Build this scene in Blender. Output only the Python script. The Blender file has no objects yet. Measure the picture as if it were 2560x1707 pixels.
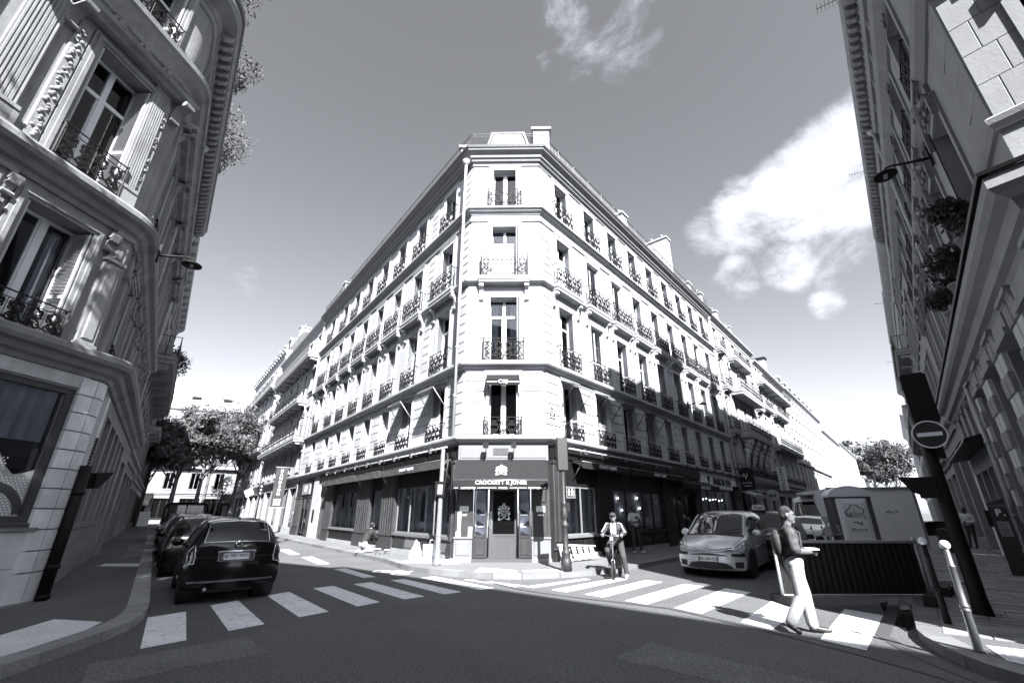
import bpy, bmesh, math, random
from mathutils import Vector, Matrix, noise
random.seed(7)
R = math.radians
SC = bpy.context.scene
COL = SC.collection

# ------------------------------------------------------------------ camera, sky, sun, exposure
cam = bpy.data.cameras.new('camera'); CAM = bpy.data.objects.new('camera', cam); COL.objects.link(CAM)
cam.sensor_width = 36.0; cam.lens = 36 * 1092.05 / 2560; cam.clip_start = 0.05; cam.clip_end = 6000
CAM.matrix_world = Matrix.Translation((0, 0, 1.6)) @ Matrix.Rotation(R(90 + 21.3565), 4, 'X') @ Matrix.Rotation(R(0.079), 4, 'Z')
SC.camera = CAM
SUN_AZ, SUN_EL = 165.0, 39.5
sdir = Vector((math.sin(R(SUN_AZ)) * math.cos(R(SUN_EL)), math.cos(R(SUN_AZ)) * math.cos(R(SUN_EL)), math.sin(R(SUN_EL))))
sl = bpy.data.lights.new('sun', 'SUN'); sl.energy = 5.0; sl.angle = R(0.53); sl.color = (1.0, 0.995, 0.985)
SUN = bpy.data.objects.new('sun', sl); COL.objects.link(SUN); SUN.location = (5, -20, 40)
SUN.rotation_euler = sdir.to_track_quat('Z', 'Y').to_euler()
SC.view_settings.view_transform = 'Standard'
SC.view_settings.look = 'None'
SC.view_settings.exposure = 2.25
SC.view_settings.gamma = 1.0
SC.view_settings.use_curve_mapping = False

def px_dir(x, y):            # direction seen at a pixel of the photograph
    p = R(21.3565)
    v = Vector((0, math.cos(p), math.sin(p))) * 1092.05 + Vector((1, 0, 0)) * (x - 1280) + Vector((0, -math.sin(p), math.cos(p))) * (853.5 - y)
    return v.normalized()

wd = bpy.data.worlds.new('World'); SC.world = wd; wd.use_nodes = True
nt = wd.node_tree; nt.nodes.clear()
def N(t, **kw):
    n = nt.nodes.new(t)
    for k, v in kw.items():
        if hasattr(n, k): setattr(n, k, v)
    return n
def L(a, b): nt.links.new(a, b)
def M_(op, a, b=None, c=None, clamp=False):
    n = nt.nodes.new('ShaderNodeMath'); n.operation = op; n.use_clamp = clamp
    for i, s in enumerate((a, b, c)):
        if s is None: continue
        if isinstance(s, (int, float)): n.inputs[i].default_value = s
        else: nt.links.new(s, n.inputs[i])
    return n.outputs[0]
sky = N('ShaderNodeTexSky'); sky.sky_type = 'NISHITA'; sky.sun_disc = False
sky.sun_elevation = R(SUN_EL); sky.sun_rotation = R(SUN_AZ)
sky.air_density = 1.0; sky.dust_density = 1.6; sky.ozone_density = 1.0; sky.altitude = 50
sep = N('ShaderNodeSeparateColor'); L(sky.outputs[0], sep.inputs[0])
base = M_('ADD', M_('MULTIPLY', sep.outputs[0], 0.75), M_('MULTIPLY', sep.outputs[1], 0.25))   # black-and-white film behind a red filter
tc = N('ShaderNodeTexCoord'); sx = N('ShaderNodeSeparateXYZ'); L(tc.outputs['Generated'], sx.inputs[0])
zz = M_('ADD', M_('MAXIMUM', sx.outputs[2], 0.0), 0.12)
cx = N('ShaderNodeCombineXYZ'); L(M_('DIVIDE', sx.outputs[0], zz), cx.inputs[0]); L(M_('DIVIDE', sx.outputs[1], zz), cx.inputs[1])
def noise_node(vec, scale, detail, rough, off, dist=0.0):
    a = N('ShaderNodeVectorMath', operation='ADD'); L(vec, a.inputs[0]); a.inputs[1].default_value = off
    n = N('ShaderNodeTexNoise'); L(a.outputs[0], n.inputs['Vector']); n.inputs['Scale'].default_value = scale
    n.inputs['Detail'].default_value = detail; n.inputs['Roughness'].default_value = rough; n.inputs['Distortion'].default_value = dist
    return n.outputs[0]
base = M_('ADD', base, M_('MULTIPLY', M_('POWER', M_('SUBTRACT', 1.0, M_('MAXIMUM', sx.outputs[2], 0.0), clamp=True), 5.0), 0.75))   # pale summer haze low down, all round
sv = N('ShaderNodeVectorMath', operation='MULTIPLY'); L(tc.outputs['Generated'], sv.inputs[0]); sv.inputs[1].default_value = (1.0, 1.0, 1.7)
nz = noise_node(sv.outputs[0], 5.2, 13, 0.64, (3.1, 1.7, 0.4), 0.35)
nz2 = noise_node(cx.outputs[0], 0.9, 3, 0.5, (7.3, 2.2, 0.9))
def spot(x, y, r_in, r_out):
    d = px_dir(x, y); n = N('ShaderNodeVectorMath', operation='DOT_PRODUCT'); L(tc.outputs['Generated'], n.inputs[0]); n.inputs[1].default_value = d
    m = N('ShaderNodeMapRange', interpolation_type='SMOOTHSTEP'); L(n.outputs['Value'], m.inputs[0])
    m.inputs[1].default_value = math.cos(R(r_out)); m.inputs[2].default_value = math.cos(R(r_in))
    return m.outputs[0]
SPOTS = [(1790, 570, 1, 6, .72), (1890, 525, 2, 8, .92), (2000, 480, 2, 9, 1.05), (2110, 440, 2, 10, 1.08), (2180, 540, 2, 9, .85), (2060, 570, 1, 7, .80), (1850, 690, .5, 4.5, .86), (1965, 655, .5, 5.5, .92), (2090, 690, .3, 4, .72), (2070, 760, .2, 3, .88), (1400, 90, 2, 9, .66), (1370, 215, 1, 5.5, .60), (1520, 40, 2, 9, .62), (560, 690, 1, 7, .48), (1600, 520, .3, 5, .55), (1180, 190, .5, 4, .45)]
cov = None
for x, y, a, b, w in SPOTS:
    s = M_('MULTIPLY', spot(x, y, a, b), w); cov = s if cov is None else M_('MAXIMUM', cov, s)
gen = M_('MULTIPLY', M_('SUBTRACT', nz2, 0.60, clamp=True), 2.2)       # a few more clouds anywhere else
cov = M_('MAXIMUM', cov, gen)
th = M_('SUBTRACT', 0.80, M_('MULTIPLY', cov, 0.50))
cl = N('ShaderNodeMapRange', interpolation_type='SMOOTHSTEP'); L(nz, cl.inputs[0]); L(th, cl.inputs[1]); L(M_('ADD', th, 0.26), cl.inputs[2])
cloud = M_('MULTIPLY', cl.outputs[0], M_('MINIMUM', M_('MULTIPLY', cov, 1.15), 1.0))
CLOUD_V = 3.3
mix = M_('ADD', M_('MULTIPLY', base, M_('SUBTRACT', 1.0, cloud)), M_('MULTIPLY', cloud, CLOUD_V))
cc = N('ShaderNodeCombineColor'); L(M_('MULTIPLY', mix, 0.955), cc.inputs[0]); L(M_('MULTIPLY', mix, 0.985), cc.inputs[1]); L(M_('MULTIPLY', mix, 1.075), cc.inputs[2])
bg = N('ShaderNodeBackground'); L(cc.outputs[0], bg.inputs[0]); bg.inputs[1].default_value = 0.073
wo = N('ShaderNodeOutputWorld'); L(bg.outputs[0], wo.inputs[0])

# ------------------------------------------------------------------ materials (greys: the photograph is black and white)
MATS = {}
def gc(v): return (v * 0.968, v * 0.99, v * 1.04, 1)
def mat(name, v=.5, rough=.7, metal=0., var=.15, scale=3., bump=0., bscale=None, streak=0., spots=0., coat=0., emit=0., spec=.5, fine=0., trans=0., rnd=0., wear=0.):
    if name in MATS: return MATS[name]
    m = bpy.data.materials.new(name); m.use_nodes = True; t = m.node_tree; b = t.nodes['Principled BSDF']
    b.inputs['Roughness'].default_value = rough; b.inputs['Metallic'].default_value = metal
    b.inputs['Specular IOR Level'].default_value = spec; b.inputs['Coat Weight'].default_value = coat; b.inputs['Coat Roughness'].default_value = .04
    b.inputs['Base Color'].default_value = gc(v)
    if trans: b.inputs['Transmission Weight'].default_value = trans
    if emit: b.inputs['Emission Color'].default_value = gc(1); b.inputs['Emission Strength'].default_value = emit
    lk = t.links.new
    def nn(ty): return t.nodes.new(ty)
    geo = nn('ShaderNodeNewGeometry')
    cur = None
    def math_(op, a, bb, clamp=False):
        n = nn('ShaderNodeMath'); n.operation = op; n.use_clamp = clamp
        for i, s in enumerate((a, bb)):
            if isinstance(s, (int, float)): n.inputs[i].default_value = s
            else: lk(s, n.inputs[i])
        return n.outputs[0]
    def nz_(sc, det=6, ro=.6, stretch=None):
        n = nn('ShaderNodeTexNoise'); n.inputs['Scale'].default_value = sc; n.inputs['Detail'].default_value = det; n.inputs['Roughness'].default_value = ro
        if stretch:
            mp = nn('ShaderNodeMapping'); mp.inputs['Scale'].default_value = stretch; lk(geo.outputs['Position'], mp.inputs[0]); lk(mp.outputs[0], n.inputs['Vector'])
        else: lk(geo.outputs['Position'], n.inputs['Vector'])
        return n.outputs[0]
    fac = None
    if var:
        fac = math_('ADD', math_('MULTIPLY', math_('SUBTRACT', nz_(scale), .5), var * 3.2), 1.0)
    if streak:
        s = math_('ADD', math_('MULTIPLY', math_('SUBTRACT', nz_(1.0, 5, .65, (3.2, 3.2, .28)), .5), streak * 3.0), 1.0)
        fac = s if fac is None else math_('MULTIPLY', fac, s)
    if fine:
        s = math_('ADD', math_('ADD', math_('MULTIPLY', math_('SUBTRACT', nz_(95, 2, .8), .5), fine * 4), math_('MULTIPLY', math_('SUBTRACT', nz_(34, 3, .8), .5), fine * 5)), 1.0)
        fac = s if fac is None else math_('MULTIPLY', fac, s)
    if rnd:
        oi = nn('ShaderNodeObjectInfo'); s = math_('ADD', math_('MULTIPLY', math_('SUBTRACT', oi.outputs['Random'], .5), rnd * 2), 1.0)
        fac = s if fac is None else math_('MULTIPLY', fac, s)
    if wear:
        n = nz_(5.5, 8, .78); n2 = nz_(60, 3, .7); w_ = math_('GREATER_THAN', math_('ADD', math_('MULTIPLY', n, .75), math_('MULTIPLY', n2, .25)), .60 - wear * .05); s = math_('SUBTRACT', 1.0, math_('MULTIPLY', w_, .55))
        fac = s if fac is None else math_('MULTIPLY', fac, s)
    if spots:
        n = nz_(26, 2, .5); s = math_('SUBTRACT', 1.0, math_('MULTIPLY', math_('GREATER_THAN', n, .70), spots))
        fac = s if fac is None else math_('MULTIPLY', fac, s)
    if fac is not None:
        fac = math_('MINIMUM', math_('MAXIMUM', math_('MULTIPLY', fac, v), v * .25), .92)
        c = nn('ShaderNodeCombineColor')
        for i, k in enumerate((.968, .99, 1.04)): lk(math_('MULTIPLY', fac, k), c.inputs[i])
        lk(c.outputs[0], b.inputs['Base Color'])
    if bump:
        n = nz_(bscale or scale * 6, 4, .65); bp = nn('ShaderNodeBump'); bp.inputs['Strength'].default_value = bump; bp.inputs['Distance'].default_value = .02
        lk(n, bp.inputs['Height']); lk(bp.outputs[0], b.inputs['Normal'])
    MATS[name] = m; return m
STONE = mat('pale_stone', .38, .85, var=.12, scale=1.3, bump=.12, bscale=18, streak=.2, rnd=.10)
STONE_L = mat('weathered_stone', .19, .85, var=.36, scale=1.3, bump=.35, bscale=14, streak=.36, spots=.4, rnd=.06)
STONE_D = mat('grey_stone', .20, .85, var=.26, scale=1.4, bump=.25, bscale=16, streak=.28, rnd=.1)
CORN = mat('cornice_stone', .28, .8, var=.2, scale=2.0, bump=.1, bscale=15, streak=.14)
WHITE = mat('white_paint', .60, .45, var=.06, scale=4)
SHUT = mat('shutter_paint', .36, .5, var=.08, scale=3)
IRON = mat('black_iron', .009, .6, var=.2, scale=20, spec=.2)
ZINC = mat('zinc_roof', .065, .45, metal=.3, var=.2, scale=2, streak=.15)
GUTTER = mat('grey_gutter', .08, .45, metal=.3, var=.2, scale=3)
def clear_glass(name, refl=1.0, ior=1.5, tint=.9):
    m = bpy.data.materials.new(name); m.use_nodes = True; t = m.node_tree; t.nodes.clear(); MATS[name] = m
    o = t.nodes.new('ShaderNodeOutputMaterial'); mx = t.nodes.new('ShaderNodeMixShader'); a = t.nodes.new('ShaderNodeBsdfTransparent'); b_ = t.nodes.new('ShaderNodeBsdfGlossy'); f = t.nodes.new('ShaderNodeFresnel')
    f.inputs[0].default_value = ior; a.inputs[0].default_value = gc(tint); b_.inputs['Roughness'].default_value = .01; b_.inputs['Color'].default_value = (refl, refl, refl, 1)
    t.links.new(f.outputs[0], mx.inputs[0]); t.links.new(a.outputs[0], mx.inputs[1]); t.links.new(b_.outputs[0], mx.inputs[2]); t.links.new(mx.outputs[0], o.inputs[0]); return m
GLASS = clear_glass('window_glass', .85, 1.6, .80)
GLASSD = mat('dark_glass', .004, .06, var=.2, scale=.5, spec=.35)
BLACK = mat('black_paint', .006, .5, var=.2, scale=6, spec=.25)
SHOPD = mat('dark_shop_paint', .009, .45, var=.2, scale=6, spec=.25)
AWN = mat('awning_canvas', .019, .85, var=.12, scale=4, bump=.08, bscale=9, spec=.1)
LETTER = mat('white_lettering', .80, .6, var=0)
BLETTER = mat('black_lettering', .015, .6, var=0)
PIPE = mat('pale_pipe_paint', .34, .45, var=.1, scale=5)
WOOD = mat('brown_wood', .06, .5, var=.3, scale=3, streak=.35)
PLASTER = mat('plaster_wall', .30, .9, var=.10, scale=1.2, bump=.05, streak=.12)
INSIDE = mat('shop_wall', .85, .8, var=.05)
ROOMD = mat('dim_room', .022, .9, var=.2, scale=.7)  # indoor dimness put into a near-black wall colour

# ------------------------------------------------------------------ mesh helpers
class MB:
    def __init__(s): s.v = []; s.f = []; s.m = []; s.sm = []
    def face(s, pts, mi=0, smooth=False):
        i = len(s.v); s.v.extend([tuple(p) for p in pts]); s.f.append(tuple(range(i, i + len(pts)))); s.m.append(mi); s.sm.append(smooth)
    def box(s, x0, x1, y0, y1, z0, z1, mi=0):
        i = len(s.v)
        s.v += [(x0, y0, z0), (x1, y0, z0), (x1, y1, z0), (x0, y1, z0), (x0, y0, z1), (x1, y0, z1), (x1, y1, z1), (x0, y1, z1)]
        for q in ((0, 3, 2, 1), (4, 5, 6, 7), (0, 1, 5, 4), (1, 2, 6, 5), (2, 3, 7, 6), (3, 0, 4, 7)):
            s.f.append(tuple(i + k for k in q)); s.m.append(mi); s.sm.append(False)
    def cham(s, x0, x1, y0, y1, z0, z1, b, mi=0):     # box whose front (-y) edges are chamfered
        i = len(s.v)
        s.v += [(x0, y1, z0), (x1, y1, z0), (x1, y1, z1), (x0, y1, z1), (x0, y0 + b, z0), (x1, y0 + b, z0), (x1, y0 + b, z1), (x0, y0 + b, z1),
                (x0 + b, y0, z0 + b), (x1 - b, y0, z0 + b), (x1 - b, y0, z1 - b), (x0 + b, y0, z1 - b)]
        for q in ((0, 1, 5, 4), (1, 2, 6, 5), (2, 3, 7, 6), (3, 0, 4, 7), (4, 5, 9, 8), (5, 6, 10, 9), (6, 7, 11, 10), (7, 4, 8, 11), (8, 9, 10, 11), (3, 2, 1, 0)):
            s.f.append(tuple(i + k for k in q)); s.m.append(mi); s.sm.append(False)
    def tube(s, pts, r, n=6, mi=0, cap=True, smooth=True):
        pts = [Vector(p) for p in pts]; rs = r if isinstance(r, (list, tuple)) else [r] * len(pts)
        if len(pts) < 2: return
        i0 = len(s.v); t = (pts[1] - pts[0]).normalized()
        a = t.orthogonal().normalized() if abs(t.z) > .99 else t.cross(Vector((0, 0, 1))).normalized(); 
        for k, p in enumerate(pts):
            if k == 0: tt = pts[1] - pts[0]
            elif k == len(pts) - 1: tt = pts[k] - pts[k - 1]
            else: tt = (pts[k + 1] - pts[k]).normalized() + (pts[k] - pts[k - 1]).normalized()
            if tt.length < 1e-9: tt = t
            tt.normalize(); a = (a - tt * a.dot(tt))
            if a.length < 1e-6: a = tt.orthogonal()
            a.normalize(); b = tt.cross(a)
            for j in range(n):
                an = 2 * math.pi * (j + .5) / n; s.v.append(tuple(p + (a * math.cos(an) + b * math.sin(an)) * rs[k]))
        for k in range(len(pts) - 1):
            for j in range(n):
                q = i0 + k * n; s.f.append((q + j, q + (j + 1) % n, q + n + (j + 1) % n, q + n + j)); s.m.append(mi); s.sm.append(smooth)
        if cap:
            s.f.append(tuple(i0 + j for j in reversed(range(n)))); s.m.append(mi); s.sm.append(False)
            e = i0 + (len(pts) - 1) * n; s.f.append(tuple(e + j for j in range(n))); s.m.append(mi); s.sm.append(False)
    def lathe(s, prof, n=16, c=(0, 0, 0), mi=0, smooth=True, axis='z', cap=True):
        i0 = len(s.v); c = Vector(c)
        for r, z in prof:
            for j in range(n):
                an = 2 * math.pi * j / n; a, b = r * math.cos(an), r * math.sin(an)
                p = {'z': (a, b, z), 'y': (a, z, -b), 'x': (z, a, b)}[axis]; s.v.append((c.x + p[0], c.y + p[1], c.z + p[2]))
        for k in range(len(prof) - 1):
            for j in range(n):
                q = i0 + k * n; s.f.append((q + j, q + (j + 1) % n, q + n + (j + 1) % n, q + n + j)); s.m.append(mi); s.sm.append(smooth)
        if cap and prof[0][0] > 1e-6: s.f.append(tuple(i0 + j for j in reversed(range(n)))); s.m.append(mi); s.sm.append(False)
        if cap and prof[-1][0] > 1e-6:
            e = i0 + (len(prof) - 1) * n; s.f.append(tuple(e + j for j in range(n))); s.m.append(mi); s.sm.append(False)
    def prism(s, poly, axis, a0, a1, mi=0):           # poly in the other two coordinates, extruded along axis
        def P(p, a): return {'x': (a, p[0], p[1]), 'y': (p[0], a, p[1]), 'z': (p[0], p[1], a)}[axis]
        n = len(poly); i = len(s.v); s.v += [P(p, a0) for p in poly] + [P(p, a1) for p in poly]
        s.f.append(tuple(i + k for k in range(n))); s.f.append(tuple(i + n + k for k in reversed(range(n)))); s.m += [mi, mi]; s.sm += [False, False]
        for k in range(n): s.f.append((i + k, i + n + k, i + n + (k + 1) % n, i + (k + 1) % n)); s.m.append(mi); s.sm.append(False)
    def sphere(s, c, r, n=10, mi=0, sc=(1, 1, 1)):
        c = Vector(c); prof = [(math.sin(math.pi * k / n) * r, -math.cos(math.pi * k / n) * r) for k in range(n + 1)]
        i0 = len(s.v); s.lathe([(max(a, 1e-7), b) for a, b in prof], n * 2, (0, 0, 0), mi)
        for k in range(i0, len(s.v)): v = s.v[k]; s.v[k] = (c.x + v[0] * sc[0], c.y + v[1] * sc[1], c.z + v[2] * sc[2])
    def sweep(s, path, prof, mi=0, closed=False, caps=True, smooth=False):
        # path: list of (x,y); prof: list of (out,z); out is measured to the right-hand (street) side of the path
        P = [Vector((p[0], p[1])) for p in path]; n = len(P); offs = []
        for k in range(n):
            d1 = (P[k] - P[k - 1]).normalized() if k > 0 else (P[1] - P[0]).normalized()
            d2 = (P[k + 1] - P[k]).normalized() if k < n - 1 else d1
            n1 = Vector((d1.y, -d1.x)); n2 = Vector((d2.y, -d2.x)); m = (n1 + n2); m.normalize(); offs.append(m / max(.3, m.dot(n1)))
        i0 = len(s.v); q = len(prof)
        for k in range(n):
            for o, z in prof: p = P[k] + offs[k] * o; s.v.append((p.x, p.y, z))
        for k in range(n - 1):
            for j in range(q - (0 if closed else 1)):
                a = i0 + k * q + j; b = i0 + k * q + (j + 1) % q; s.f.append((a, b, b + q, a + q)); s.m.append(mi); s.sm.append(smooth)
        if caps:
            s.f.append(tuple(i0 + j for j in reversed(range(q)))); s.f.append(tuple(i0 + (n - 1) * q + j for j in range(q))); s.m += [mi, mi]; s.sm += [False, False]
    def xf(s, M, i0=0):
        for k in range(i0, len(s.v)): s.v[k] = tuple(M @ Vector(s.v[k]))
    def mesh(s, name, mats, fix=False):
        me = bpy.data.meshes.new(name); me.from_pydata(s.v, [], s.f)
        for m in (mats if isinstance(mats, (list, tuple)) else [mats]): me.materials.append(m)
        me.polygons.foreach_set('material_index', s.m); me.polygons.foreach_set('use_smooth', s.sm)
        if fix:
            bm = bmesh.new(); bm.from_mesh(me); bmesh.ops.remove_doubles(bm, verts=bm.verts, dist=1e-5); bmesh.ops.recalc_face_normals(bm, faces=bm.faces); bm.to_mesh(me); bm.free()
        me.update(); return me
WM = {}
I4 = Matrix.Identity(4)
def T(x, y=0, z=0): return Matrix.Translation((x, y, z))
def RZ(a): return Matrix.Rotation(a, 4, 'Z')
def RX(a): return Matrix.Rotation(a, 4, 'X')
def RY(a): return Matrix.Rotation(a, 4, 'Y')
def SCL(x, y, z): return Matrix.Diagonal((x, y, z, 1))
def put(name, data, parent=None, M=I4, label=None, cat=None, group=None, kind=None):
    o = bpy.data.objects.new(name, data); COL.objects.link(o); WM[o.name] = M.copy()
    if parent is not None:
        o.parent = parent; o.matrix_basis = WM[parent.name].inverted() @ M
    else: o.matrix_basis = M
    tag(o, label, cat, group, kind); return o
def tag(o, label=None, cat=None, group=None, kind=None):
    if label: o['label'] = label
    if cat: o['category'] = cat
    if group: o['group'] = group
    if kind: o['kind'] = kind
    return o
def thing(name, label, cat, loc=(0, 0, 0), rz=0, group=None, M=None):
    o = bpy.data.objects.new(name, None); COL.objects.link(o); o.empty_display_size = .3
    M = M if M is not None else T(*loc) @ RZ(rz); o.matrix_basis = M; WM[o.name] = M.copy(); return tag(o, label, cat, group)
def copy_tree(root, M, label=None, group=None):
    def cp(o, par, W):
        c = o.copy(); COL.objects.link(c); WM[c.name] = W
        if par is not None: c.parent = par; c.matrix_basis = o.matrix_basis.copy()
        else: c.matrix_basis = W
        for ch in list(o.children):
            cp(ch, c, W @ ch.matrix_basis)
        return c
    r = cp(root, None, M)
    if label: r['label'] = label
    if group: r['group'] = group
    return r
def frame(ox, oy, dx, dy):        # local X along the facade (to the right seen from the street), Y into the wall
    l = math.hypot(dx, dy); dx /= l; dy /= l
    return Matrix(((dx, -dy, 0, ox), (dy, dx, 0, oy), (0, 0, 1, 0), (0, 0, 0, 1)))
_txt = {}
def text_mesh(body, h, depth=.004, width=None, mats=LETTER, bold=0.0, spacing=1.0):
    key = (body, h, depth, width, bold, spacing, mats.name)
    if key in _txt: return _txt[key]
    cu = bpy.data.curves.new('lettering', 'FONT'); cu.body = body; cu.size = 1; cu.extrude = 0.001; cu.align_x = 'CENTER'; cu.align_y = 'CENTER'; cu.offset = bold; cu.space_character = spacing; cu.resolution_u = 3
    o = bpy.data.objects.new('lettering', cu); COL.objects.link(o)
    bpy.context.view_layer.update(); dg = bpy.context.evaluated_depsgraph_get()
    me = bpy.data.meshes.new_from_object(o.evaluated_get(dg)); bpy.data.objects.remove(o); bpy.data.curves.remove(cu)
    xs = [v.co.x for v in me.vertices]; ys = [v.co.y for v in me.vertices]
    sy = h / max(1e-6, max(ys) - min(ys)); sx_ = (width / max(1e-6, max(xs) - min(xs))) if width else sy
    mx, my = (max(xs) + min(xs)) / 2, (max(ys) + min(ys)) / 2
    for v in me.vertices: v.co = ((v.co.x - mx) * sx_, -depth if v.co.z > 0 else 0.0, (v.co.y - my) * sy)
    me.materials.clear(); me.materials.append(mats); me.update(); _txt[key] = me; return me
# ------------------------------------------------------------------ ground, road, pavements, markings
ASPH = mat('asphalt', .105, .88, var=.22, scale=.5, bump=.7, bscale=70, fine=.75, spots=.35, spec=.25)
PAVE = mat('pavement_asphalt', .085, .9, var=.2, scale=.8, bump=.4, bscale=90, fine=.4)
PAVEL = mat('pale_pavement', .125, .9, var=.14, scale=.9, bump=.3, bscale=90, fine=.08)
KERB = mat('granite_kerb', .145, .8, rnd=.18, var=.2, scale=3, bump=.25, bscale=60, fine=.08)
LINE = mat('road_paint', .68, .75, var=.16, scale=2.2, bump=.2, bscale=70, spots=.2, wear=.7, rnd=.06)
TAR = mat('tar_seam', .05, .7, var=.2, scale=6)
SETT = mat('granite_setts', .19, .75, rnd=.35, var=.35, scale=4, bump=.3, bscale=40)
ASPH_N = ASPH
b = MB(); b.face([(-1500, -1500, 0), (1500, -1500, 0), (1500, 1500, 0), (-1500, 1500, 0)])
ROAD = put('road', b.mesh('road', ASPH), kind='structure')
def pave(name, outline, m, h=.12):
    b = MB(); b.prism(outline, 'z', -.05, h); me = b.mesh(name, m, fix=True); return put(name, me, kind='structure')
def pt(c, u, n, d): return (n[0] * c + d[0] * u, n[1] * c + d[1] * u)
NL, DL = (.7962, .6050), (-.6050, .7962)       # left street: across, along (away)
NR, DR = (.7580, -.6523), (.6523, .7580)       # right street
KERB_L = mat('shaded_granite_kerb', .25, .8, rnd=.18, var=.2, scale=3, bump=.25, bscale=60, fine=.3)  # kerb granite again, lightened in colour because this side lies in shade
def kerbs(parent, path, w=.30, l=.85, h=.125, maxn=90, m=None):
    # individual kerb stones along a polyline, kerb face on the right-hand (road) side
    P = [Vector((p[0], p[1])) for p in path]; n = 0
    cum = [0]
    for i in range(1, len(P)): cum.append(cum[-1] + (P[i] - P[i - 1]).length)
    def at(s):
        for i in range(1, len(P)):
            if s <= cum[i] or i == len(P) - 1:
                t = (s - cum[i - 1]) / max(1e-6, cum[i] - cum[i - 1]); return P[i - 1].lerp(P[i], t)
    s = 0
    while s + .3 < cum[-1] and n < maxn:
        ll = l * random.uniform(.75, 1.2); e = min(s + ll, cum[-1]); a, m_, c = at(s + .008), at((s + e) / 2), at(e - .008)
        q = [a, m_, c]; ins = []
        for k, p in enumerate(q):
            d = (q[min(2, k + 1)] - q[max(0, k - 1)]).normalized(); ins.append(p - Vector((d.y, -d.x)) * w)
        b = MB(); z = h + random.uniform(-.004, .006)
        top = [(p.x, p.y) for p in q] + [(p.x, p.y) for p in reversed(ins)]
        b.prism(top, 'z', -.03, z); put('kerb_stone', b.mesh('kerb_stone', m or KERB, fix=True), parent); s = e; n += 1
# central pavement
cpts = [pt(6.6, 60, NL, DL), pt(6.6, 15.83, NL, DL), (-3.26, 14.72), (-2.55, 13.95), (-1.84, 13.38), (-1.25, 13.02), (-.70, 12.81), (-.15, 12.70), (.36, 12.68), (1.0, 12.82), (1.68, 13.1), (2.3, 13.5), pt(-6.85, 13.4, NR, DR), pt(-6.85, 200, NR, DR)]
cin = [pt(-9.6, 200, NR, DR), (1.2, 16.4), (-1.8, 16.4), pt(8.4, 60, NL, DL)]
def inset(path, w):
    P = [Vector(p) for p in path]; out = []
    for k in range(len(P)):
        d = (P[min(len(P) - 1, k + 1)] - P[max(0, k - 1)]).normalized(); q = P[k] - Vector((d.y, -d.x)) * w; out.append((q.x, q.y))
    return out
PAVC = pave('central_pavement', inset(cpts, .29) + cin, PAVEL)
kerbs(PAVC, [pt(6.6, 44, NL, DL)] + cpts[1:-1] + [pt(-6.85, 45, NR, DR)], maxn=110, l=1.0)
# left pavement
lpts = [(-6.6, -9), (-5.45, 0), (-5.27, 4.2), (-5.24, 5.43), (-5.33, 6.21), (-5.39, 6.62), (-5.50, 7.28), (-5.75, 7.9), (-6.12, 8.5), pt(.27, 11.6, NL, DL), pt(.25, 70, NL, DL)]
lin = [pt(-2.2, 70, NL, DL), (-9.1, 8.9), (-10.2, 4), (-12, -9)]
PAVL = pave('left_pavement', inset(lpts, .29) + lin, PAVE)
kerbs(PAVL, lpts[:-1] + [pt(.25, 42, NL, DL)], l=.8, maxn=90, m=KERB_L)
# right pavement
rpts = [pt(-.3, 160, NR, DR), pt(-.42, 10.5, NR, DR), (5.75, 7.25), (5.49, 6.93), (5.27, 6.5), (5.08, 5.96), (5.0, 5.4), (5.1, 4.8), (5.5, 4.0), (7.0, 1.8), (13, -6.2)]
rin = [(14.6, -5), (6.95, 4.9), pt(2.3, 9, NR, DR), pt(2.3, 160, NR, DR)]
PAVR = pave('right_pavement', inset(rpts, .29) + rin, PAVE)
kerbs(PAVR, [pt(-.32, 45, NR, DR)] + rpts[1:], l=.9, maxn=90)
# granite setts of the right pavement, laid in rows across it
n = 0; u = 8.85; cache = {}
while n < 296:
    d = random.uniform(.26, .34) * (1 + (u - 8) * .006); c = -.10; lane = 0
    while c < 2.0 and n < 296:
        w = random.uniform(.42, .85); w = min(w, 2.04 - c)
        if w < .15: break
        b = MB(); a0, a1 = u + .008, u + d - .008
        P = [pt(c + .009, a0 + .005, NR, DR), pt(c + w - .009, a0 + .005, NR, DR), pt(c + w - .009, a1 - .005, NR, DR), pt(c + .009, a1 - .005, NR, DR)]
        b.prism(P, 'z', .10, .128 + random.uniform(0, .009)); put('paving_stone', b.mesh('paving_stone', SETT, fix=True), PAVR); c += w; n += 1
    u += d
U_SETT = u
b = MB()
while u < 60:                     # farther rows, too small to tell apart
    c = -.10
    while c < 2.0:
        w = min(random.uniform(.5, .95), 2.04 - c)
        P = [pt(c + .006, u + .01, NR, DR), pt(c + w - .006, u + .01, NR, DR), pt(c + w - .006, u + .36, NR, DR), pt(c + .006, u + .36, NR, DR)]
        b.prism(P, 'z', .10, .128 + random.uniform(0, .008)); c += w + .001
    u += .38
put('distant_setts', b.mesh('distant_setts', SETT, fix=True), PAVR, kind='stuff')
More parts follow.
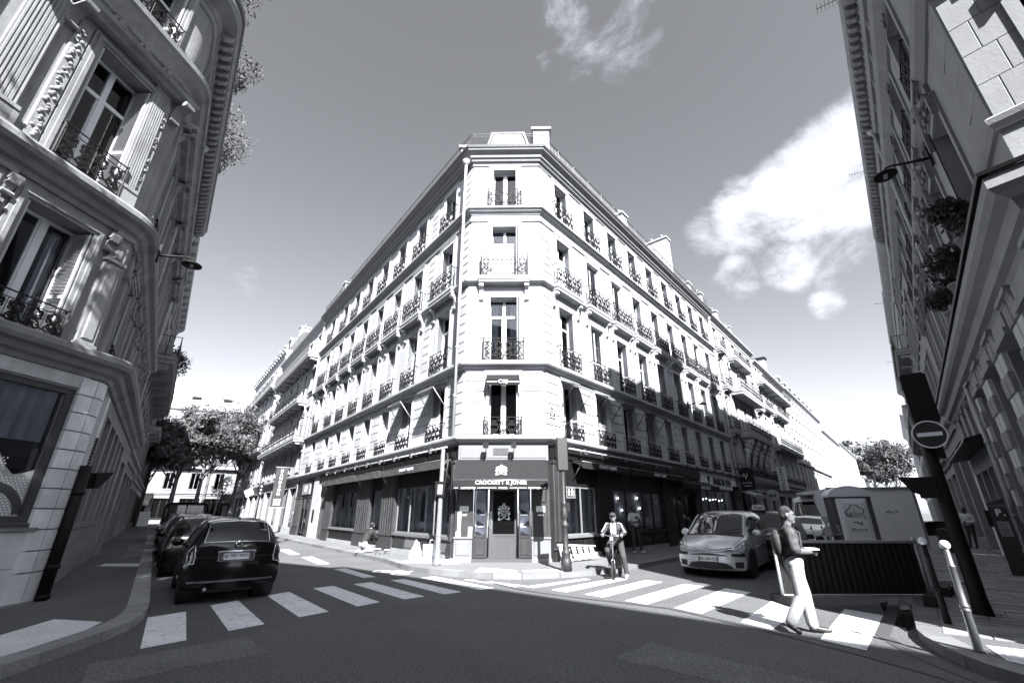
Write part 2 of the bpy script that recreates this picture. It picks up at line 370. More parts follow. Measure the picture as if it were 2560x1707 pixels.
# markings
def mark(name, P, z=.004, m=LINE, par=None):
    b = MB(); b.face([(x, y, z) for x, y in P]); me = b.mesh(name, m)
    if me.polygons[0].normal.z < 0: me.flip_normals()
    return put(name, me, par or ROAD)
for P in ([(-4.66, 6.51), (-4.36, 6.91), (-5.62, 8.72), (-5.92, 8.25)], [(-5.55, 9.26), (-5.31, 9.73), (-3.79, 7.82), (-4.09, 7.4)], [(-5.05, 10.29), (-4.8, 10.74), (-3.16, 8.73), (-3.47, 8.29)],
          [(-4.48, 11.2), (-4.17, 11.59), (-2.52, 9.6), (-2.81, 9.17)], [(-3.8, 11.85), (-3.45, 12.15), (-1.77, 10.2), (-2.12, 9.88)], [(-3.08, 12.49), (-2.76, 12.7), (-1.08, 10.75), (-1.42, 10.46)],
          [(-2.4, 12.98), (-2.05, 13.18), (-.40, 11.28), (-.70, 11.01)], [(-1.25, 12.6), (-.98, 12.64), (.37, 11.6), (.06, 11.42)],
          [(.28, 11.48), (.51, 11.30), (2.05, 12.72), (1.85, 12.82)], [(.88, 11.05), (1.18, 10.73), (3.0, 12.73), (2.69, 12.9)], [(1.53, 10.48), (1.86, 10.13), (3.75, 12.25), (3.40, 12.55)],
          [(2.21, 9.78), (2.53, 9.4), (4.49, 11.56), (4.16, 11.94)], [(2.93, 9.08), (3.23, 8.6), (5.17, 10.75), (4.87, 11.3)], [(3.6, 8.0), (3.83, 7.52), (5.7, 9.6), (5.4, 10.15)], [(4.18, 6.98), (4.44, 6.49), (6.23, 8.49), (5.96, 9.02)]):
    mark('crossing_stripe', P)
for P in ([(-8.02, 18.5), (-7.7, 18.75), (-6.07, 16.28), (-6.37, 16.09)], [(-10.6, 22.0), (-10.27, 22.26), (-8.64, 19.75), (-8.95, 19.56)], [(-5.42, 14.85), (-5.1, 15.0), (-3.61, 13.08), (-3.9, 12.93)],
          [(-13.2, 25.6), (-12.9, 25.8), (-11.3, 23.4), (-11.6, 23.2)], [(-16, 29.2), (-15.7, 29.4), (-14, 27), (-14.3, 26.8)], [(-18.8, 32.8), (-18.5, 33), (-16.8, 30.6), (-17.1, 30.4)]):
    mark('lane_dash', P)
# bicycle symbol in front of the kerb
b = MB()
def ring(b, cx, cy, r, w, z, n=24):
    for k in range(n):
        a0, a1 = 2 * math.pi * k / n, 2 * math.pi * (k + 1) / n
        b.face([(cx + math.cos(a) * q, cy + math.sin(a) * q, z) for a, q in ((a0, r - w), (a0, r), (a1, r), (a1, r - w))])
ring(b, -.42, 0, .27, .09, 0); ring(b, .42, 0, .27, .09, 0)
for p, q in (((-.42, 0), (-.15, .42)), ((-.15, .42), (.32, .42)), ((.32, .42), (.42, 0)), ((-.42, 0), (0, 0)), ((0, 0), (.32, .42)), ((0, 0), (-.17, .5)), ((.3, .42), (.22, .62)), ((.22, .62), (.42, .64))):
    p, q = Vector(p), Vector(q); d = (q - p).normalized(); s = Vector((-d.y, d.x)) * .04
    b.face([(v.x, v.y, .0012 if (p.x + q.x) > 0 else .0006) for v in (p + s, p - s, q - s, q + s)])
me = b.mesh('bicycle_symbol', LINE)
for p in me.polygons:
    if p.normal.z < 0: p.flip()
put('bicycle_symbol', me, ROAD, T(-3.45, 14.0, .004) @ RZ(R(-37)))
# tar seam across the junction, patch
def ribbon(name, P, w, z, m, par):
    b = MB(); P = [Vector(p) for p in P]
    for k in range(len(P) - 1):
        d0 = (P[min(k + 1, len(P) - 1)] - P[max(k - 1, 0)]).normalized(); d1 = (P[min(k + 2, len(P) - 1)] - P[k]).normalized()
        s0 = Vector((-d0.y, d0.x)) * w * random.uniform(.7, 1.2) / 2; s1 = Vector((-d1.y, d1.x)) * w / 2
        b.face([(*(P[k] + s0), z), (*(P[k] - s0), z), (*(P[k + 1] - s1), z), (*(P[k + 1] + s1), z)])
    me = b.mesh(name, m)
    for p in me.polygons:
        if p.normal.z < 0: p.flip()
    return put(name, me, par)
ribbon('tar_seam', [(-.9, 12.58), (-.3, 11.8), (.25, 11.0), (.8, 10.5), (1.5, 9.95), (2.2, 9.5), (2.82, 9.02), (3.3, 8.2), (3.75, 7.4), (4.2, 6.4), (4.5, 5.5), (4.6, 4.6)], .10, .0075, TAR, ROAD)
ribbon('gutter_stain', [pt(-.75, 14, NR, DR), (6.2, 8.3), (5.2, 7.2), (4.95, 6.5), (4.8, 5.8), (4.75, 5.0), (5.0, 4.4)], .16, .0065, TAR, ROAD)
# tactile paving: slab with raised studs
TACT = mat('tactile_paving', .62, .7, var=.12, scale=3, bump=.1)
def tactile(P, name='tactile_paving', z=.120, par=None, step=.085, studs=True):
    b = MB(); P = [Vector(p) for p in P]; n = len(P)
    ar = sum(P[k].x * P[(k + 1) % n].y - P[(k + 1) % n].x * P[k].y for k in range(n))
    if ar < 0: P.reverse()
    b.prism([tuple(p) for p in P], 'z', z - .03, z + .008)
    e = (P[1] - P[0]).normalized(); f = Vector((-e.y, e.x)); L0 = max((p - P[0]).dot(e) for p in P); L1 = min((p - P[0]).dot(e) for p in P); H1 = max((p - P[0]).dot(f) for p in P)
    def ins(q): return all((P[(k + 1) % n] - P[k]).cross(q - P[k]) > .03 for k in range(n)) if n > 2 else False
    y = .05
    while studs and y < H1:
        x = L1
        while x < L0:
            q = P[0] + e * x + f * y
            if ins(q): b.prism([(q.x + math.cos(a) * .02, q.y + math.sin(a) * .02) for a in (0, 1.05, 2.1, 3.14, 4.19, 5.24)], 'z', z + .008, z + .015)
            x += step
        y += step
    return put(name, b.mesh(name, TACT, fix=True), par)
tactile([(-.9, 14.03), (.15, 13.43), (.1, 12.9), (-1.01, 13.13)][::1], par=PAVC)
tactile([(.29, 13.43), (1.3, 13.74), (1.39, 13.15), (.33, 12.9)], par=PAVC)
tactile([(-6.75, 7.5), (-5.90, 7.33), (-5.72, 6.85), (-5.57, 5.74), (-5.58, 5.0), (-6.3, 4.6), (-6.5, 6.3)], par=PAVL)
tactile([(5.68, 6.2), (5.33, 5.62), (5.42, 5.3), (5.9, 5.2), (6.3, 5.75)], par=PAVR)
# paved strip and joints at the corner of the right pavement
for P in ([(6.37, 7.34), (6.85, 7.38), (6.45, 6.75), (5.95, 6.6)], [(6.87, 7.36), (7.3, 7.4), (6.9, 6.75), (6.47, 6.74)]):
    b = MB(); b.prism(P, 'z', .09, .127); put('corner_slab', b.mesh('corner_slab', SETT, fix=True), PAVR)
# light cement band of the left pavement, slabs and the grating
b = MB(); b.prism([(-12.1, 14.2), (-12.55, 14.95), (-11.33, 15.03), (-10.75, 14.14)][::-1], 'z', .1, .126); GR = put('pavement_grating_frame', b.mesh('pavement_grating_frame', KERB, fix=True), PAVL)
for k in range(22):
    t = k / 21; a = Vector((-12.0, 14.25)).lerp(Vector((-10.9, 14.22)), t); c = Vector((-12.4, 14.9)).lerp(Vector((-11.38, 14.97)), t)
    b = MB(); d = (c - a).normalized(); s = Vector((d.y, -d.x)) * .014; b.prism([tuple(a + s), tuple(c + s), tuple(c - s), tuple(a - s)], 'z', .12, .135); put('grating_bar', b.mesh('grating_bar', WHITE, fix=True), GR)
for P in ([(-13.4, 16.6), (-12.7, 16.9), (-14.6, 19.6), (-15.3, 19.2)], [(-15.5, 19.4), (-14.0, 19.9), (-17, 24), (-18.6, 23.5)]):
    b = MB(); b.prism(P, 'z', .1, .126); put('paving_slab', b.mesh('paving_slab', PAVEL, fix=True), PAVL)
# round cast iron cover among the setts, with a raised rim and lettering-free grid
b = MB(); b.lathe([(.31, .10), (.31, .145), (.27, .145), (.27, .140), (.001, .140)], 28, smooth=False)
for k in range(-3, 4): b.box(-.2, .2, k * .07 - .012, k * .07 + .012, .139, .146)
put('manhole_cover', b.mesh('manhole_cover', IRON, fix=True), PAVR, T(9.85, 11.1, 0) @ RZ(.7))
# wet hollow at the foot of the barrier
WET = mat('puddle_water', .02, .12, var=.3, scale=3)
b = MB(); b.face([(x, y, .0055) for x, y in [(7.0, 9.55), (6.55, 8.9), (6.15, 8.35), (5.85, 7.75), (5.72, 7.42), (6.0, 7.62), (6.5, 8.2), (7.05, 8.9), (7.55, 9.6), (7.35, 9.75)]][::-1])
me = b.mesh('puddle', WET)
if me.polygons[0].normal.z < 0: me.flip_normals()
put('puddle', me, ROAD)
# pale pour of old paint where the works are, in front of the left shop window

# old repairs and cracks in the tarmac
PATCH = mat('asphalt_patch', .085, .9, var=.15, scale=1.2, bump=.5, bscale=90, fine=.75, spots=.2, spec=.2); PATCHL = mat('worn_asphalt', .135, .85, var=.2, scale=1.5, bump=.5, bscale=90, fine=.75, spec=.25)
def blob(name, P, z, m, seed):
    rnd = random.Random(seed); Q = []
    for k in range(len(P)):
        a, c = Vector(P[k]), Vector(P[(k + 1) % len(P)]); n = max(3, int((c - a).length / .25))
        for i in range(n): v = a.lerp(c, i / n); Q.append((v.x + rnd.uniform(-.03, .03), v.y + rnd.uniform(-.03, .03)))
    return mark(name, Q, z, m)
blob('tarmac_patch', [(-1.9, 3.2), (.9, 3.9), (.5, 5.3), (-2.2, 4.6)], .002, PATCH, 1); blob('tarmac_patch', [(1.2, 6.2), (3.0, 4.6), (3.5, 5.1), (1.8, 6.8)], .0022, PATCHL, 2); blob('tarmac_patch', [(-4.2, 5.2), (-3.0, 6.4), (-3.7, 7.1), (-4.8, 5.9)], .0018, PATCHL, 3); blob('tarmac_patch', [(6.2, 10.6), (7.2, 11.8), (6.3, 12.4), (5.5, 11.3)], .0024, PATCH, 4)
# ------------------------------------------------------------------ facade toolkit
def wall_mesh(name, x0, x1, z0, z1, ops, m, depth=.36, y=0.0):
    """wall sheet with window openings and their reveals; ops = (xa, xb, za, zb)"""
    b = MB(); xs = sorted({x0, x1} | {v for o in ops for v in o[:2]}); zs = sorted({z0, z1} | {v for o in ops for v in o[2:]})
    for i in range(len(xs) - 1):
        run = None
        for j in range(len(zs) - 1):
            xm, zm = (xs[i] + xs[i + 1]) / 2, (zs[j] + zs[j + 1]) / 2
            hole = any(o[0] < xm < o[1] and o[2] < zm < o[3] for o in ops)
            if not hole: run = (run[0], zs[j + 1]) if run else (zs[j], zs[j + 1])
            if (hole or j == len(zs) - 2) and run:
                b.face([(xs[i], y, run[0]), (xs[i + 1], y, run[0]), (xs[i + 1], y, run[1]), (xs[i], y, run[1])]); run = None
    for a, c, za, zb in ops:
        yy = y + depth
        b.face([(a, y, za), (a, y, zb), (a, yy, zb), (a, yy, za)]); b.face([(c, y, za), (c, yy, za), (c, yy, zb), (c, y, zb)])
        b.face([(a, y, zb), (c, y, zb), (c, yy, zb), (a, yy, zb)]); b.face([(a, y, za), (a, yy, za), (c, yy, za), (c, y, za)])
    return b.mesh(name, m)
_mc = {}
def cached(key, fn):
    if key not in _mc: _mc[key] = fn()
    return _mc[key]
def sash_mesh(w, h, transom, m):
    def f():
        b = MB(); fw = .06; hw = w / 2; y0, y1 = .0, .05
        b.box(-hw, -hw + fw, y0, y1, 0, h); b.box(hw - fw, hw, y0, y1, 0, h); b.box(-hw + fw, hw - fw, y0, y1, h - fw, h); b.box(-hw + fw, hw - fw, y0, y1, 0, .10)
        t = h * .70 if transom else None
        b.box(-.055, .055, y0 - .012, y1, .1, h - fw)
        if t: b.box(-hw + fw, -.055, y0 - .005, y1, t, t + .09); b.box(.055, hw - fw, y0 - .005, y1, t, t + .09)
        for s in (-1, 1):      # inner leaf frames
            a, c = sorted((s * .055, s * (hw - fw)))
            b.box(a, a + .035, y0 + .012, y1, .1, (t or h - fw)); b.box(c - .035, c, y0 + .012, y1, .1, (t or h - fw))
        return b.mesh('sash', m)
    return cached(('sash', round(w, 2), round(h, 2), transom, m.name), f)
def pane_mesh(a, c, z0, z1, m):
    def f():
        b = MB(); b.box(a, c, .03, .045, z0, z1); return b.mesh('pane', m)
    return cached(('pane', round(a, 3), round(c, 3), round(z0, 3), round(z1, 3), m.name), f)
def shutter_mesh(w, h, m=None, pitch=.062):
    def f():
        b = MB(); t = .035; fr = .05
        b.box(0, fr, 0, t, 0, h); b.box(w - fr, w, 0, t, 0, h)
        for z in (0, h * .36, h - .07): b.box(fr, w - fr, 0, t, z, z + .07)
        z = .09
        while z < h - .09:
            if not (h * .36 - .03 < z < h * .36 + .08):
                b.face([(fr, .001, z), (w - fr, .001, z), (w - fr, t - .001, z + pitch * .44), (fr, t - .001, z + pitch * .44)]); b.face([(fr, .001, z - .012), (fr, t - .001, z + pitch * .44 - .012), (w - fr, t - .001, z + pitch * .44 - .012), (w - fr, .001, z - .012)])
            z += pitch
        return b.mesh('shutter', m or SHUT)
    return cached(('shut', round(w, 2), round(h, 2), (m or SHUT).name, pitch), f)
def spiral(cx, cz, r, a0, turns, sgn, n=14):
    return [(cx + math.cos(a0 + sgn * 2 * math.pi * turns * t) * r * (1 - .78 * t), cz + math.sin(a0 + sgn * 2 * math.pi * turns * t) * r * (1 - .78 * t)) for t in [k / n for k in range(n + 1)]]
def railing_mesh(w, h, d, style=0, m=None):
    """wrought-iron balconet: front panel at y=-d, returns to the wall, scrollwork between bars"""
    def f():
        b = MB(); hw = w / 2; r = .019
        def bar(p, q, rr=r): b.tube([p, q], rr, 4, smooth=False)
        for z in (h, h - .13, .05): bar((-hw, -d, z), (hw, -d, z), .016 if z == h else .011)
        for s in (-1, 1):
            bar((s * hw, -d, 0), (s * hw, -d, h), .018)
            for z in (h, .05): bar((s * hw, -d, z), (s * hw, 0, z))
            if d > .2: bar((s * hw, -d / 2, .05), (s * hw, -d / 2, h))
            b.sphere((s * hw, -d, h + .02), .028, 4)
        z0, z1 = .06, h - .14; H = z1 - z0
        n = max(2, round(w / .36)); cw = (w - .08) / n
        def curve(pts, rr=.0165): b.tube([(x, -d, z) for x, z in pts], rr, 4, smooth=False, cap=False)
        for k in range(n + 1): bar((-hw + .04 + k * cw, -d, z0), (-hw + .04 + k * cw, -d, z1), .008)
        for k in range(n):
            c = -hw + .04 + (k + .5) * cw; q = cw * .24
            if style == 0:
                for s in (-1, 1):
                    curve(spiral(c + s * q, z0 + H * .26, q * .95, math.pi / 2, 1.25, s)); curve(spiral(c + s * q, z0 + H * .62, q * .9, -math.pi / 2, 1.25, -s)); curve(spiral(c + s * q * .9, z0 + H * .86, q * .7, -math.pi / 2, 1.1, s))
                    curve([(c, z0), (c + s * q * .5, z0 + H * .1), (c + s * q * 1.9, z0 + H * .18), (c + s * q, z0 + H * .44), (c, z0 + H * .5), (c + s * q * 1.6, z0 + H * .78), (c, z1)])
            elif style == 1:
                for s in (-1, 1):
                    curve(spiral(c + s * q, z0 + H * .25, q, -math.pi / 2, 1.3, s)); curve(spiral(c + s * q, z0 + H * .75, q, math.pi / 2, 1.3, -s)); curve([(c - s * q * 1.9, z0), (c, z0 + H * .5), (c + s * q * 1.9, z1)])
            else:
                for s in (-1, 1): curve(spiral(c + s * q, z0 + H * .3, q, math.pi / 2, 1.2, s, 8)); curve(spiral(c + s * q, z0 + H * .7, q, -math.pi / 2, 1.2, -s, 8))
            m_ = h - .065; curve([(c + math.cos(a) * .045, m_ + math.sin(a) * .045) for a in [i * math.pi / 3 for i in range(7)]], .007)
        return b.mesh('railing', m or IRON)
    return cached(('rail', round(w, 2), round(h, 2), round(d, 2), style, (m or IRON).name), f)
RNDW = random.Random(77)
CURT = mat('curtain_cloth', .55, .9, var=.1, scale=4)
def curtain_mesh(w, h):
    def f():
        b = MB(); n = 12
        for k in range(n): a, c = w * k / n, w * (k + 1) / n; b.face([(a, .025 * math.sin(a * 45), 0), (c, .025 * math.sin(c * 45), 0), (c, .025 * math.sin(c * 45), h), (a, .025 * math.sin(a * 45), h)], 0, True)
        return b.mesh('curtain', CURT)
    return cached(('curt', round(w, 2), round(h, 2)), f)
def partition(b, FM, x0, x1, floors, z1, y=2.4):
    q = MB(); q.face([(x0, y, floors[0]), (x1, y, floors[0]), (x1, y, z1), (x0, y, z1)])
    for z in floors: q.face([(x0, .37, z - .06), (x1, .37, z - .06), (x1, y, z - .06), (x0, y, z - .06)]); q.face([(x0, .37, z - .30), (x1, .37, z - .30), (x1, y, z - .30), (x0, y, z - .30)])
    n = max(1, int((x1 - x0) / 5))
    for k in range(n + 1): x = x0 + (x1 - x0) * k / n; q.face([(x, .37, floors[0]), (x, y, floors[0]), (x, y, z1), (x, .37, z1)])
    return put('darkened_partition', q.mesh('darkened_partition', ROOMD), b, FM)  # dark sheets behind the windows stand in for unlit rooms
def window(b, FM, xc, z0, w, h, transom=False, shut='fold', surround=True, y=.29, glass=None, frame_m=None, sw=.34, name='window', blinds=False, sm=None, surw=.16):
    M = FM @ T(xc, 0, z0)
    # the window itself carries the stone architrave
    def sur():
        q = MB(); hw = w / 2; p = -.045
        if surround:
            q.box(-hw - surw, -hw, p, .02, 0, h); q.box(hw, hw + surw, p, .02, 0, h); q.box(-hw - surw, hw + surw, p - .004, .02, h, h + surw * 1.1)
            q.box(-hw - surw - .02, hw + surw + .02, p - .03, .02, h + surw * 1.1, h + surw * 1.1 + .04)
        q.box(-hw, hw, -.03, .36, -.045, 0)
        return q.mesh('window', sm or STONE)
    o = put(name, cached(('sur', round(w, 2), round(h, 2), surround, (sm or STONE).name, surw), sur), b, M)
    fm = frame_m or WHITE; gl = glass or GLASS
    put('sash', sash_mesh(w, h, transom, fm), o, M @ T(0, y, 0))
    hw = w / 2 - .06; t = h * .70 if transom else h - .06
    for s in (-1, 1):
        a, c = sorted((s * .09, s * (hw - .035))); put('pane', pane_mesh(a, c, .10, t, gl), o, M @ T(0, y, 0))
        if transom: a, c = sorted((s * .055, s * hw)); put('pane', pane_mesh(a, c, t + .09, h - .06, gl), o, M @ T(0, y, 0))
    if blinds:
        def bl():
            q = MB(); z = .15
            while z < t - .05: q.box(-hw, hw, .02, .028, z, z + .135); z += .15
            return q.mesh('blind', WHITE)
        put('blind', cached(('bl', round(w, 2), round(h, 2)), bl), o, M @ T(0, y, 0))
    k_ = RNDW.random()
    if k_ < .55 and not blinds:
        wd = w / 2 * (.9 if k_ < .12 else .5 if k_ < .35 else .34)
        for s in (-1, 1): put('curtain', curtain_mesh(wd, h - .15), o, M @ T(s * (w / 2 - .05) if s < 0 else (w / 2 - .05 - wd), y + .14, .05))
    if shut == 'fold':
        me = shutter_mesh(sw, h - .02)
        for s in (-1, 1):
            ang = R(90 + s * random.uniform(-3, 7)); put('shutter', me, o, M @ T(s * (w / 2 - (.0 if s < 0 else .045)) + (.012 if s < 0 else 0), -.04, .01) @ RZ(R(90) - s * R(random.uniform(0, 6))) @ (T(0, -.036, 0) if s < 0 else I4))
    elif shut == 'closed':
        me = shutter_mesh(w / 2 - .015, h - .02)
        for s in (-1, 1): put('shutter', me, o, M @ T(-w / 2 + .01 if s < 0 else .005, .15, .01))
    elif shut == 'half':
        put('shutter', shutter_mesh(w / 2 - .015, h - .02), o, M @ T(.005, .18, .01))
        put('shutter', shutter_mesh(sw, h - .02), o, M @ T(-w / 2 + .012, -.04, .01) @ RZ(R(90)) @ T(0, -.036, 0))
    return o
def stone_block(b, FM, x0, x1, z0, z1, p=.042, m=None, bev=.014, name='stone_block', y=0.0):
    k = ('sb', round(x1 - x0, 2), round(z1 - z0, 2), round(p, 3), (m or STONE).name)
    def f():
        q = MB(); w, h = round(x1 - x0, 2), round(z1 - z0, 2); q.cham(-w / 2, w / 2, -p, .02, 0, h, bev); return q.mesh(name, m or STONE)
    return put(name, cached(k, f), b, FM @ T((x0 + x1) / 2, y, z0))
def corbel_mesh(w=.16, h=.75, p=.26, m=None):
    def f():
        q = MB(); prof = [(0, 0), (-.05, .03), (-.07, .12), (-.04, .2), (-.05, .3), (-.10, .45), (-.16, .55), (-p, .62), (-p - .02, .70), (-p + .02, h), (0, h)]
        q.prism([(y, z * h / .75) for y, z in prof], 'x', -w / 2, w / 2); q.lathe([(.001, -w / 2 - .015), (.075, -w / 2 - .015), (.075, w / 2 + .015), (.001, w / 2 + .015)], 10, (0, -p + .06, h * .86), axis='x', smooth=False); q.lathe([(.001, -w / 2 - .012), (.05, -w / 2 - .012), (.05, w / 2 + .012), (.001, w / 2 + .012)], 8, (0, -.06, h * .12), axis='x', smooth=False)
        return q.mesh('corbel', m or STONE)
    return cached(('corbel', w, h, p, (m or STONE).name), f)
def chimney(b, FM, x0, x1, y0, y1, z0, z1, m=None, pots=4, cap=.10, mc=None):
    q = MB(); q.box(x0, x1, y0, y1, z0, z1); o = put('chimney_stack', q.mesh('chimney_stack', m or PLASTER), b, FM)
    q = MB(); q.box(x0 - cap, x1 + cap, y0 - cap, y1 + cap, z1, z1 + .14); put('chimney_cap', q.mesh('chimney_cap', mc or CORN), o, FM)
    lx, ly = x1 - x0, y1 - y0
    for k in range(pots):
        t = (k + .5) / pots; q = MB(); q.lathe([(.13, 0), (.11, .35), (.14, .38), (.14, .42), (.09, .42), (.09, .2)], 10)
        put('chimney_pot', cached(('pot',), lambda: q.mesh('chimney_pot', mat('clay_pot', .22, .8))), o, FM @ T(*((x0 + lx * t, (y0 + y1) / 2) if lx > ly else ((x0 + x1) / 2, y0 + ly * t)), z1 + .14))
    return o
def roof_rail(b, FM, x0, x1, z, h=.8, y=0., step=.115, m=None, name='roof_railing'):
    q = MB(); r = .011
    q.tube([(x0, y, z + h), (x1, y, z + h)], .016, 4, smooth=False); q.tube([(x0, y, z + h - .14), (x1, y, z + h - .14)], .010, 4, smooth=False); q.tube([(x0, y, z + .05), (x1, y, z + .05)], .010, 4, smooth=False)
    n = max(2, int((x1 - x0) / step))
    for k in range(n + 1):
        x = x0 + (x1 - x0) * k / n; big = k % 12 == 0
        q.tube([(x, y, z), (x, y, z + (h if big else h - .14))], .014 if big else .0085, 4, smooth=False, cap=False)
        if big: q.tube([(x + .07, y, z + h - .07 + .0), (x + .12, y, z + h - .02), (x + .17, y, z + h - .07), (x + .12, y, z + h - .12), (x + .07, y, z + h - .07)], .008, 4, smooth=False, cap=False)
    return put(name, q.mesh(name, m or mat('railing_grey_paint', .025, .5)), b, FM)

# ------------------------------------------------------------------ the corner building in the middle
CB = thing('corner_building', 'white five-storey corner building with iron balconets and dark shop awnings', 'building', (-.37, 15.82, 0))
CL, CR = Vector((-1.7676, 15.841)), Vector((1.1921, 15.794))
FC = frame(-.368, 15.819, .99988, -.0158); FL = frame(CL.x, CL.y, .6051, -.7961); FR = frame(CR.x, CR.y, .6523, .7580)
LEN_L, LEN_R = 23.5, 23.2
BAY_L = [1.95, 5.0, 7.55, 10.1, 12.65, 15.2, 17.75, 20.95]; BAY_R = [1.72, 4.3, 6.75, 9.17, 11.6, 14.0, 16.45, 18.85, 21.3]
FLO = [(4.16, 2.24, 1.14), (6.99, 2.71, 1.2), (10.58, 2.52, 1.14), (14.17, 2.03, 1.14)]     # sill, height, width of the openings
def ops(xs): return [(x - w / 2, x + w / 2, z, z + h) for x in xs for z, h, w in FLO]
put('wall', wall_mesh('wall', -1.40, 1.56, 3.2, 17.2, ops([.045]), STONE), CB, FC)
put('wall', wall_mesh('wall', -LEN_L, 0, 3.2, 17.2, ops([-x for x in BAY_L]), STONE), CB, FL)
put('wall', wall_mesh('wall', 0, LEN_R, 3.2, 17.2, ops(BAY_R), STONE), CB, FR)
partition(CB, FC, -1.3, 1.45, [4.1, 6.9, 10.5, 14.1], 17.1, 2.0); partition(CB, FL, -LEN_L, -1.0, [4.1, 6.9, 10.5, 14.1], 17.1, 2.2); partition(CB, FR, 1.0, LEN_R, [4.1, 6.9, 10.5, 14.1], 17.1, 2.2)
P_END_L = FL @ Vector((-LEN_L, 0, 0)); P_END_R = FR @ Vector((LEN_R, 0, 0))
PATH = [(P_END_L.x, P_END_L.y), (CL.x, CL.y), (CR.x, CR.y), (P_END_R.x, P_END_R.y)]
def band(name, prof, m=CORN, path=None, b=None):
    q = MB(); q.sweep(path or PATH, prof); return put(name, q.mesh(name, m, fix=True), b or CB)
band('cornice', [(-.1, 3.80), (.06, 3.80), (.10, 3.88), (.18, 3.90), (.22, 3.97), (.38, 3.99), (.40, 4.02), (.40, 4.09), (.34, 4.135), (.02, 4.155), (-.1, 4.155)])
band('cornice', [(-.1, 6.58), (.05, 6.58), (.07, 6.66), (.14, 6.68), (.17, 6.75), (.28, 6.77), (.30, 6.80), (.30, 6.90), (.24, 6.945), (.02, 6.97), (-.1, 6.97)])
band('cornice', [(-.1, 10.24), (.04, 10.24), (.06, 10.31), (.13, 10.33), (.20, 10.36), (.22, 10.40), (.22, 10.47), (.17, 10.515), (.02, 10.54), (-.1, 10.54)])
band('cornice', [(-.1, 13.72), (.04, 13.72), (.06, 13.80), (.16, 13.84), (.20, 13.92), (.26, 13.94), (.26, 14.03), (.20, 14.085), (.02, 14.12), (-.1, 14.12)])
band('string_course', [(-.1, 13.36), (.05, 13.36), (.07, 13.40), (.07, 13.46), (.03, 13.50), (-.1, 13.50)])
band('eaves_cornice', [(-.1, 16.42), (.05, 16.42), (.07, 16.54), (.16, 16.60), (.20, 16.72), (.26, 16.74), (.28, 16.86), (.46, 17.00), (.48, 17.06), (-.1, 17.10)], mat('dark_eaves_wood', .16, .7, var=.15))  # eaves in one even tone, darker than the cornices
band('gutter', [(.36, 17.07), (.52, 17.10), (.55, 17.20), (.53, 17.24), (.40, 17.26), (-.2, 17.30), (-.2, 17.10)], GUTTER)
# openings, balconets
IRON_R = IRON
def bays(FM, xs, sgn, closed=()):
    for k, x in enumerate(xs):
        xc = sgn * x
        for fl, (z, h, w) in enumerate(FLO):
            sh = 'closed' if (k, fl) in closed else 'fold'
            window(CB, FM, xc, z, w, h, transom=fl in (1, 2), shut=sh, blinds=(fl == 2 and sh == 'fold' and k in (0, 3)), surround=True, surw=.15 if fl else .13)
            if fl == 0: put('railing', railing_mesh(1.34, .64, .16, 1), CB, FM @ T(xc, -.005, 4.16))
            if fl == 1: put('railing', railing_mesh(1.55, .89, .17, 0), CB, FM @ T(xc, -.005, 6.97))
            if fl == 2:
                q = MB(); q.cham(-1.02, 1.02, -.33, .0, 0, .30, .0); q.box(-1.05, 1.05, -.36, 0, .13, .26)
                put('balcony_slab', cached(('slab',), lambda: q.mesh('balcony_slab', CORN)), CB, FM @ T(xc, 0, 10.25))
                put('railing', railing_mesh(1.92, .98, .30, 0), CB, FM @ T(xc, -.005, 10.55))
                for s in (-1, 1): put('corbel', corbel_mesh(), CB, FM @ T(xc + s * .92, -.01, 9.50))
            if fl == 3: put('railing', railing_mesh(1.46, .90, .16, 1), CB, FM @ T(xc, -.005, 14.13))
bays(FC, [.045], 1); bays(FL, BAY_L, -1); bays(FR, BAY_R, 1, closed={(1, 0), (1, 1), (1, 2), (2, 2), (7, 2)})
# coursed blocks of the first floor, one by one; quoins above
rows = [(4.20 + .40 * k, 4.20 + .40 * k + .368) for k in range(6)]
def piers(FM, xs, x_lo, x_hi, gap=.72):
    e = [x_lo] + [v for x in xs for v in (x - gap, x + gap)] + [x_hi]
    for k in range(0, len(e), 2):
        a, c = e[k], e[k + 1]
        if c - a < .12: continue
        for z0, z1 in rows: stone_block(CB, FM, a + .01, c - .01, z0, z1)
piers(FC, [.045], -1.36, 1.52); piers(FL, sorted(-x for x in BAY_L), -LEN_L + .05, -.06); piers(FR, BAY_R, .06, LEN_R - .05)
def quoins(FM, x0, x1, z0, z1, n):
    h = (z1 - z0) / n
    for k in range(n): stone_block(CB, FM, x0, x1, z0 + k * h + .016, z0 + (k + 1) * h - .016, p=.042)
for z0, z1, n in ((7.02, 10.2, 8), (10.6, 13.3, 7), (14.16, 16.38, 6)):
    quoins(FR, .08, .72, z0, z1, n); quoins(FL, -.62, -.08, z0, z1, n); quoins(FL, -3.75, -3.2, z0, z1, n); quoins(FL, -19.6, -19.1, z0, z1, n)
# flat panels that frame the chamfer storeys
for z0, z1 in ((7.05, 10.1), (10.65, 13.3), (14.2, 16.35)):
    for a, c in ((-1.32, -.86), (.95, 1.48)):
        q = MB(); q.cham(a, c, -.016, .01, z0, z1, .012); put('wall_panel', q.mesh('wall_panel', STONE), CB, FC)
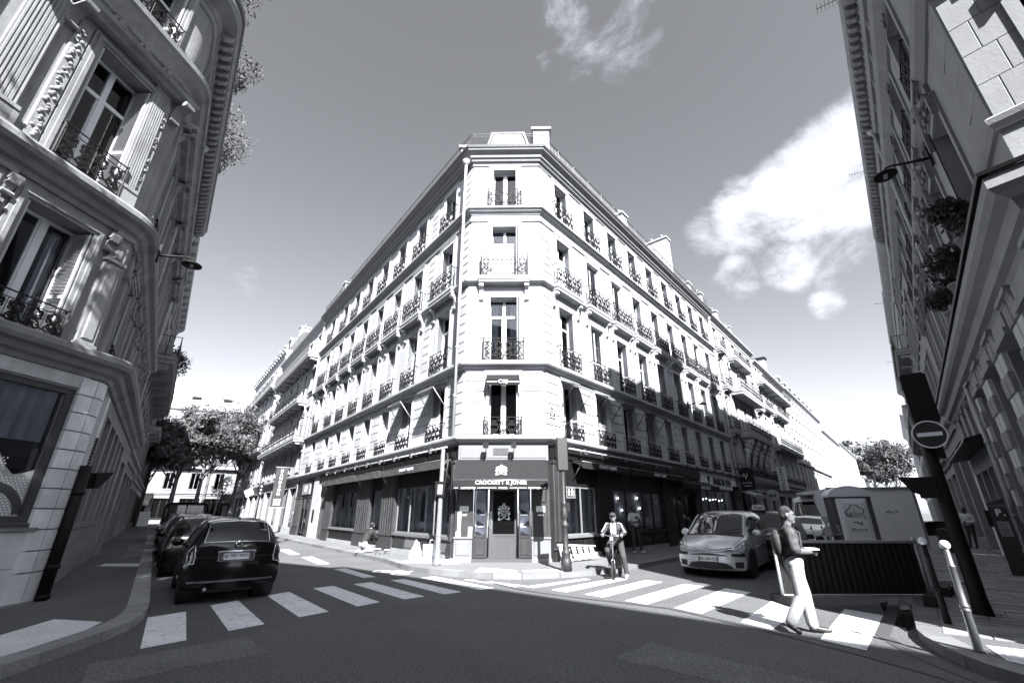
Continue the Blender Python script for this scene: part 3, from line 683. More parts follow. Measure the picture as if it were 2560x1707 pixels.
# rain pipes with hopper heads
def pipe(b, FM, x, z0, z1, r=.06, y=-.10, m=None, hopper=True, steps=()):
    q = MB(); q.tube([(x, y, z0), (x, y, z1)], r, 8)
    z = z0 + 1.4
    while z < z1 - .5: q.lathe([(r, z), (r + .018, z + .005), (r + .018, z + .075), (r, z + .08)], 8, (x, y, 0)); z += 1.9
    if hopper: q.lathe([(r, z1 - .05), (.10, z1), (.17, z1 + .12), (.18, z1 + .22), (.15, z1 + .25), (.001, z1 + .25)], 12, (x, y, 0))
    return put('rain_pipe', q.mesh('rain_pipe', m or PIPE), b, FM)
pipe(CB, FL, -.12, 4.16, 16.45, y=-.34); pipe(CB, FL, -LEN_L + .12, .12, 16.5, y=-.12); pipe(CB, FR, LEN_R - .12, 3.9, 16.5, y=-.14, hopper=True)
# roof: zinc slope, attic front over the chamfer, railing, chimneys
q = MB(); o = [(P_END_L.x, P_END_L.y), (CL.x, CL.y), (CR.x, CR.y), (P_END_R.x, P_END_R.y)]
def inward(FM, x, d): v = FM @ Vector((x, d, 0)); return (v.x, v.y)
ro = [inward(FL, -LEN_L, .35), inward(FL, -.6, .35), inward(FR, .6, .35), inward(FR, LEN_R, .35)]; ri = [inward(FL, -LEN_L, 5.0), inward(FL, -6.5, 5.0), inward(FR, 6.0, 5.0), inward(FR, LEN_R, 5.0)]
for k in range(3):
    q.face([(*ro[k], 17.28), (*ro[k + 1], 17.28), (*ri[k + 1], 19.2), (*ri[k], 19.2)]); q.face([(*o[k], 17.28), (*o[k + 1], 17.28), (*ro[k + 1], 17.279), (*ro[k], 17.279)])
q.face([(*ri[0], 19.2), (*ri[1], 19.2), (*ri[2], 19.2), (*ri[3], 19.2)])
put('roof', q.mesh('roof', ZINC), CB)
q = MB(); q.prism([(-1.05, 17.25), (1.40, 17.25), (.84, 19.2), (-.56, 19.2)], 'y', .75, 4.0); q.box(-.64, .92, .70, 4.05, 19.2, 19.27)
at = put('attic_front', q.mesh('attic_front', PLASTER, fix=True), CB, FC)
for s, xa, xb in ((0, -1.12, -.62), (1, 1.47, .90)):
    q = MB(); q.tube([(xa, .72, 17.25), (xb, .72, 19.24)], .07, 4, smooth=False); put('attic_edging', q.mesh('attic_edging', GUTTER), at, FC)
roof_rail(CB, FC, -1.50, 1.68, 17.28, .80, -.30); roof_rail(CB, FL, -LEN_L + .3, .12, 17.28, .80, -.30); roof_rail(CB, FR, -.12, LEN_R - .3, 17.28, .80, -.30)
chimney(CB, FC, 1.42, 2.22, 1.05, 3.0, 17.0, 19.75, pots=2); chimney(CB, FC, -2.25, -1.2, 1.3, 3.2, 17.0, 18.85, pots=2)
chimney(CB, FL, -7.0, -6.2, 1.3, 2.6, 17.5, 20.2, pots=2); chimney(CB, FR, 10.6, 11.3, .9, 3.2, 17.4, 20.5, pots=3)
chimney(CB, FR, 18.4, 19.1, .8, 6.2, 17.3, 22.6, pots=6); chimney(CB, FR, 22.0, 22.7, .7, 3.0, 17.3, 19.9, pots=2); chimney(CB, FL, -23.3, -22.6, .8, 6.5, 17.3, 20.6, pots=6)

# ------------------------------------------------------------------ ground floor: shop fronts
SL = T(0, 0, 0)
LIGHTPANEL = mat('primer_panel', .13, .6, var=.12, scale=3); PANEL = mat('varnished_panel', .026, .4, var=.25, scale=3, streak=.35); LITWALL = INSIDE
def panelled(b, FM, x0, x1, y, z0, z1, m, name='base_panel', fields=1, t=.06):
    q = MB(); q.box(x0, x1, y, y + t, z0, z1); w = (x1 - x0) / fields
    for k in range(fields):
        a, c = x0 + k * w + .07, x0 + (k + 1) * w - .07
        if c - a > .1 and z1 - z0 > .3: q.cham(a, c, y - .018, y + .001, z0 + .08, z1 - .08, .016)
    return put(name, q.mesh(name, m), b, FM)
def display(b, FM, x0, x1, y, z0, z1, mull=(), m=None, frame=None, deep=.9, items=True, back=None):
    """shop window: frame, separate panes, white stage with a back wall behind the glass"""
    q = MB(); f = .05; xs = [x0] + list(mull) + [x1]
    for k, x in enumerate(xs): q.box(x - f / 2, x + f / 2, y, y + .07, z0, z1)
    q.box(x0, x1, y + .002, y + .068, z0, z0 + .05); q.box(x0, x1, y + .002, y + .068, z1 - .06, z1)
    o = put('shop_window', q.mesh('shop_window', frame or SHOPD), b, FM)
    gm = MATS.get('shop_glass') or clear_glass('shop_glass', .8, 1.45, .92)
    for k in range(len(xs) - 1):
        p = MB(); p.face([(xs[k] + f / 2, y + .035, z0 + .05), (xs[k + 1] - f / 2, y + .035, z0 + .05), (xs[k + 1] - f / 2, y + .035, z1 - .06), (xs[k] + f / 2, y + .035, z1 - .06)]); put('pane', p.mesh('pane', gm), o, FM)
    p = MB(); bk = back or INSIDE
    p.box(x0 - .02, x1 + .02, y + .08, y + deep, z0 - .02, z0 + .03); p.face([(x0, y + deep, z0), (x1, y + deep, z0), (x1, y + deep, z1 + .2), (x0, y + deep, z1 + .2)], 0)
    p.face([(x0 - .02, y + .08, z0), (x0 - .02, y + deep, z0), (x0 - .02, y + deep, z1 + .2), (x0 - .02, y + .08, z1 + .2)], 0); p.face([(x1 + .02, y + .08, z0), (x1 + .02, y + .08, z1 + .2), (x1 + .02, y + deep, z1 + .2), (x1 + .02, y + deep, z0)], 0)
    p.face([(x0 - .02, y + .08, z1 + .2), (x1 + .02, y + .08, z1 + .2), (x1 + .02, y + deep, z1 + .2), (x0 - .02, y + deep, z1 + .2)], 1)
    put('display_stage', p.mesh('display_stage', [bk, ROOMD]), o, FM)
    return o
# chamfer ---------------------------------------------------------------
yF = -.22
panelled(CB, FC, -1.50, 1.64, yF + .06, 3.28, 3.80, mat('fascia_paint', .125, .55, var=.06), 'fascia_board')
q = MB(); q.box(-.28, .26, yF + .028, yF + .05, 3.46, 3.70); pl = put('shop_plaque', q.mesh('shop_plaque', mat('plaque_metal', .04, .5, var=.4, scale=12)), CB, FC)
put('shop_transom', MB.mesh((lambda q: (q.box(-1.5, 1.64, yF + .1, yF + .3, 2.36, 3.30), q)[1])(MB()), 'shop_transom', SHOPD), CB, FC)
for a, c in ((-1.52, -.92), (1.02, 1.64)):
    panelled(CB, FC, a, c, yF, .22, .80, LIGHTPANEL, 'base_panel'); q = MB(); q.box(a - .02, c + .02, yF - .03, yF + .1, .12, .22); put('plinth', q.mesh('plinth', CORN), CB, FC)
    q = MB(); q.box(a - .015, c + .015, yF - .04, yF + .1, .80, .86); put('sill_moulding', q.mesh('sill_moulding', LIGHTPANEL), CB, FC)
    q = MB(); q.box(a, c, yF + .03, yF + .09, .86, 2.40); q.box(a, a + .09, yF, yF + .03, .86, 2.36); q.box(c - .09, c, yF, yF + .03, .86, 2.36); q.box(a + .09, c - .09, yF, yF + .03, .86, .95)
    put('wood_panel', q.mesh('wood_panel', PANEL), CB, FC)
    q = MB(); x = (a + c) / 2; q.box(x - .15, x + .15, yF + .022, yF + .032, 1.62, 1.80); q.box(x - .09, x + .09, yF + .022, yF + .032, 1.50, 1.545); nb = put('notice', q.mesh('notice', WHITE), CB, FC)
# bare primer where the varnish has been stripped from the left panel
q = MB(); q.box(-1.42, -1.31, yF - .004, yF + .012, 1.02, 1.62); q.box(-1.46, -1.30, yF - .0035, yF + .013, .862, 1.02); q.box(-1.06, -.93, yF - .004, yF + .012, .862, 1.16)
put('stripped_paint', q.mesh('stripped_paint', WHITE), CB, FC)
# door recess with two display cabinets
q = MB(); q.box(-.92, 1.02, yF - .10, .30, .12, .22); put('door_step', q.mesh('door_step', mat('dark_step_stone', .05, .6, var=.2)), CB, FC)
for a, c, dx in ((-.90, -.44, 1), (.60, 1.0, -1)):
    panelled(CB, FC, a, c, yF - .02, .24, .82, PANEL, 'cabinet_base', t=.5)
    o = display(CB, FC, a + .03, c - .03, yF, .84, 2.36, frame=PANEL, deep=.42)
    for z in (1.16, 1.52, 1.90): 
        q = MB(); q.box(a + .05, c - .05, yF + .10, yF + .38, z, z + .015); put('shelf', q.mesh('shelf', mat('shelf_glass', .45, .15)), o, FC)
q = MB(); q.box(-.40, .56, .155, .18, .22, 2.40); q.box(-.40, -.27, .10, .155, .22, 2.36); q.box(.46, .56, .10, .155, .22, 2.36); q.box(-.27, .46, .10, .155, .22, .36); q.box(-.27, .46, .105, .155, .36, .86); q.box(-.27, .46, .09, .155, .86, .93); q.box(-.27, .46, .10, .155, 2.28, 2.36)
DOOR = put('shop_door', q.mesh('shop_door', mat('pale_oak_door', .05, .45, var=.12, streak=.3)), CB, FC)
q = MB(); q.box(-.27, .46, .125, .14, .93, 2.28); put('pane', q.mesh('pane', GLASSD), DOOR, FC)
q = MB(); q.box(-.365, -.30, .085, .10, 1.10, 1.62); q.tube([(-.335, .085, 1.2), (-.335, .04, 1.24), (-.335, .04, 1.5), (-.335, .085, 1.54)], .012, 6); put('handle', q.mesh('handle', mat('steel', .45, .3, metal=.9)), DOOR, FC)
# crest: shield with supporters, used on the door glass and on the awning
def crest_mesh(h):
    q = MB(); k = h / 1.0
    def tub(pts, r=.022): q.tube([(x * k, 0, z * k) for x, z in pts], r * k, 5, smooth=False)
    sh = [(-.2, .28), (.2, .28), (.22, .0), (.12, -.22), (0, -.34), (-.12, -.22), (-.22, 0), (-.2, .28)]; tub(sh)
    tub([(-.14, .2), (.14, .2), (.14, .0), (0, -.24), (-.14, 0), (-.14, .2)], .014); tub([(0, .2), (0, -.22)], .014); tub([(-.15, .06), (.15, .06)], .014)
    for s in (-1, 1):
        tub([(s * .1, .34), (s * .26, .40), (s * .34, .28), (s * .30, .12), (s * .40, .02), (s * .36, -.16), (s * .26, -.22), (s * .34, -.32), (s * .40, -.42), (s * .28, -.46), (s * .2, -.38)]); tub(spiral(s * .33, .24, .07, 0, 1.3, s)); tub(spiral(s * .34, -.05, .07, 0, 1.3, -s)); tub(spiral(s * .33, -.42, .08, 0, 1.3, s)); tub([(s * .05, -.36), (s * .2, -.44), (s * .34, -.38)], .02)
    tub([(-.1, .30), (-.13, .42), (0, .48), (.13, .42), (.1, .30), (-.1, .30)]); tub([(-.07, .48), (-.05, .58), (.02, .54), (.07, .60), (.05, .47)], .025); tub([(-.04, .40), (.05, .44), (.03, .36)], .03)
    return q.mesh('crest', LETTER)
put('crest', crest_mesh(.50), DOOR, FC @ T(.10, .118, 1.60))
# main awning
def awning(b, FM, x0, x1, zt, zb, out, drop, label_=None, m=None, y0=-.25, ribs=0, arms=True, letter_h=.12, lw_=None, side=True, name='awning', ly=None, scallop=0):
    m = m or AWN; q = MB(); n = max(2, int((x1 - x0) / .5)); t = .012
    for k in range(n):
        a, c = x0 + (x1 - x0) * k / n, x0 + (x1 - x0) * (k + 1) / n; sag = [-.012 * math.sin(math.pi * v) for v in (k / n, (k + 1) / n)]
        for dz in (0, -t): 
            f = [(a, y0, zt + dz), (a, y0 - out, zb + sag[0] + dz), (c, y0 - out, zb + sag[1] + dz), (c, y0, zt + dz)]; q.face(f if dz else f[::-1])
    if side:
        for x in (x0, x1): q.face([(x, y0, zt), (x, y0 - out, zb), (x, y0 - out, zb - drop * .9), (x, y0, zt - (zt - zb) * .35)])
    o = put(name, q.mesh(name, m), b, FM)
    q = MB()
    for k in range(n):
        a, c = x0 + (x1 - x0) * k / n, x0 + (x1 - x0) * (k + 1) / n; w = [.018 * math.sin(7.1 * v) for v in (a, c)]
        q.face([(a, y0 - out - .004, zb), (a, y0 - out - .012 + w[0], zb - drop), (c, y0 - out - .012 + w[1], zb - drop), (c, y0 - out - .004, zb)]); q.face([(a, y0 - out + .004, zb), (c, y0 - out + .004, zb), (c, y0 - out + w[1] - .003, zb - drop), (a, y0 - out + w[0] - .003, zb - drop)])
    put('valance', q.mesh('valance', m), o, FM)
    if arms:
        q = MB()
        for x in (x0 + .05, x1 - .05): q.tube([(x, y0 + .02, zb - drop - .35), (x, y0 - out + .03, zb - .02)], .014, 6)
        q.tube([(x0, y0 - out, zb + .004), (x1, y0 - out, zb + .004)], .016, 6); put('awning_arms', q.mesh('awning_arms', mat('awning_steel', .20, .4, metal=.6)), o, FM)
    if label_:
        put('lettering', text_mesh(label_, letter_h, .004, lw_), o, FM @ T((x0 + x1) / 2 if ly is None else ly, y0 - out - .034, zb - drop / 2))
    return o
AW = awning(CB, FC, -1.52, 1.55, 3.30, 2.58, .72, .29)
FW = FC @ T(0, -.99, 0)
put('lettering', text_mesh('CROCKETT & JONES', .15, .004, 1.66, bold=.006), AW, FC @ T(.03, -.255 - .72 - .035, 2.485))
for s, x in (('LONDRES', -1.02), ('PARIS', .10), ('NEW-YORK', 1.15)): put('lettering', text_mesh(s, .055, .004, .46 if s != 'PARIS' else .27), AW, FC @ T(x, -1.012, 2.335))
q = MB()
for a, c in ((-1.48, -1.36), (-.72, -.12), (.32, .86), (1.42, 1.48)): q.box(a, c, -1.0135, -1.0095, 2.325, 2.342)
put('lettering_rule', q.mesh('lettering_rule', LETTER), AW, FC)
sl_ = math.atan2(.72, .72); put('crest', crest_mesh(.46), AW, FC @ T(.03, -.25 - .44, 2.90) @ RX(R(-45)) @ T(0, -.01, 0))
# lamps over the fascia
for x in (-.52, .44):
    t = MB(); t.box(-.09, .09, -.12, .02, 0, .17); t.tube([(.02, -.02, .02), (-.02, .10, -.22), (-.10, .20, -.42)], .012, 6); t.box(-.13, -.05, .16, .25, -.44, -.40)
    put('fascia_lamp', cached(('flamp',), lambda: t.mesh('fascia_lamp', BLACK)), CB, FC @ T(x, yF - .28, 3.66))
# street name plate on the right of the chamfer
q = MB(); w, h = .21, .30
q.box(-w, w, -.045, -.03, 0, h); q.prism([(-w * .8, h + .01)] + [(w * .8 * math.cos(a), h + .01 + .15 * math.sin(a)) for a in [math.pi - k * math.pi / 10 for k in range(1, 10)]] + [(w * .8, h + .01)], 'y', -.043, -.03)
SP = put('street_name_plate', q.mesh('street_name_plate', mat('enamel_plate', .03, .3)), CB, FR @ T(.42, 0, 4.78))
q = MB(); 
for a, c, d, e in ((-w, w, h - .018, h), (-w, w, 0, .018), (-w, -w + .018, .018, h - .018), (w - .018, w, .018, h - .018)): q.box(a, c, -.05, -.046, d, e)
put('plate_border', q.mesh('plate_border', LETTER), SP, FR @ T(.42, 0, 4.78))
for s, z, hh, ww in (('8e Arrt', h + .07, .06, .2), ('RUE', .21, .065, .16), ('PASQUIER', .105, .065, .33)): put('lettering', text_mesh(s, hh, .003, ww), SP, FR @ T(.42, -.047, 4.78 + z))
# first-floor awning with initials, folded
A1 = awning(CB, FC, -.58, .66, 6.42, 6.16, .34, .24, y0=-.08, side=True, arms=False)
put('lettering', text_mesh('C&J', .16, .004, .34, bold=.01), A1, FC @ T(.04, -.08 - .34 - .034, 6.04))
q = MB()
for a, c in ((-.54, -.17), (.25, .62)): q.box(a, c, -.453, -.449, 6.03, 6.05)
put('lettering_rule', q.mesh('lettering_rule', LETTER), A1, FC)
for s in (-.60, .68):
    q = MB(); q.tube([(s, -.02, 5.42), (s, -.40, 6.13)], .013, 6); put('awning_arm', q.mesh('awning_arm', IRON), A1, FC)
# awnings drawn out over first-floor windows on both wings
for FM, xs in ((FL, [-1.95, -5.0]), (FR, [1.72, 4.3, 6.75, 9.17])):
    for x in xs:
        o = awning(CB, FM, x - .68, x + .68, 6.46, 6.18, .62, .10, y0=-.06, side=False, arms=False, m=mat('pale_awning_canvas', .10, .8))
        for s in (-1, 1):
            q = MB(); q.tube([(x + s * .66, -.02, 5.38), (x + s * .66, -.66, 6.15)], .016, 6); put('awning_arm', q.mesh('awning_arm', PIPE if FM is FL else IRON), o, FM)
# ------------------------------------------------------------------ left wing shop
def pilaster(b, FM, x0, x1, z0, z1, m, y=-.24, name='shop_pilaster'):
    q = MB(); q.box(x0, x1, y, y + .2, z0, z1); n = max(1, int((x1 - x0) / .22)); w = (x1 - x0) / n
    for k in range(n): q.cham(x0 + k * w + .03, x0 + (k + 1) * w - .03, y - .03, y + .001, z0 + .55, z1 - .12, .02)
    q.box(x0 - .02, x1 + .02, y - .05, y + .1, z0, z0 + .5); q.box(x0 - .02, x1 + .02, y - .05, y + .1, z1 - .1, z1)
    return put(name, q.mesh(name, m), b, FM)
PIL = mat('worn_pilaster_paint', .035, .45, var=.35, scale=3, streak=.4)
q = MB(); q.box(-17.5, -.1, -.14, 0, 2.55, 3.80); put('shop_transom', q.mesh('shop_transom', SHOPD), CB, FL)
for a, c in [(-.9 - 1.45 * k, -.12 - 1.45 * k + (.0)) for k in range(0)]: pass
x = -17.3
while x < -.3: panelled(CB, FL, x, min(x + 2.1, -.2), -.20, 3.36, 3.76, SHOPD, 'fascia_board', fields=1); x += 2.15
display(CB, FL, -4.86, -.25, -.12, .84, 2.62, mull=(-3.66, -1.6), frame=mat('pale_frame', .16, .5), deep=.42)
display(CB, FL, -7.8, -6.42, -.12, .84, 2.62, frame=SHOPD, deep=.40)
display(CB, FL, -13.75, -9.65, -.12, .84, 2.62, mull=(-12.25, -10.9), frame=SHOPD, deep=.40)
for a, c in ((-.26, -.02), (-6.40, -4.90), (-9.6, -7.84), (-15.1, -13.8)): pilaster(CB, FL, a, c, .14, 3.3, PIL)
q = MB(); q.box(-15.0, -.1, -.26, -.02, .12, .26); put('plinth', q.mesh('plinth', CORN), CB, FL)
for a, c, m in ((-1.7, -.25, LIGHTPANEL), (-2.5, -1.72, PANEL), (-3.7, -2.52, LIGHTPANEL), (-4.86, -3.72, PANEL)): panelled(CB, FL, a, c, -.20, .26, .74, m)
for a, c in ((-7.0, -6.42), (-7.8, -7.02), (-10.3, -9.65), (-11.2, -10.32), (-12.2, -11.22), (-13.75, -12.22)): panelled(CB, FL, a, c, -.20, .26, .74, SHOPD)
for a, c in ((-4.9, -.2), (-7.82, -6.4), (-13.8, -9.6)):
    q = MB(); q.box(a, c, -.27, -.10, .74, .84); put('window_sill', q.mesh('window_sill', LIGHTPANEL), CB, FL)
for a, c, t in ((-5.85, -.35, 'CROCKETT & JONES'), (-9.1, -5.95, None), (-15.0, -9.2, None)): 
    o = awning(CB, FL, a, c, 3.36, 3.30, .42, .28, t, letter_h=.13, lw_=1.3, y0=-.22, arms=True, side=True, m=mat('faded_awning_canvas', .04, .85, var=.15, scale=3))
def lamp_rail(b, FM, x0, x1, z, n, kind=0, y=-.40, m=None):
    q = MB(); q.tube([(x0, y, z), (x1, y, z)], .035, 6)
    o = put('lamp_rail', q.mesh('lamp_rail', m or PIPE), b, FM)
    for k in range(n):
        x = x0 + (x1 - x0) * (k + .5) / n; t = MB()
        if kind == 0: t.tube([(0, 0, 0), (0, -.22, .03)], .012, 6); t.prism([(-.30, -.05), (-.18, -.05), (-.20, -.17), (-.27, -.17)], 'x', -.05, .05); t.box(-.03, .03, -.02, .02, -.10, 0)
        else: t.tube([(0, .35, .08), (0, .0, .05)], .012, 6); t.lathe([(.03, .05), (.06, 0), (.075, -.08), (.05, -.13), (.001, -.14)], 10)
        put('spot_lamp', cached(('spot', kind), lambda: t.mesh('spot_lamp', mat('spot_metal', .45 if kind else .10, .4, metal=.3))), o, FM @ T(x, y, z))
    return o
lamp_rail(CB, FL, -15.1, -.4, 3.77, 9)
# house entrance at the far end of the left wing: oak door, white pier, small shop with glass door
q = MB(); q.box(-16.75, -15.15, -.06, 0, .12, 2.75)
for k in range(4): q.cham(-16.7 + k * .39, -16.35 + k * .39, -.09, -.05, .3, 2.6, .03)
put('house_door', q.mesh('house_door', WOOD), CB, FL)
q = MB(); q.box(-18.6, -16.8, -.16, 0, .12, 3.8); put('stone_pier', q.mesh('stone_pier', STONE), CB, FL)
q = MB(); q.box(-17.9, -17.6, -.20, -.15, 1.05, 1.75); put('door_intercom', q.mesh('door_intercom', BLACK), CB, FL)
q = MB(); q.box(-23.4, -18.7, -.08, 0, 2.5, 3.8); put('shop_transom', q.mesh('shop_transom', SHOPD), CB, FL)
put('shop_sign_board', MB.mesh((lambda q: (q.box(-21.6, -19.6, -.16, -.07, 2.75, 3.45), q)[1])(MB()), 'shop_sign_board', mat('grey_board', .2, .6)), CB, FL)
put('lettering', text_mesh('II', .4, .01, .5), CB, FL @ T(-20.6, -.17, 3.1))
display(CB, FL, -21.6, -19.6, -.06, .3, 2.5, mull=(-20.6,), frame=PIL, deep=1.2)
for a, c in ((-19.6, -18.65), (-23.4, -21.6)): pilaster(CB, FL, a, c, .12, 2.6, PIL, y=-.1)
# ------------------------------------------------------------------ right wing shops
q = MB(); q.box(.1, 14.6, -.14, 0, 2.5, 3.80); put('shop_transom', q.mesh('shop_transom', SHOPD), CB, FR)
x = .3
while x < 14: panelled(CB, FR, x, x + 1.6, -.20, 3.42, 3.78, SHOPD, 'fascia_board'); x += 1.65
display(CB, FR, .85, 2.95, -.12, .86, 2.50, mull=(1.95,), frame=mat('pale_frame', .16, .5), deep=.42)
display(CB, FR, 4.3, 9.2, -.12, .88, 2.50, mull=(5.55, 7.2, 8.2), frame=SHOPD, deep=.7, back=mat('dim_wall', .30, .8))
for a, c in ((.05, .82), (3.0, 4.25), (9.25, 10.35), (13.6, 14.7), (21.4, 22.9)): pilaster(CB, FR, a, c, .14, 3.3, PANEL if a < .5 else SHOPD)
q = MB(); q.box(.1, 22.9, -.26, -.02, .12, .27); put('plinth', q.mesh('plinth', STONE_D), CB, FR)
for a, c in ((.85, 1.8), (1.85, 2.95), (4.3, 6.0), (6.05, 7.6), (7.65, 9.2)): panelled(CB, FR, a, c, -.20, .27, .78, SHOPD)
for a, c in ((.82, 3.0), (4.26, 9.22)):
    q = MB(); q.box(a, c, -.27, -.10, .78, .87); put('window_sill', q.mesh('window_sill', SHOPD if a > 1 else LIGHTPANEL), CB, FR)
for a, c in ((1.35, 5.05), (5.25, 11.1)): awning(CB, FR, a, c, 3.40, 3.34, .42, .24, 'CROCKETT & JONES', letter_h=.15, lw_=1.35, y0=-.22)
lamp_rail(CB, FR, .9, 10.4, 3.77, 6); lamp_rail(CB, FR, 11.0, 23.0, 4.02, 8, 1, y=-.75)
awning(CB, FR, 10.9, 15.9, 3.30, 3.02, .80, .30, 'MARCNELIOS', letter_h=.17, lw_=1.5, y0=-.16, arms=True)
display(CB, FR, 10.4, 13.5, -.08, .3, 2.6, mull=(11.4, 12.5), frame=SHOPD, deep=1.4, back=mat('dim_wall', .30, .8))
q = MB(); q.cham(15.1, 22.4, -.20, 0, 3.02, 3.90, .02); MP = put('shop_sign_board', q.mesh('shop_sign_board', mat('pale_sign', .75, .5)), CB, FR)
put('lettering', text_mesh('MAISON PEN', .46, .03, 3.6, mats=BLETTER, bold=.02), MP, FR @ T(19.2, -.20, 3.46))
q = MB(); 
for s in (-1, 1): q.tube([(0, 0, -.26), (s * .03, 0, -.02), (s * .12, 0, .06), (s * .13, 0, .27)], .035, 5)
q.tube([(0, 0, -.26), (0, 0, .24)], .03, 5); put('sign_emblem', q.mesh('sign_emblem', BLETTER), MP, FR @ T(16.5, -.22, 3.46))
display(CB, FR, 14.9, 21.3, -.08, .35, 3.0, mull=(16.4, 18.0, 19.6), frame=SHOPD, deep=1.6, back=mat('dim_wall', .30, .8))
q = MB(); q.box(22.4, 23.2, -.1, 0, .12, 3.8); put('stone_pier', q.mesh('stone_pier', STONE_D), CB, FR)
# shoes on the stages, parcels, small price cards: loose goods inside the windows
def shoe_mesh():
    q = MB(); P = [(-.14, .05, .10, .035), (-.10, .06, .12, .04), (-.02, .05, .085, .042), (.06, .035, .05, .045), (.12, .025, .03, .04), (.15, .02, .02, .015)]
    for k in range(len(P) - 1):
        (x0, h0, t0, w0), (x1, h1, t1, w1) = P[k], P[k + 1]
        q.face([(x0, -w0, 0), (x1, -w1, 0), (x1, -w1 * .7, t1), (x0, -w0 * .7, t0)]); q.face([(x0, w0, 0), (x0, w0 * .7, t0), (x1, w1 * .7, t1), (x1, w1, 0)]); q.face([(x0, -w0 * .7, t0), (x1, -w1 * .7, t1), (x1, w1 * .7, t1), (x0, w0 * .7, t0)])
    q.face([(-.14, -.035, 0), (-.14, -.025, .10), (-.14, .025, .10), (-.14, .035, 0)]); return q.mesh('shoe', mat('shoe_leather', .02, .3))
for n, (FM, x, z, y, rz, lab) in enumerate(((FC, -.68, .87, -.02, .3, 'dark shoe on the bottom of the left door cabinet'), (FC, -.66, 1.178, -.02, -.4, 'boot on the lowest glass shelf of the left door cabinet'), (FC, -.70, 1.538, -.02, 1.2, 'shoe on the middle shelf of the left door cabinet'), (FC, .80, .87, 0, .4, 'dark shoe on the bottom of the right door cabinet'), (FC, .84, 1.178, -.02, 2.2, 'shoe on the lowest glass shelf of the right door cabinet'), (FC, .80, 1.538, -.02, .2, 'shoe on the middle shelf of the right door cabinet'),
                                                (FL, -2.0, .872, .25, .2, 'black shoe at the right of the near left-wing window'), (FL, -2.9, .872, .25, .3, 'pair shoe nearer the middle of the left-wing window'), (FL, -3.2, .872, .3, .1, 'shoe beside the wide left-wing window mullion'), (FL, -11.6, .872, .3, .2, 'shoe in the far three-pane left-wing window'), (FL, -7.0, .872, .3, .2, 'shoe in the narrow middle left-wing window'))):
    put('shoe', cached(('shoe',), shoe_mesh), None, FM @ T(x, y, z) @ RZ(rz) @ SCL(1.15, 1.15, 1.3), lab, 'shoe', 'shoes shown in the shop windows')
for FM, x, y, lab in ((FL, -3.0, -.0, 'small sloping card under the wide left-wing shop window'), (FL, -7.2, -.0, 'small sloping card in the narrow left-wing shop window'), (FL, -11.5, -.0, 'small sloping card in the three-pane left-wing window'), (FR, 1.6, 0, 'pale sloping card in the first right-wing window')):
    q = MB(); q.prism([(0, 0), (.25, 0), (.25, .14)], 'x', -.35, .35); o = put('price_card', cached(('card',), lambda: q.mesh('price_card', WHITE)), None, FM @ T(x, y, .872), lab, 'card', 'cards in the shop windows')
    q2 = MB(); q2.face([(-.12, .05, .032), (.12, .05, .032), (.12, .19, .11), (-.12, .19, .11)]); put('card_print', cached(('cardp',), lambda: q2.mesh('card_print', BLACK)), o, FM @ T(x, y - .003, .872 + .004))
# bulbs glowing inside the dark right-wing windows
BULB = mat('bulb', .9, .5, var=0, emit=5.0)
ORD = ('first', 'second', 'third', 'fourth', 'fifth', 'sixth', 'seventh', 'eighth', 'ninth', 'tenth', 'eleventh')
def bulb(x, y, z, ln, lab, grp):
    M = FR @ T(x, y, z); q = MB(); q.sphere((0, 0, 0), .032, 6); o = put('hanging_bulb', cached(('bulb',), lambda: q.mesh('hanging_bulb', BULB)), None, M, lab, 'lamp', grp)
    q2 = MB(); q2.tube([(0, 0, .03), (0, 0, ln)], .004, 4); put('wire', q2.mesh('wire', IRON), o, M)
for k, (x, z) in enumerate(((4.9, 2.25), (4.95, 1.75), (6.0, 2.2), (6.3, 1.7), (7.9, 2.25), (8.1, 1.8))):
    bulb(x, .5, z, 2.6 - z, '%s lit bulb of the %s left of the dark right-wing shop window' % (('upper', 'lower')[k % 2], ('pair nearest the corner,', 'middle pair,', 'farthest pair,')[k // 2]), 'bulbs in the dark shop window')
for k in range(11): bulb(14.4 + k * .62, .4, 2.35 + .04 * (k % 3), .5, '%s lit bulb from the left in the row under the tailor sign' % ORD[k], 'bulbs under the tailor sign')

for FM, x0, x1 in ((FL, -4.7, -.4), (FL, -13.6, -9.8), (FR, .95, 2.85)):
    q = MB(); n = 4
    for k in range(n):
        a = x0 + (x1 - x0) * (k + .25) / n; c = x0 + (x1 - x0) * (k + .72) / n; q.box(a, c, .22, .26, 1.25, 2.35)
    o = put('display_niche', q.mesh('display_niche', mat('niche_dark', .03, .6)), None, FM @ I4, 'dark niches behind the goods in the %s' % ('near left-wing shop window' if x0 == -4.7 else 'far left-wing shop window' if x0 < -9 else 'first right-wing shop window'), 'display niche')
    q = MB()
    for k in range(n + 1): a = x0 + (x1 - x0) * (k - .02) / n; q.box(a - .09, a + .09, .05, .20, .88, 2.5)
    put('display_post', q.mesh('display_post', INSIDE), o, FM @ I4)
q = MB(); q.lathe([(.02, .22), (.05, .20), (.20, .02), (.21, 0)], 16); M = FL @ T(-3.95, .08, 2.15); o = put('pendant_lamp', q.mesh('pendant_lamp', WHITE), None, M, 'white dome pendant lamp in the near left-wing shop window', 'lamp'); q = MB(); q.tube([(0, 0, .2), (0, 0, .45)], .006, 5); put('wire', q.mesh('wire', IRON), o, M)
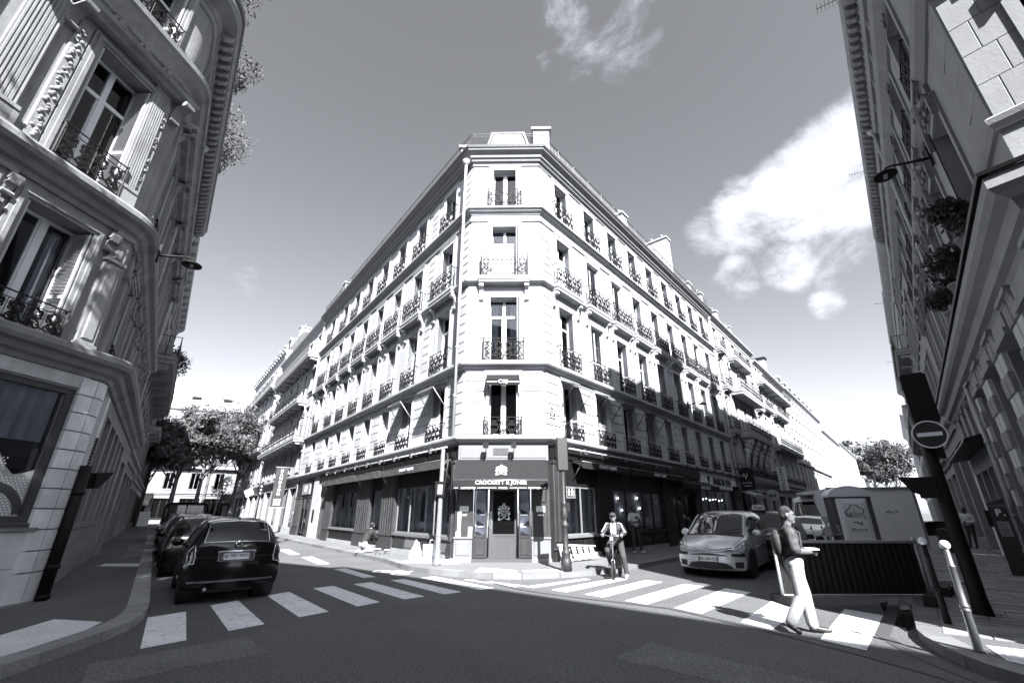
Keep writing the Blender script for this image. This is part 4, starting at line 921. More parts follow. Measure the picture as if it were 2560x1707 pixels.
# ------------------------------------------------------------------ terraced neighbours
def window_far(b, FM, xc, z0, w, h, shut=None, m=None, gl=None):
    def f():
        q = MB(); hw = w / 2
        q.box(-hw, -hw + .06, .08, .13, 0, h); q.box(hw - .06, hw, .08, .13, 0, h); q.box(-.04, .04, .07, .13, .05, h - .05); q.box(-hw + .06, hw - .06, .08, .13, h - .07, h); q.box(-hw + .06, hw - .06, .08, .13, 0, .08)
        q.box(-hw - .12, -hw, -.04, .02, 0, h); q.box(hw, hw + .12, -.04, .02, 0, h); q.box(-hw - .14, hw + .14, -.06, .02, h, h + .16); q.box(-hw - .1, hw + .1, -.08, .08, -.09, 0)
        return q.mesh('window', m or STONE)
    o = put('window', cached(('wf', round(w, 2), round(h, 2), (m or STONE).name), f), b, FM @ T(xc, 0, z0))
    for s in (-1, 1): a, c = sorted((s * .04, s * (w / 2 - .06))); put('pane', pane_mesh(a, c, .08, h - .07, gl or GLASS), o, FM @ T(xc, .07, z0))
    if shut == 'fold':
        me = shutter_mesh(.30, h - .02, pitch=.085)
        put('shutter', me, o, FM @ T(xc - w / 2 + .01, -.03, z0) @ RZ(R(88))@ T(0, -.036, 0)); put('shutter', me, o, FM @ T(xc + w / 2 - .03, -.03, z0) @ RZ(R(90)))
    elif shut == 'closed':
        me = shutter_mesh(w / 2 - .01, h - .02, pitch=.085)
        for s in (-1, 1): put('shutter', me, o, FM @ T(xc - w / 2 + .005 if s < 0 else xc + .005, .1, z0))
    return o
def balcony(b, FM, x0, x1, z, d=.7, h=.95, slab=.22, style=2, corb=0, ch=.7, m=None, solid=False):
    q = MB(); q.box(x0 - .05, x1 + .05, -d - .04, 0, -.0, slab * .5); q.box(x0, x1, -d, 0, -slab * .6, 0); o = put('balcony', q.mesh('balcony', m or CORN), b, FM @ T(0, 0, z))
    if solid:
        q = MB(); q.box(x0, x1, -d, -d + .05, slab * .5, h); put('balcony_screen', q.mesh('balcony_screen', mat('canvas_screen', .12, .8)), o, FM @ T(0, 0, z))
    else: put('railing', railing_mesh(x1 - x0, h, d, style), o, FM @ T((x0 + x1) / 2, 0, z + slab * .5))
    n = corb
    for k in range(n): put('corbel', corbel_mesh(.2, ch, d * .75, m), b, FM @ T(x0 + .2 + (x1 - x0 - .4) * k / max(1, n - 1), 0, z - slab * .6 - ch))
    return o
def dormer(b, FM, xc, y, z, w=1.0, h=1.7, d=1.6, m=None, arch=True):
    q = MB(); q.box(-w / 2 - .12, w / 2 + .12, 0, d, 0, h)
    prof = [(-w / 2 - .2, h)] + [((w / 2 + .2) * math.cos(a), h + (.45 if arch else .35) * math.sin(a)) for a in [math.pi - k * math.pi / 8 for k in range(1, 8)]] + [(w / 2 + .2, h)]
    q.prism(prof, 'y', -.12, d); o = put('dormer', q.mesh('dormer', m or CORN), b, FM @ T(xc, y, z))
    q = MB(); q.box(-w / 2, w / 2, -.02, .01, .1, h - .08); put('pane', q.mesh('pane', GLASSD), o, FM @ T(xc, y, z)); return o
def row_house(label, FM, x0, x1, ztop, floors, nbay, ground=4.0, m=None, roof='low', roof_h=3.0, shut=None, depth=11, name='terraced_house', skip=(), base=None, gf=True, xs=None, eave=.4, cat='building', gl=None):
    """floors: list of (sill, height, width)"""
    W = FM @ Vector(((x0 + x1) / 2, 0, 0)); b = thing(name, label, cat, (W.x, W.y, 0)); m = m or PLASTER
    xs = xs or [x0 + (x1 - x0) * (k + .5) / nbay for k in range(nbay)]
    ops_ = [(x - w / 2, x + w / 2, z, z + h) for x in xs for f, (z, h, w) in enumerate(floors) if (f, xs.index(x)) not in skip]
    put('wall', wall_mesh('wall', x0, x1, ground, ztop, ops_, m, depth=.15), b, FM)
    q = MB(); q.face([(x0, 0, 0), (x0, 0, ztop), (x0, depth, ztop), (x0, depth, 0)]); q.face([(x1, 0, 0), (x1, depth, 0), (x1, depth, ztop), (x1, 0, ztop)]); q.face([(x0, depth, 0), (x0, depth, ztop), (x1, depth, ztop), (x1, depth, 0)])
    put('party_wall', q.mesh('party_wall', m), b, FM)
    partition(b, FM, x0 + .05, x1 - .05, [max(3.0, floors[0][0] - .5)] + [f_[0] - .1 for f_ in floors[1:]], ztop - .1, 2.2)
    for x in xs:
        for f, (z, h, w) in enumerate(floors):
            if (f, xs.index(x)) in skip: continue
            window_far(b, FM, x, z, w, h, shut[f] if isinstance(shut, (list, tuple)) else shut, m if m is not PLASTER else STONE, gl)
    q = MB(); q.sweep([(x0, 0), (x1, 0)], [(-.1, ztop - .6), (.06, ztop - .6), (.1, ztop - .4), (eave * .6, ztop - .3), (eave, ztop - .15), (eave + .04, ztop), (-.1, ztop)]); put('eaves_cornice', q.mesh('eaves_cornice', CORN, fix=True), b, FM)
    q = MB(); q.sweep([(x0, 0), (x1, 0)], [(-.1, ground - .35), (.1, ground - .35), (.14, ground - .15), (.3, ground - .1), (.32, ground), (-.1, ground + .04)]); put('cornice', q.mesh('cornice', CORN, fix=True), b, FM)
    if roof == 'mansard': P = [(0.05, ztop), (1.3, ztop + roof_h), (depth / 2, ztop + roof_h + .9), (depth, ztop)]
    else: P = [(0.0, ztop), (depth / 2, ztop + roof_h * .6), (depth, ztop)]
    q = MB(); q.prism(P, 'x', x0 + .01, x1 - .01); put('roof', q.mesh('roof', ZINC, fix=True), b, FM)
    if gf:
        base = base or m; n = max(2, int((x1 - x0) / 3.2)); w = (x1 - x0) / n
        g_ops = [(x0 + k * w + .35, x0 + (k + 1) * w - .35, .15 if k % 2 else .5, ground - .8) for k in range(n)]
        put('ground_floor_wall', wall_mesh('ground_floor_wall', x0, x1, 0, ground - .2, g_ops, base, depth=.4), b, FM)
        for k, (a, c, z0, z1) in enumerate(g_ops):
            q = MB(); q.box(a, c, .3, .36, z0, z1); o = put('shop_window', q.mesh('shop_window', SHOPD), b, FM)
            p = 2 if c - a < 2.4 else 3; ww = (c - a) / p
            for j in range(p):
                q = MB(); q.box(a + j * ww + .06, a + (j + 1) * ww - .06, .285, .299, z0 + .35, z1 - .1); put('pane', q.mesh('pane', GLASSD), o, FM)
            q = MB(); q.box(a, c, .22, .299, z1 - .09, z1); put('shop_lintel', q.mesh('shop_lintel', BLACK), o, FM)
    return b
# ---- left street, beyond the left wing (local x runs backwards along the street)
A = row_house('pale apartment house with long iron balconies beside the hanging HANDSON banner', FL, -40.6, -23.5, 17.3, [(4.6, 1.9, 1.1), (7.3, 2.4, 1.15), (10.8, 2.3, 1.15), (14.4, 1.7, 1.05)], 6, ground=4.15, roof='low', shut=None, depth=12)
for z, d, so in ((6.95, .85, False), (10.35, .8, False), (13.9, .95, True)):
    balcony(A, FL, -40.3 if z < 10 else -38.2, -24.2 if z < 10 else (-25.8 if z < 13 else -23.9), z, d, .95, .3, 2, corb=8, ch=.8, solid=so)
    for k in range(0): pass
roof_rail(A, FL, -40.5, -23.6, 17.3, .5, -.1, step=.4)
for k in range(14):
    put('modillion', corbel_mesh(.16, .35, .5), A, FL @ T(-39.8 + k * 1.2, 0, 13.32))
q = MB(); q.box(-25.6, -24.0, -.16, .02, 10.9, 11.05); q.prism([(-25.7, 12.9), (-23.9, 12.9), (-24.8, 13.5)], 'y', -.2, .02); put('pediment', q.mesh('pediment', CORN), A, FL)
pipe(A, FL, -40.5, 4.2, 17.0, y=-.12); pipe(A, FL, -23.62, 4.2, 17.0, y=-.12)
for k in range(3): chimney(A, FL, -26.5 - k * 5.5, -25.9 - k * 5.5, 1.5, 4.5, 17.4, 19.8, pots=4)
B2 = row_house('tall apartment house with dormers and a row of pediment windows near the street trees', FL, -62.0, -40.65, 19.4, [(4.6, 2.0, 1.1), (8.6, 2.0, 1.1), (12.0, 2.2, 1.1), (15.6, 2.2, 1.05)], 7, ground=4.1, roof='mansard', roof_h=2.6, depth=12)
balcony(B2, FL, -60.5, -42.0, 8.0, .8, .95, .3, 2, corb=9, ch=.9); balcony(B2, FL, -61, -41.5, 15.1, .8, .95, .3, 2, corb=9, ch=.7)
for k in range(7):
    x = -62 + 21.35 * (k + .5) / 7; q = MB(); q.prism([(x - .85, 14.35), (x + .85, 14.35), (x, 14.95)], 'y', -.22, .02); q.box(x - .8, x + .8, -.2, .02, 11.7, 11.95); put('pediment', q.mesh('pediment', CORN, fix=True), B2, FL)
    dormer(B2, FL, x, .35, 19.5, .95, 1.5)
for k in range(18): put('modillion', corbel_mesh(.2, .5, .45), B2, FL @ T(-61.6 + k * 1.2, 0, 18.6))
chimney(B2, FL, -41.6, -40.8, 1.0, 7.5, 19.4, 22.6, pots=6)
# banner
HB = thing('hanging_banner', 'tall grey HANDSON banner hung out over the left pavement', 'banner', M=FL @ T(-25.6, -.95, 0))
q = MB(); n = 10; BM_ = mat('banner_cloth', .030, .8, var=.1)
for k in range(n):
    z0, z1 = 1.95 + 2.9 * k / n, 1.95 + 2.9 * (k + 1) / n; w = [.02 * math.sin(5 * z) for z in (z0, z1)]
    q.face([(w[0], .42, z0), (w[0], -.42, z0), (w[1], -.42, z1), (w[1], .42, z1)]); q.face([(w[0] - .01, .42, z0), (w[1] - .01, .42, z1), (w[1] - .01, -.42, z1), (w[0] - .01, -.42, z0)])
put('cloth', q.mesh('cloth', BM_), HB, FL @ T(-25.6, -.95, 0))
q = MB(); q.tube([(0, .95, 4.88), (0, -.5, 4.88)], .025, 6); q.tube([(0, .95, 1.92), (0, -.5, 1.92)], .02, 6); put('banner_rods', q.mesh('banner_rods', PIPE), HB, FL @ T(-25.6, -.95, 0))
FB = FL @ T(-25.6, -.95, 0) @ RZ(R(90))
for k, ch in enumerate('HANDSON'): put('lettering', text_mesh(ch, .21, .004, bold=.02), HB, FB @ T(0, -.03, 4.62 - k * .285))
for k, s in enumerate(('CREATEUR', 'DE', 'CHAUSSURES', 'SUR MESURE')): put('lettering', text_mesh(s, .08, .004, .5), HB, FB @ T(0, -.035, 2.52 - k * .13))
# ---- right street, beyond the right wing
D = row_house('ornate house with carved consoles under its bowed balcony next to the tailor shop', FR, 23.25, 36.6, 17.2, [(4.4, 2.3, 1.0), (8.0, 2.4, 1.0), (11.6, 2.2, 1.0), (14.6, 1.7, .95)], 5, ground=4.0, roof='low', depth=12, shut=['closed', 'closed', None, None], m=mat('grey_render', .30, .9, var=.12, scale=1.2, streak=.15))
for z, d in ((7.45, 1.0), (11.0, .95)):
    balcony(D, FR, 26.3, 33.6, z, d, 1.0, .35, 2); balcony(D, FR, 23.9, 25.6, z, .45, .9, .25, 2, corb=2); balcony(D, FR, 34.3, 36.2, z, .45, .9, .25, 2, corb=2)
balcony(D, FR, 27.2, 32.6, 14.2, .7, .9, .3, 2, corb=3); balcony(D, FR, 24.0, 25.4, 14.2, .5, .85, .25, 2, corb=2); balcony(D, FR, 24, 36.2, 4.15, .35, .8, .2, 2)
ATL = mat('carved_stone', .34, .85, var=.3, scale=4, bump=.4, bscale=12)
for k in range(4):
    q = MB()
    for z, y, r in ((6.95, -.62, .40), (6.6, -.50, .36), (6.2, -.36, .33), (5.85, -.30, .26), (5.5, -.2, .24), (5.1, -.14, .20), (7.2, -.3, .36)): q.sphere((random.uniform(-.05, .05), y, z), r, 6, sc=(1, .9, 1.05))
    q.tube([(-.25, -.1, 4.6), (-.3, -.25, 5.6), (-.2, -.5, 6.6)], .1, 6); q.tube([(.25, -.1, 4.6), (.3, -.25, 5.6), (.2, -.5, 6.6)], .1, 6)
    put('carved_console', q.mesh('carved_console', ATL), D, FR @ T(26.9 + k * 2.05, 0, 0))
for k in range(3): chimney(D, FR, 25.5 + k * 4.2, 26.1 + k * 4.2, .8, 4.0, 17.2, 20.3 - .3 * k, pots=4)
q = MB(); q.tube([(23.05, -.02, 5.3), (23.15, -.5, 5.2)], .03, 6); pipe(D, FR, 23.4, .1, 17.0, y=-.1)
E2 = row_house('plastered house with a planted balcony above the BROCHARD sign', FR, 36.65, 51.6, 16.6, [(4.5, 2.1, 1.0), (8.4, 2.3, 1.05), (12.0, 2.2, 1.05), (14.7, 1.3, .95)], 5, ground=3.9, roof='mansard', roof_h=1.2, depth=12, shut=[None, 'closed', 'closed', None], m=PLASTER)
balcony(E2, FR, 37.2, 51.2, 14.25, .8, .95, .3, 2, corb=7); balcony(E2, FR, 37.2, 40.5, 11.6, .5, .9, .25, 2, corb=2); balcony(E2, FR, 41.5, 47.5, 11.6, .7, .9, .25, 2, corb=4); balcony(E2, FR, 38.5, 50.5, 7.8, .9, .9, .3, 2, corb=5); balcony(E2, FR, 37, 51.3, 4.2, .35, .8, .2, 2)
chimney(E2, FR, 50.2, 51.2, 1.0, 9.5, 16.8, 20.6, pots=0, cap=.2, mc=BLACK)
F3 = row_house('plain grey office block with paired windows behind the white van', FR, 51.65, 82.0, 16.8, [(4.6, 2.2, 1.25), (8.2, 2.2, 1.25), (11.6, 1.9, 1.25), (14.6, 1.2, 1.0)], 12, ground=4.0, roof='mansard', roof_h=2.6, depth=12, m=mat('office_stone', .27, .85, var=.1))
for k in range(8): dormer(F3, FR, 54 + k * 3.6, .35, 16.9, 1.3, 1.6, arch=False)
q = MB(); q.sweep([(51.65, 0), (82, 0)], [(-.1, 7.3), (.25, 7.3), (.3, 7.5), (-.1, 7.55)]); put('string_course', q.mesh('string_course', CORN, fix=True), F3, FR)
G4 = row_house('narrow white house with a planted roof terrace far down the right street', FR, 82.05, 108, 15.4, [(4.6, 2.0, 1.1), (8.0, 2.0, 1.1), (11.2, 2.0, 1.1)], 8, ground=4.0, m=STONE)
H5 = row_house('long white building with a stepped roof far down the right street', FR, 108.05, 150, 16.2, [(4.6, 2.0, 1.2), (8.0, 2.0, 1.2), (11.2, 2.0, 1.2)], 11, ground=4.0, m=PLASTER)
I6 = row_house('last low white house before the trees of the right street', FR, 150.05, 185, 11.5, [(4.6, 1.9, 1.2), (8.0, 1.9, 1.2)], 8, ground=4.0, m=STONE)
# signs of the right street
HS = thing('hanging_sign', 'black hanging tailor sign between the tailor shop and the ornate house', 'sign', M=FR @ T(23.2, -.75, 0))
q = MB(); q.box(-.04, .04, -.52, .45, 3.1, 4.55); put('board', q.mesh('board', BLACK), HS, FR @ T(23.2, -.75, 0)); q = MB(); q.tube([(0, .75, 4.62), (0, -.5, 4.62)], .03, 6); put('bracket', q.mesh('bracket', IRON), HS, FR @ T(23.2, -.75, 0))
FS = FR @ T(23.16, -.75, 0) @ RZ(R(-90))
put('sign_emblem', sign_em := cached(('emb',), lambda: (lambda q: ([q.tube([(0, 0, -.2), (s * .03, 0, -.02), (s * .1, 0, .05), (s * .1, 0, .2)], .025, 5) for s in (-1, 1)], q.mesh('sign_emblem', LETTER))[1])(MB())), HS, FS @ T(0, -.01, 4.05))
for k, (s, w) in enumerate((('MAISON PEN', .66), ('TAILLEUR', .5))): put('lettering', text_mesh(s, .075, .004, w), HS, FS @ T(0, -.006, 3.6 - k * .2))
BS = thing('hanging_sign', 'narrow white upright BROCHARD sign on the house with planted balcony', 'sign', M=FR @ T(36.4, -.7, 0))
q = MB(); q.box(-.05, .05, -.35, .35, 3.55, 5.65); put('board', q.mesh('board', WHITE), BS, FR @ T(36.4, -.7, 0)); q = MB(); q.box(-.03, .03, .35, .7, 3.9, 3.98); q.box(-.03, .03, .35, .7, 5.2, 5.28); put('bracket', q.mesh('bracket', IRON), BS, FR @ T(36.4, -.7, 0))
FS = FR @ T(36.34, -.7, 0) @ RZ(R(-90))
for k, ch in enumerate('BROCHARD'): put('lettering', text_mesh(ch, .18, .004, .30, mats=BLETTER, bold=.02), BS, FS @ T(0, -.008, 5.45 - k * .25))
RS = thing('hanging_sign', 'round white sign over the striped awning beyond the tailor shop', 'sign', M=FR @ T(28.3, -1.2, 0))
q = MB(); q.lathe([(.42, -.05), (.42, .05), (.001, .05)], 20, (0, 0, 2.9), axis='x', smooth=False); q.lathe([(.001, -.05), (.42, -.05)], 20, (0, 0, 2.9), axis='x', smooth=False); put('disc', q.mesh('disc', WHITE), RS, FR @ T(28.3, -1.2, 0)); q = MB(); q.tube([(0, .42, 2.9), (0, 1.2, 2.9)], .03, 6); put('bracket', q.mesh('bracket', IRON), RS, FR @ T(28.3, -1.2, 0))
put('lettering', text_mesh('eni', .26, .004, .5, mats=BLETTER, bold=.02), RS, FR @ T(28.24, -1.2, 0) @ RZ(R(-90)) @ T(0, -.006, 2.9))
o = awning(D, FR, 24.2, 27.9, 3.1, 2.85, .9, .22, y0=-.05, m=mat('striped_canvas', .60, .8), name='awning')
q = MB()
for k in range(3): q.box(24.2, 27.9, -.968, -.964, 2.64 + k * .07, 2.67 + k * .07)
put('awning_stripe', q.mesh('awning_stripe', GUTTER), o, FR)
# ------------------------------------------------------------------ near left building with the rounded corner
LB = thing('left_building', 'weathered stone building with rounded corner and tall shuttered windows at left', 'building', (-8.6, 8.4, 0))
CARV = mat('carved_weathered_stone', .20, .85, var=.35, scale=6, bump=.6, bscale=26)
XN, XS = Vector((.1392, .9903)), Vector((-.6051, .7961))
def corner_path(cx, cy, r, back, fwd, n=8):
    """polyline along the near facade, round the corner and along the street facade"""
    c = Vector((cx, cy)); ang = XN.angle(XS); t = r * math.tan(ang / 2)
    n0, n1 = Vector((XN.y, -XN.x)), Vector((XS.y, -XS.x)); cen = c - XN * t - n0 * r
    a0, a1 = math.atan2(n0.y, n0.x), math.atan2(n1.y, n1.x); P = [tuple(c - XN * back)]
    for k in range(n + 1): a = a0 + (a1 - a0) * k / n; P.append((cen.x + r * math.cos(a), cen.y + r * math.sin(a)))
    P.append(tuple(c + XS * fwd)); return P, t
G0, G1 = (-8.38, 8.675), (-8.62, 8.40)
N0, S0 = frame(*G0, *XN), frame(*G0, *XS); N1, S1 = frame(*G1, *XN), frame(*G1, *XS)
PG, tG = corner_path(*G0, .55, 22, 13.6); PU, tU = corner_path(*G1, .85, 22, 13.6)
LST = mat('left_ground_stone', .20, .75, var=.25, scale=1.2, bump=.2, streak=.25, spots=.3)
def lband(name, prof, m=STONE_L, path=None): q = MB(); q.sweep(path or PU, prof, smooth=False); return put(name, q.mesh(name, m, fix=True), LB)
# rounded wall between the two fronts
def arcwall(path, z0, z1, m, name='corner_wall'):
    q = MB(); P = path[1:-1]
    for k in range(len(P) - 1): q.face([(*P[k], z0), (*P[k + 1], z0), (*P[k + 1], z1), (*P[k], z1)], 0, True)
    return put(name, q.mesh(name, m), LB)
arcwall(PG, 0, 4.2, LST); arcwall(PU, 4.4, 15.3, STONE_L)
XW = [-1.33, -4.5, -7.7, -10.9, -14.1]; XSW = [2.0, 4.6, 7.2, 9.8, 12.2]
UF = [(4.60, 2.36, 1.18), (7.98, 3.02, 1.20), (12.45, 2.1, 1.15)]
def lops(xs): return [(x - w / 2, x + w / 2, z, z + h) for x in xs for z, h, w in UF]
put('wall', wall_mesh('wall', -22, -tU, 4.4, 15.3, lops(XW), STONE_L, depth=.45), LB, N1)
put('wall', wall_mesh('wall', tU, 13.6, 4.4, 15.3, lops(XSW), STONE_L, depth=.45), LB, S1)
q = MB(); bk = [N1 @ Vector((-22, 0, 0)), N1 @ Vector((-22, 9, 0)), S1 @ Vector((13.6, 9, 0)), S1 @ Vector((13.6, 0, 0))]
for a, c in ((0, 1), (2, 3)): q.face([(bk[a].x, bk[a].y, 0), (bk[c].x, bk[c].y, 0), (bk[c].x, bk[c].y, 15.3), (bk[a].x, bk[a].y, 15.3)])
put('party_wall', q.mesh('party_wall', PLASTER), LB)
# horizontal mouldings
lband('cornice', [(-.1, 4.08), (.06, 4.08), (.10, 4.16), (.20, 4.20), (.24, 4.30), (.36, 4.33), (.40, 4.40), (.40, 4.50), (.34, 4.545), (-.35, 4.60)], path=PG)
lband('cornice', [(-.1, 7.30), (.05, 7.30), (.08, 7.40), (.16, 7.44), (.22, 7.56), (.34, 7.60), (.38, 7.68), (.38, 7.78), (.30, 7.87), (-.1, 7.92)])
lband('cornice', [(-.1, 11.95), (.06, 11.95), (.12, 12.05), (.30, 12.10), (.38, 12.20), (.46, 12.22), (.48, 12.34), (.40, 12.40), (-.1, 12.44)])
lband('string_course', [(-.1, 11.60), (.07, 11.60), (.10, 11.70), (.05, 11.76), (-.1, 11.76)])
lband('eaves_cornice', [(-.1, 14.72), (.05, 14.72), (.10, 14.84), (.16, 14.86), (.18, 15.10), (.55, 15.16), (.58, 15.24), (.62, 15.30), (.62, 15.40), (.50, 15.46), (-.3, 15.56)], STONE_D)
q = MB(); q.sweep(PU, [(.54, 15.42), (.66, 15.46), (.68, 15.56), (.56, 15.58)]); put('gutter', q.mesh('gutter', GUTTER, fix=True), LB)
q = MB(); q.sweep(PU, [(.3, 15.54), (-1.2, 17.8), (-5, 19.0), (-5, 15.5)]); put('roof', q.mesh('roof', ZINC, fix=True), LB)
def modill():
    q = MB(); q.prism([(0, 0), (0, -.20), (-.12, -.22), (-.30, -.12), (-.34, -.04), (-.34, 0)], 'x', -.08, .08); return q.mesh('modillion', STONE_D)
for k in range(36): put('modillion', cached(('lmod',), modill), LB, S1 @ T(.55 + k * .36, -.17, 15.13))
for k in range(24): put('modillion', cached(('lmod',), modill), LB, N1 @ T(-.55 - k * .36, -.17, 15.13))
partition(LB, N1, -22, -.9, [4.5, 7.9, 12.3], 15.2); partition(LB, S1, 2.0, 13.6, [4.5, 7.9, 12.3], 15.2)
# ----- windows of the upper floors
def lwindow(FM, x, f, lod=0):
    z, h, w = UF[f]
    o = window(LB, FM, x, z, w, h, transom=f > 0, shut='none', surround=False, y=.36, sm=STONE_L)
    me = shutter_mesh(.40, h - .06, pitch=.075)
    put('shutter', me, o, FM @ T(x + w / 2 - .03, -.02, z + .03) @ RZ(R(96))); put('shutter', me, o, FM @ T(x - w / 2 + .02, -.02, z + .03) @ RZ(R(86)) @ T(0, -.036, 0))
    # moulded architrave
    q = MB(); hw = w / 2; a = .20
    for p, d in ((0, .05), (.07, .085), (.14, .055)):
        q.box(-hw - p - .07, -hw - p, -d, .01, 0, h + p + .07); q.box(hw + p, hw + p + .07, -d, .01, 0, h + p + .07); q.box(-hw - p, hw + p, -d + .001, .01, h + p, h + p + .07)
    put('architrave', cached(('larch', f), lambda: q.mesh('architrave', STONE_L)), o, FM @ T(x, 0, z))
    put('railing', railing_mesh(w + .08, .62 if f == 0 else .78, .13 if f < 2 else .2, 0), LB, FM @ T(x, .0, z - .02))
    if f == 1:      # carved strips, consoles and hood over the tall windows
        for s in (-1, 1):
            q = MB(); H = h + .1
            q.cham(-.13, .13, -.05, .01, 0, H, .02)
            rnd = random.Random(5)
            for k in range(46 if lod == 0 else 16):
                zz = .12 + (H - .24) * k / (46 if lod == 0 else 16); xx = rnd.uniform(-.06, .06); q.sphere((xx, -.055, zz), rnd.uniform(.028, .05), 3 if lod else 4, sc=(1, .7, 1))
            put('carved_strip', cached(('cstrip', lod), lambda: q.mesh('carved_strip', CARV)), LB, FM @ T(x + s * (hw + .36), 0, z))
            put('console', corbel_mesh(.22, .62, .40, STONE_L), LB, FM @ T(x + s * (hw + .62), -.01, z + h - .30))
        q = MB(); q.sweep([(-hw - .85, 0), (hw + .85, 0)], [(-.0, 0), (.22, 0), (.26, .05), (.38, .08), (.42, .16), (.36, .20), (0, .22)]); put('window_hood', cached(('hood',), lambda: q.mesh('window_hood', STONE_L, fix=True)), LB, FM @ T(x, 0, z + h + .30))
    if f == 0:
        for s in (-1, 1):
            put('console', corbel_mesh(.16, .42, .16, STONE_L), LB, FM @ T(x + s * (hw + .32), -.01, z + h - .20))
for k, x in enumerate(XW):
    for f in range(3): lwindow(N1, x, f, 0 if k == 0 else 1)
for x in XSW:
    for f in range(3): lwindow(S1, x, f, 1)
# pilasters with recessed panels and capitals on the first floor, fluted panels on the second
def lpil(FM, x, z0, z1, w=.42, flute=False):
    q = MB(); q.box(-w / 2, w / 2, -.07, .01, 0, z1 - z0)
    if flute:
        n = 7
        for k in range(n): q.tube([(-w / 2 + .05 + (w - .1) * k / (n - 1), -.07, .5), (-w / 2 + .05 + (w - .1) * k / (n - 1), -.07, z1 - z0 - .35)], .022, 5, smooth=False)
        q.box(-w / 2 - .05, w / 2 + .05, -.12, .01, .0, .38); q.box(-w / 2 - .03, w / 2 + .03, -.14, .01, .38, .46); q.box(-w / 2 - .04, w / 2 + .04, -.11, .01, z1 - z0 - .22, z1 - z0)
    else:
        q.cham(-w / 2 + .06, w / 2 - .06, -.095, -.06, .25, z1 - z0 - .75, .02); q.cham(-w / 2 + .08, w / 2 - .08, -.10, -.06, z1 - z0 - .62, z1 - z0 - .22, .03)
        q.box(-w / 2 - .04, w / 2 + .04, -.12, .01, z1 - z0 - .72, z1 - z0 - .65); q.box(-w / 2 - .04, w / 2 + .04, -.13, .01, z1 - z0 - .1, z1 - z0); q.box(-w / 2 - .04, w / 2 + .04, -.12, .01, 0, .16)
    put('pilaster', cached(('lpil', round(w, 2), flute, round(z1 - z0, 2)), lambda: q.mesh('pilaster', STONE_L)), LB, FM @ T(x, 0, z0))
for x in XW:
    for s in (-1, 1): lpil(N1, x + s * 1.12, 4.58, 7.30, .34); 
    lpil(N1, x + 1.52 if x > -2 else x + 1.55, 7.92, 11.60, .46, True) if x < -2 else None
    lpil(N1, x - 1.55, 7.92, 11.60, .50, True)
for x in XSW[:4]: lpil(S1, x + 1.3, 4.58, 7.30, .36); lpil(S1, x + 1.3, 7.92, 11.60, .36, True)
lpil(S1, .68, 4.58, 7.30, .34); lpil(S1, .70, 7.92, 11.60, .40, True)
lpil(N1, -.22 - tU + .02, 7.92, 11.60, .40, True) 
# rosettes of the second-floor frieze
def rosette():
    q = MB(); q.sphere((0, -.06, 0), .055, 5)
    for k in range(8): a = k * math.pi / 4; q.sphere((math.cos(a) * .11, -.03, math.sin(a) * .11), .055, 4, sc=(1, .6, 1))
    return q.mesh('rosette', CARV)
for k in range(9): put('rosette', cached(('ros',), rosette), LB, N1 @ T(-.62 - k * .62, -.02, 11.86))
# ----- ground floor, near front: big shop window under a stained frieze
GOP = [(-6.2, -.42, 1.42, 3.80)]
put('ground_floor_wall', wall_mesh('ground_floor_wall', -22, -tG, 0, 4.15, GOP, LST, depth=.22), LB, N0)
q = MB()
for a, c, z0, z1 in ((-6.2, -.42, 1.42, 1.52), (-6.2, -.42, 3.70, 3.80), (-.54, -.42, 1.52, 3.70), (-6.2, -6.08, 1.52, 3.70), (-3.4, -3.3, 1.52, 3.70)): q.box(a, c, .03, .16, z0, z1)
q.box(-6.3, -.34, -.05, .03, 1.345, 1.415); SW = put('shop_window', q.mesh('shop_window', mat('bronze_frame', .05, .35)), LB, N0)
q = MB(); q.box(-6.3, -.30, -.09, .0, 1.29, 1.345); put('window_sill', q.mesh('window_sill', STONE_L), LB, N0)
for a, c in ((-6.08, -3.4), (-3.3, -.54)):
    q = MB(); q.box(a, c, .10, .112, 1.52, 3.70); put('pane', q.mesh('pane', GLASS), SW, N0)
q = MB(); q.box(-6.2, -.42, .16, 1.4, 1.40, 1.46); q.face([(-6.2, 1.4, 1.4), (-.42, 1.4, 1.4), (-.42, 1.4, 3.9), (-6.2, 1.4, 3.9)]); q.face([(-.42, .16, 1.4), (-.42, 1.4, 1.4), (-.42, 1.4, 3.9), (-.42, .16, 3.9)]); q.face([(-6.2, .16, 3.81), (-.42, .16, 3.81), (-.42, 1.4, 3.81), (-6.2, 1.4, 3.81)]); put('window_back', q.mesh('window_back', ROOMD), SW, N0)
# printed film on the lower part of the pane: dotted, with a big dark ring; a pale blind half drawn behind the upper part
q = MB(); q.face([(-3.2, .094, 1.53), (-.56, .094, 1.53), (-.56, .094, 2.30), (-.70, .094, 2.24), (-.86, .094, 2.20), (-1.0, .094, 2.32), (-1.2, .094, 2.60), (-1.5, .094, 2.72), (-3.2, .094, 2.75)]); put('window_film', q.mesh('window_film', mat('film', .34, .5, var=.05)), SW, N0)
q = MB()
for i in range(44):
    for j in range(24):
        x, z = -3.18 + i * .06 + (j % 2) * .03, 1.56 + j * .045
        if x < -.60 and z < (2.16 if x > -1.02 else 2.5): q.face([(x + math.cos(a) * .014, .0925, z + math.sin(a) * .014) for a in (0, 1.05, 2.1, 3.14, 4.19, 5.24)])
put('film_dots', q.mesh('film_dots', LETTER), SW, N0, kind='stuff')
q = MB(); n = 26
for k in range(n):
    a0, a1 = math.pi * (k + 1) / (n + 2), math.pi * (k + 2) / (n + 2)
    q.face([(-1.10 + math.cos(a) * r, .0915, 1.50 + math.sin(a) * r) for a, r in ((a0, .44), (a0, .58), (a1, .58), (a1, .44))])
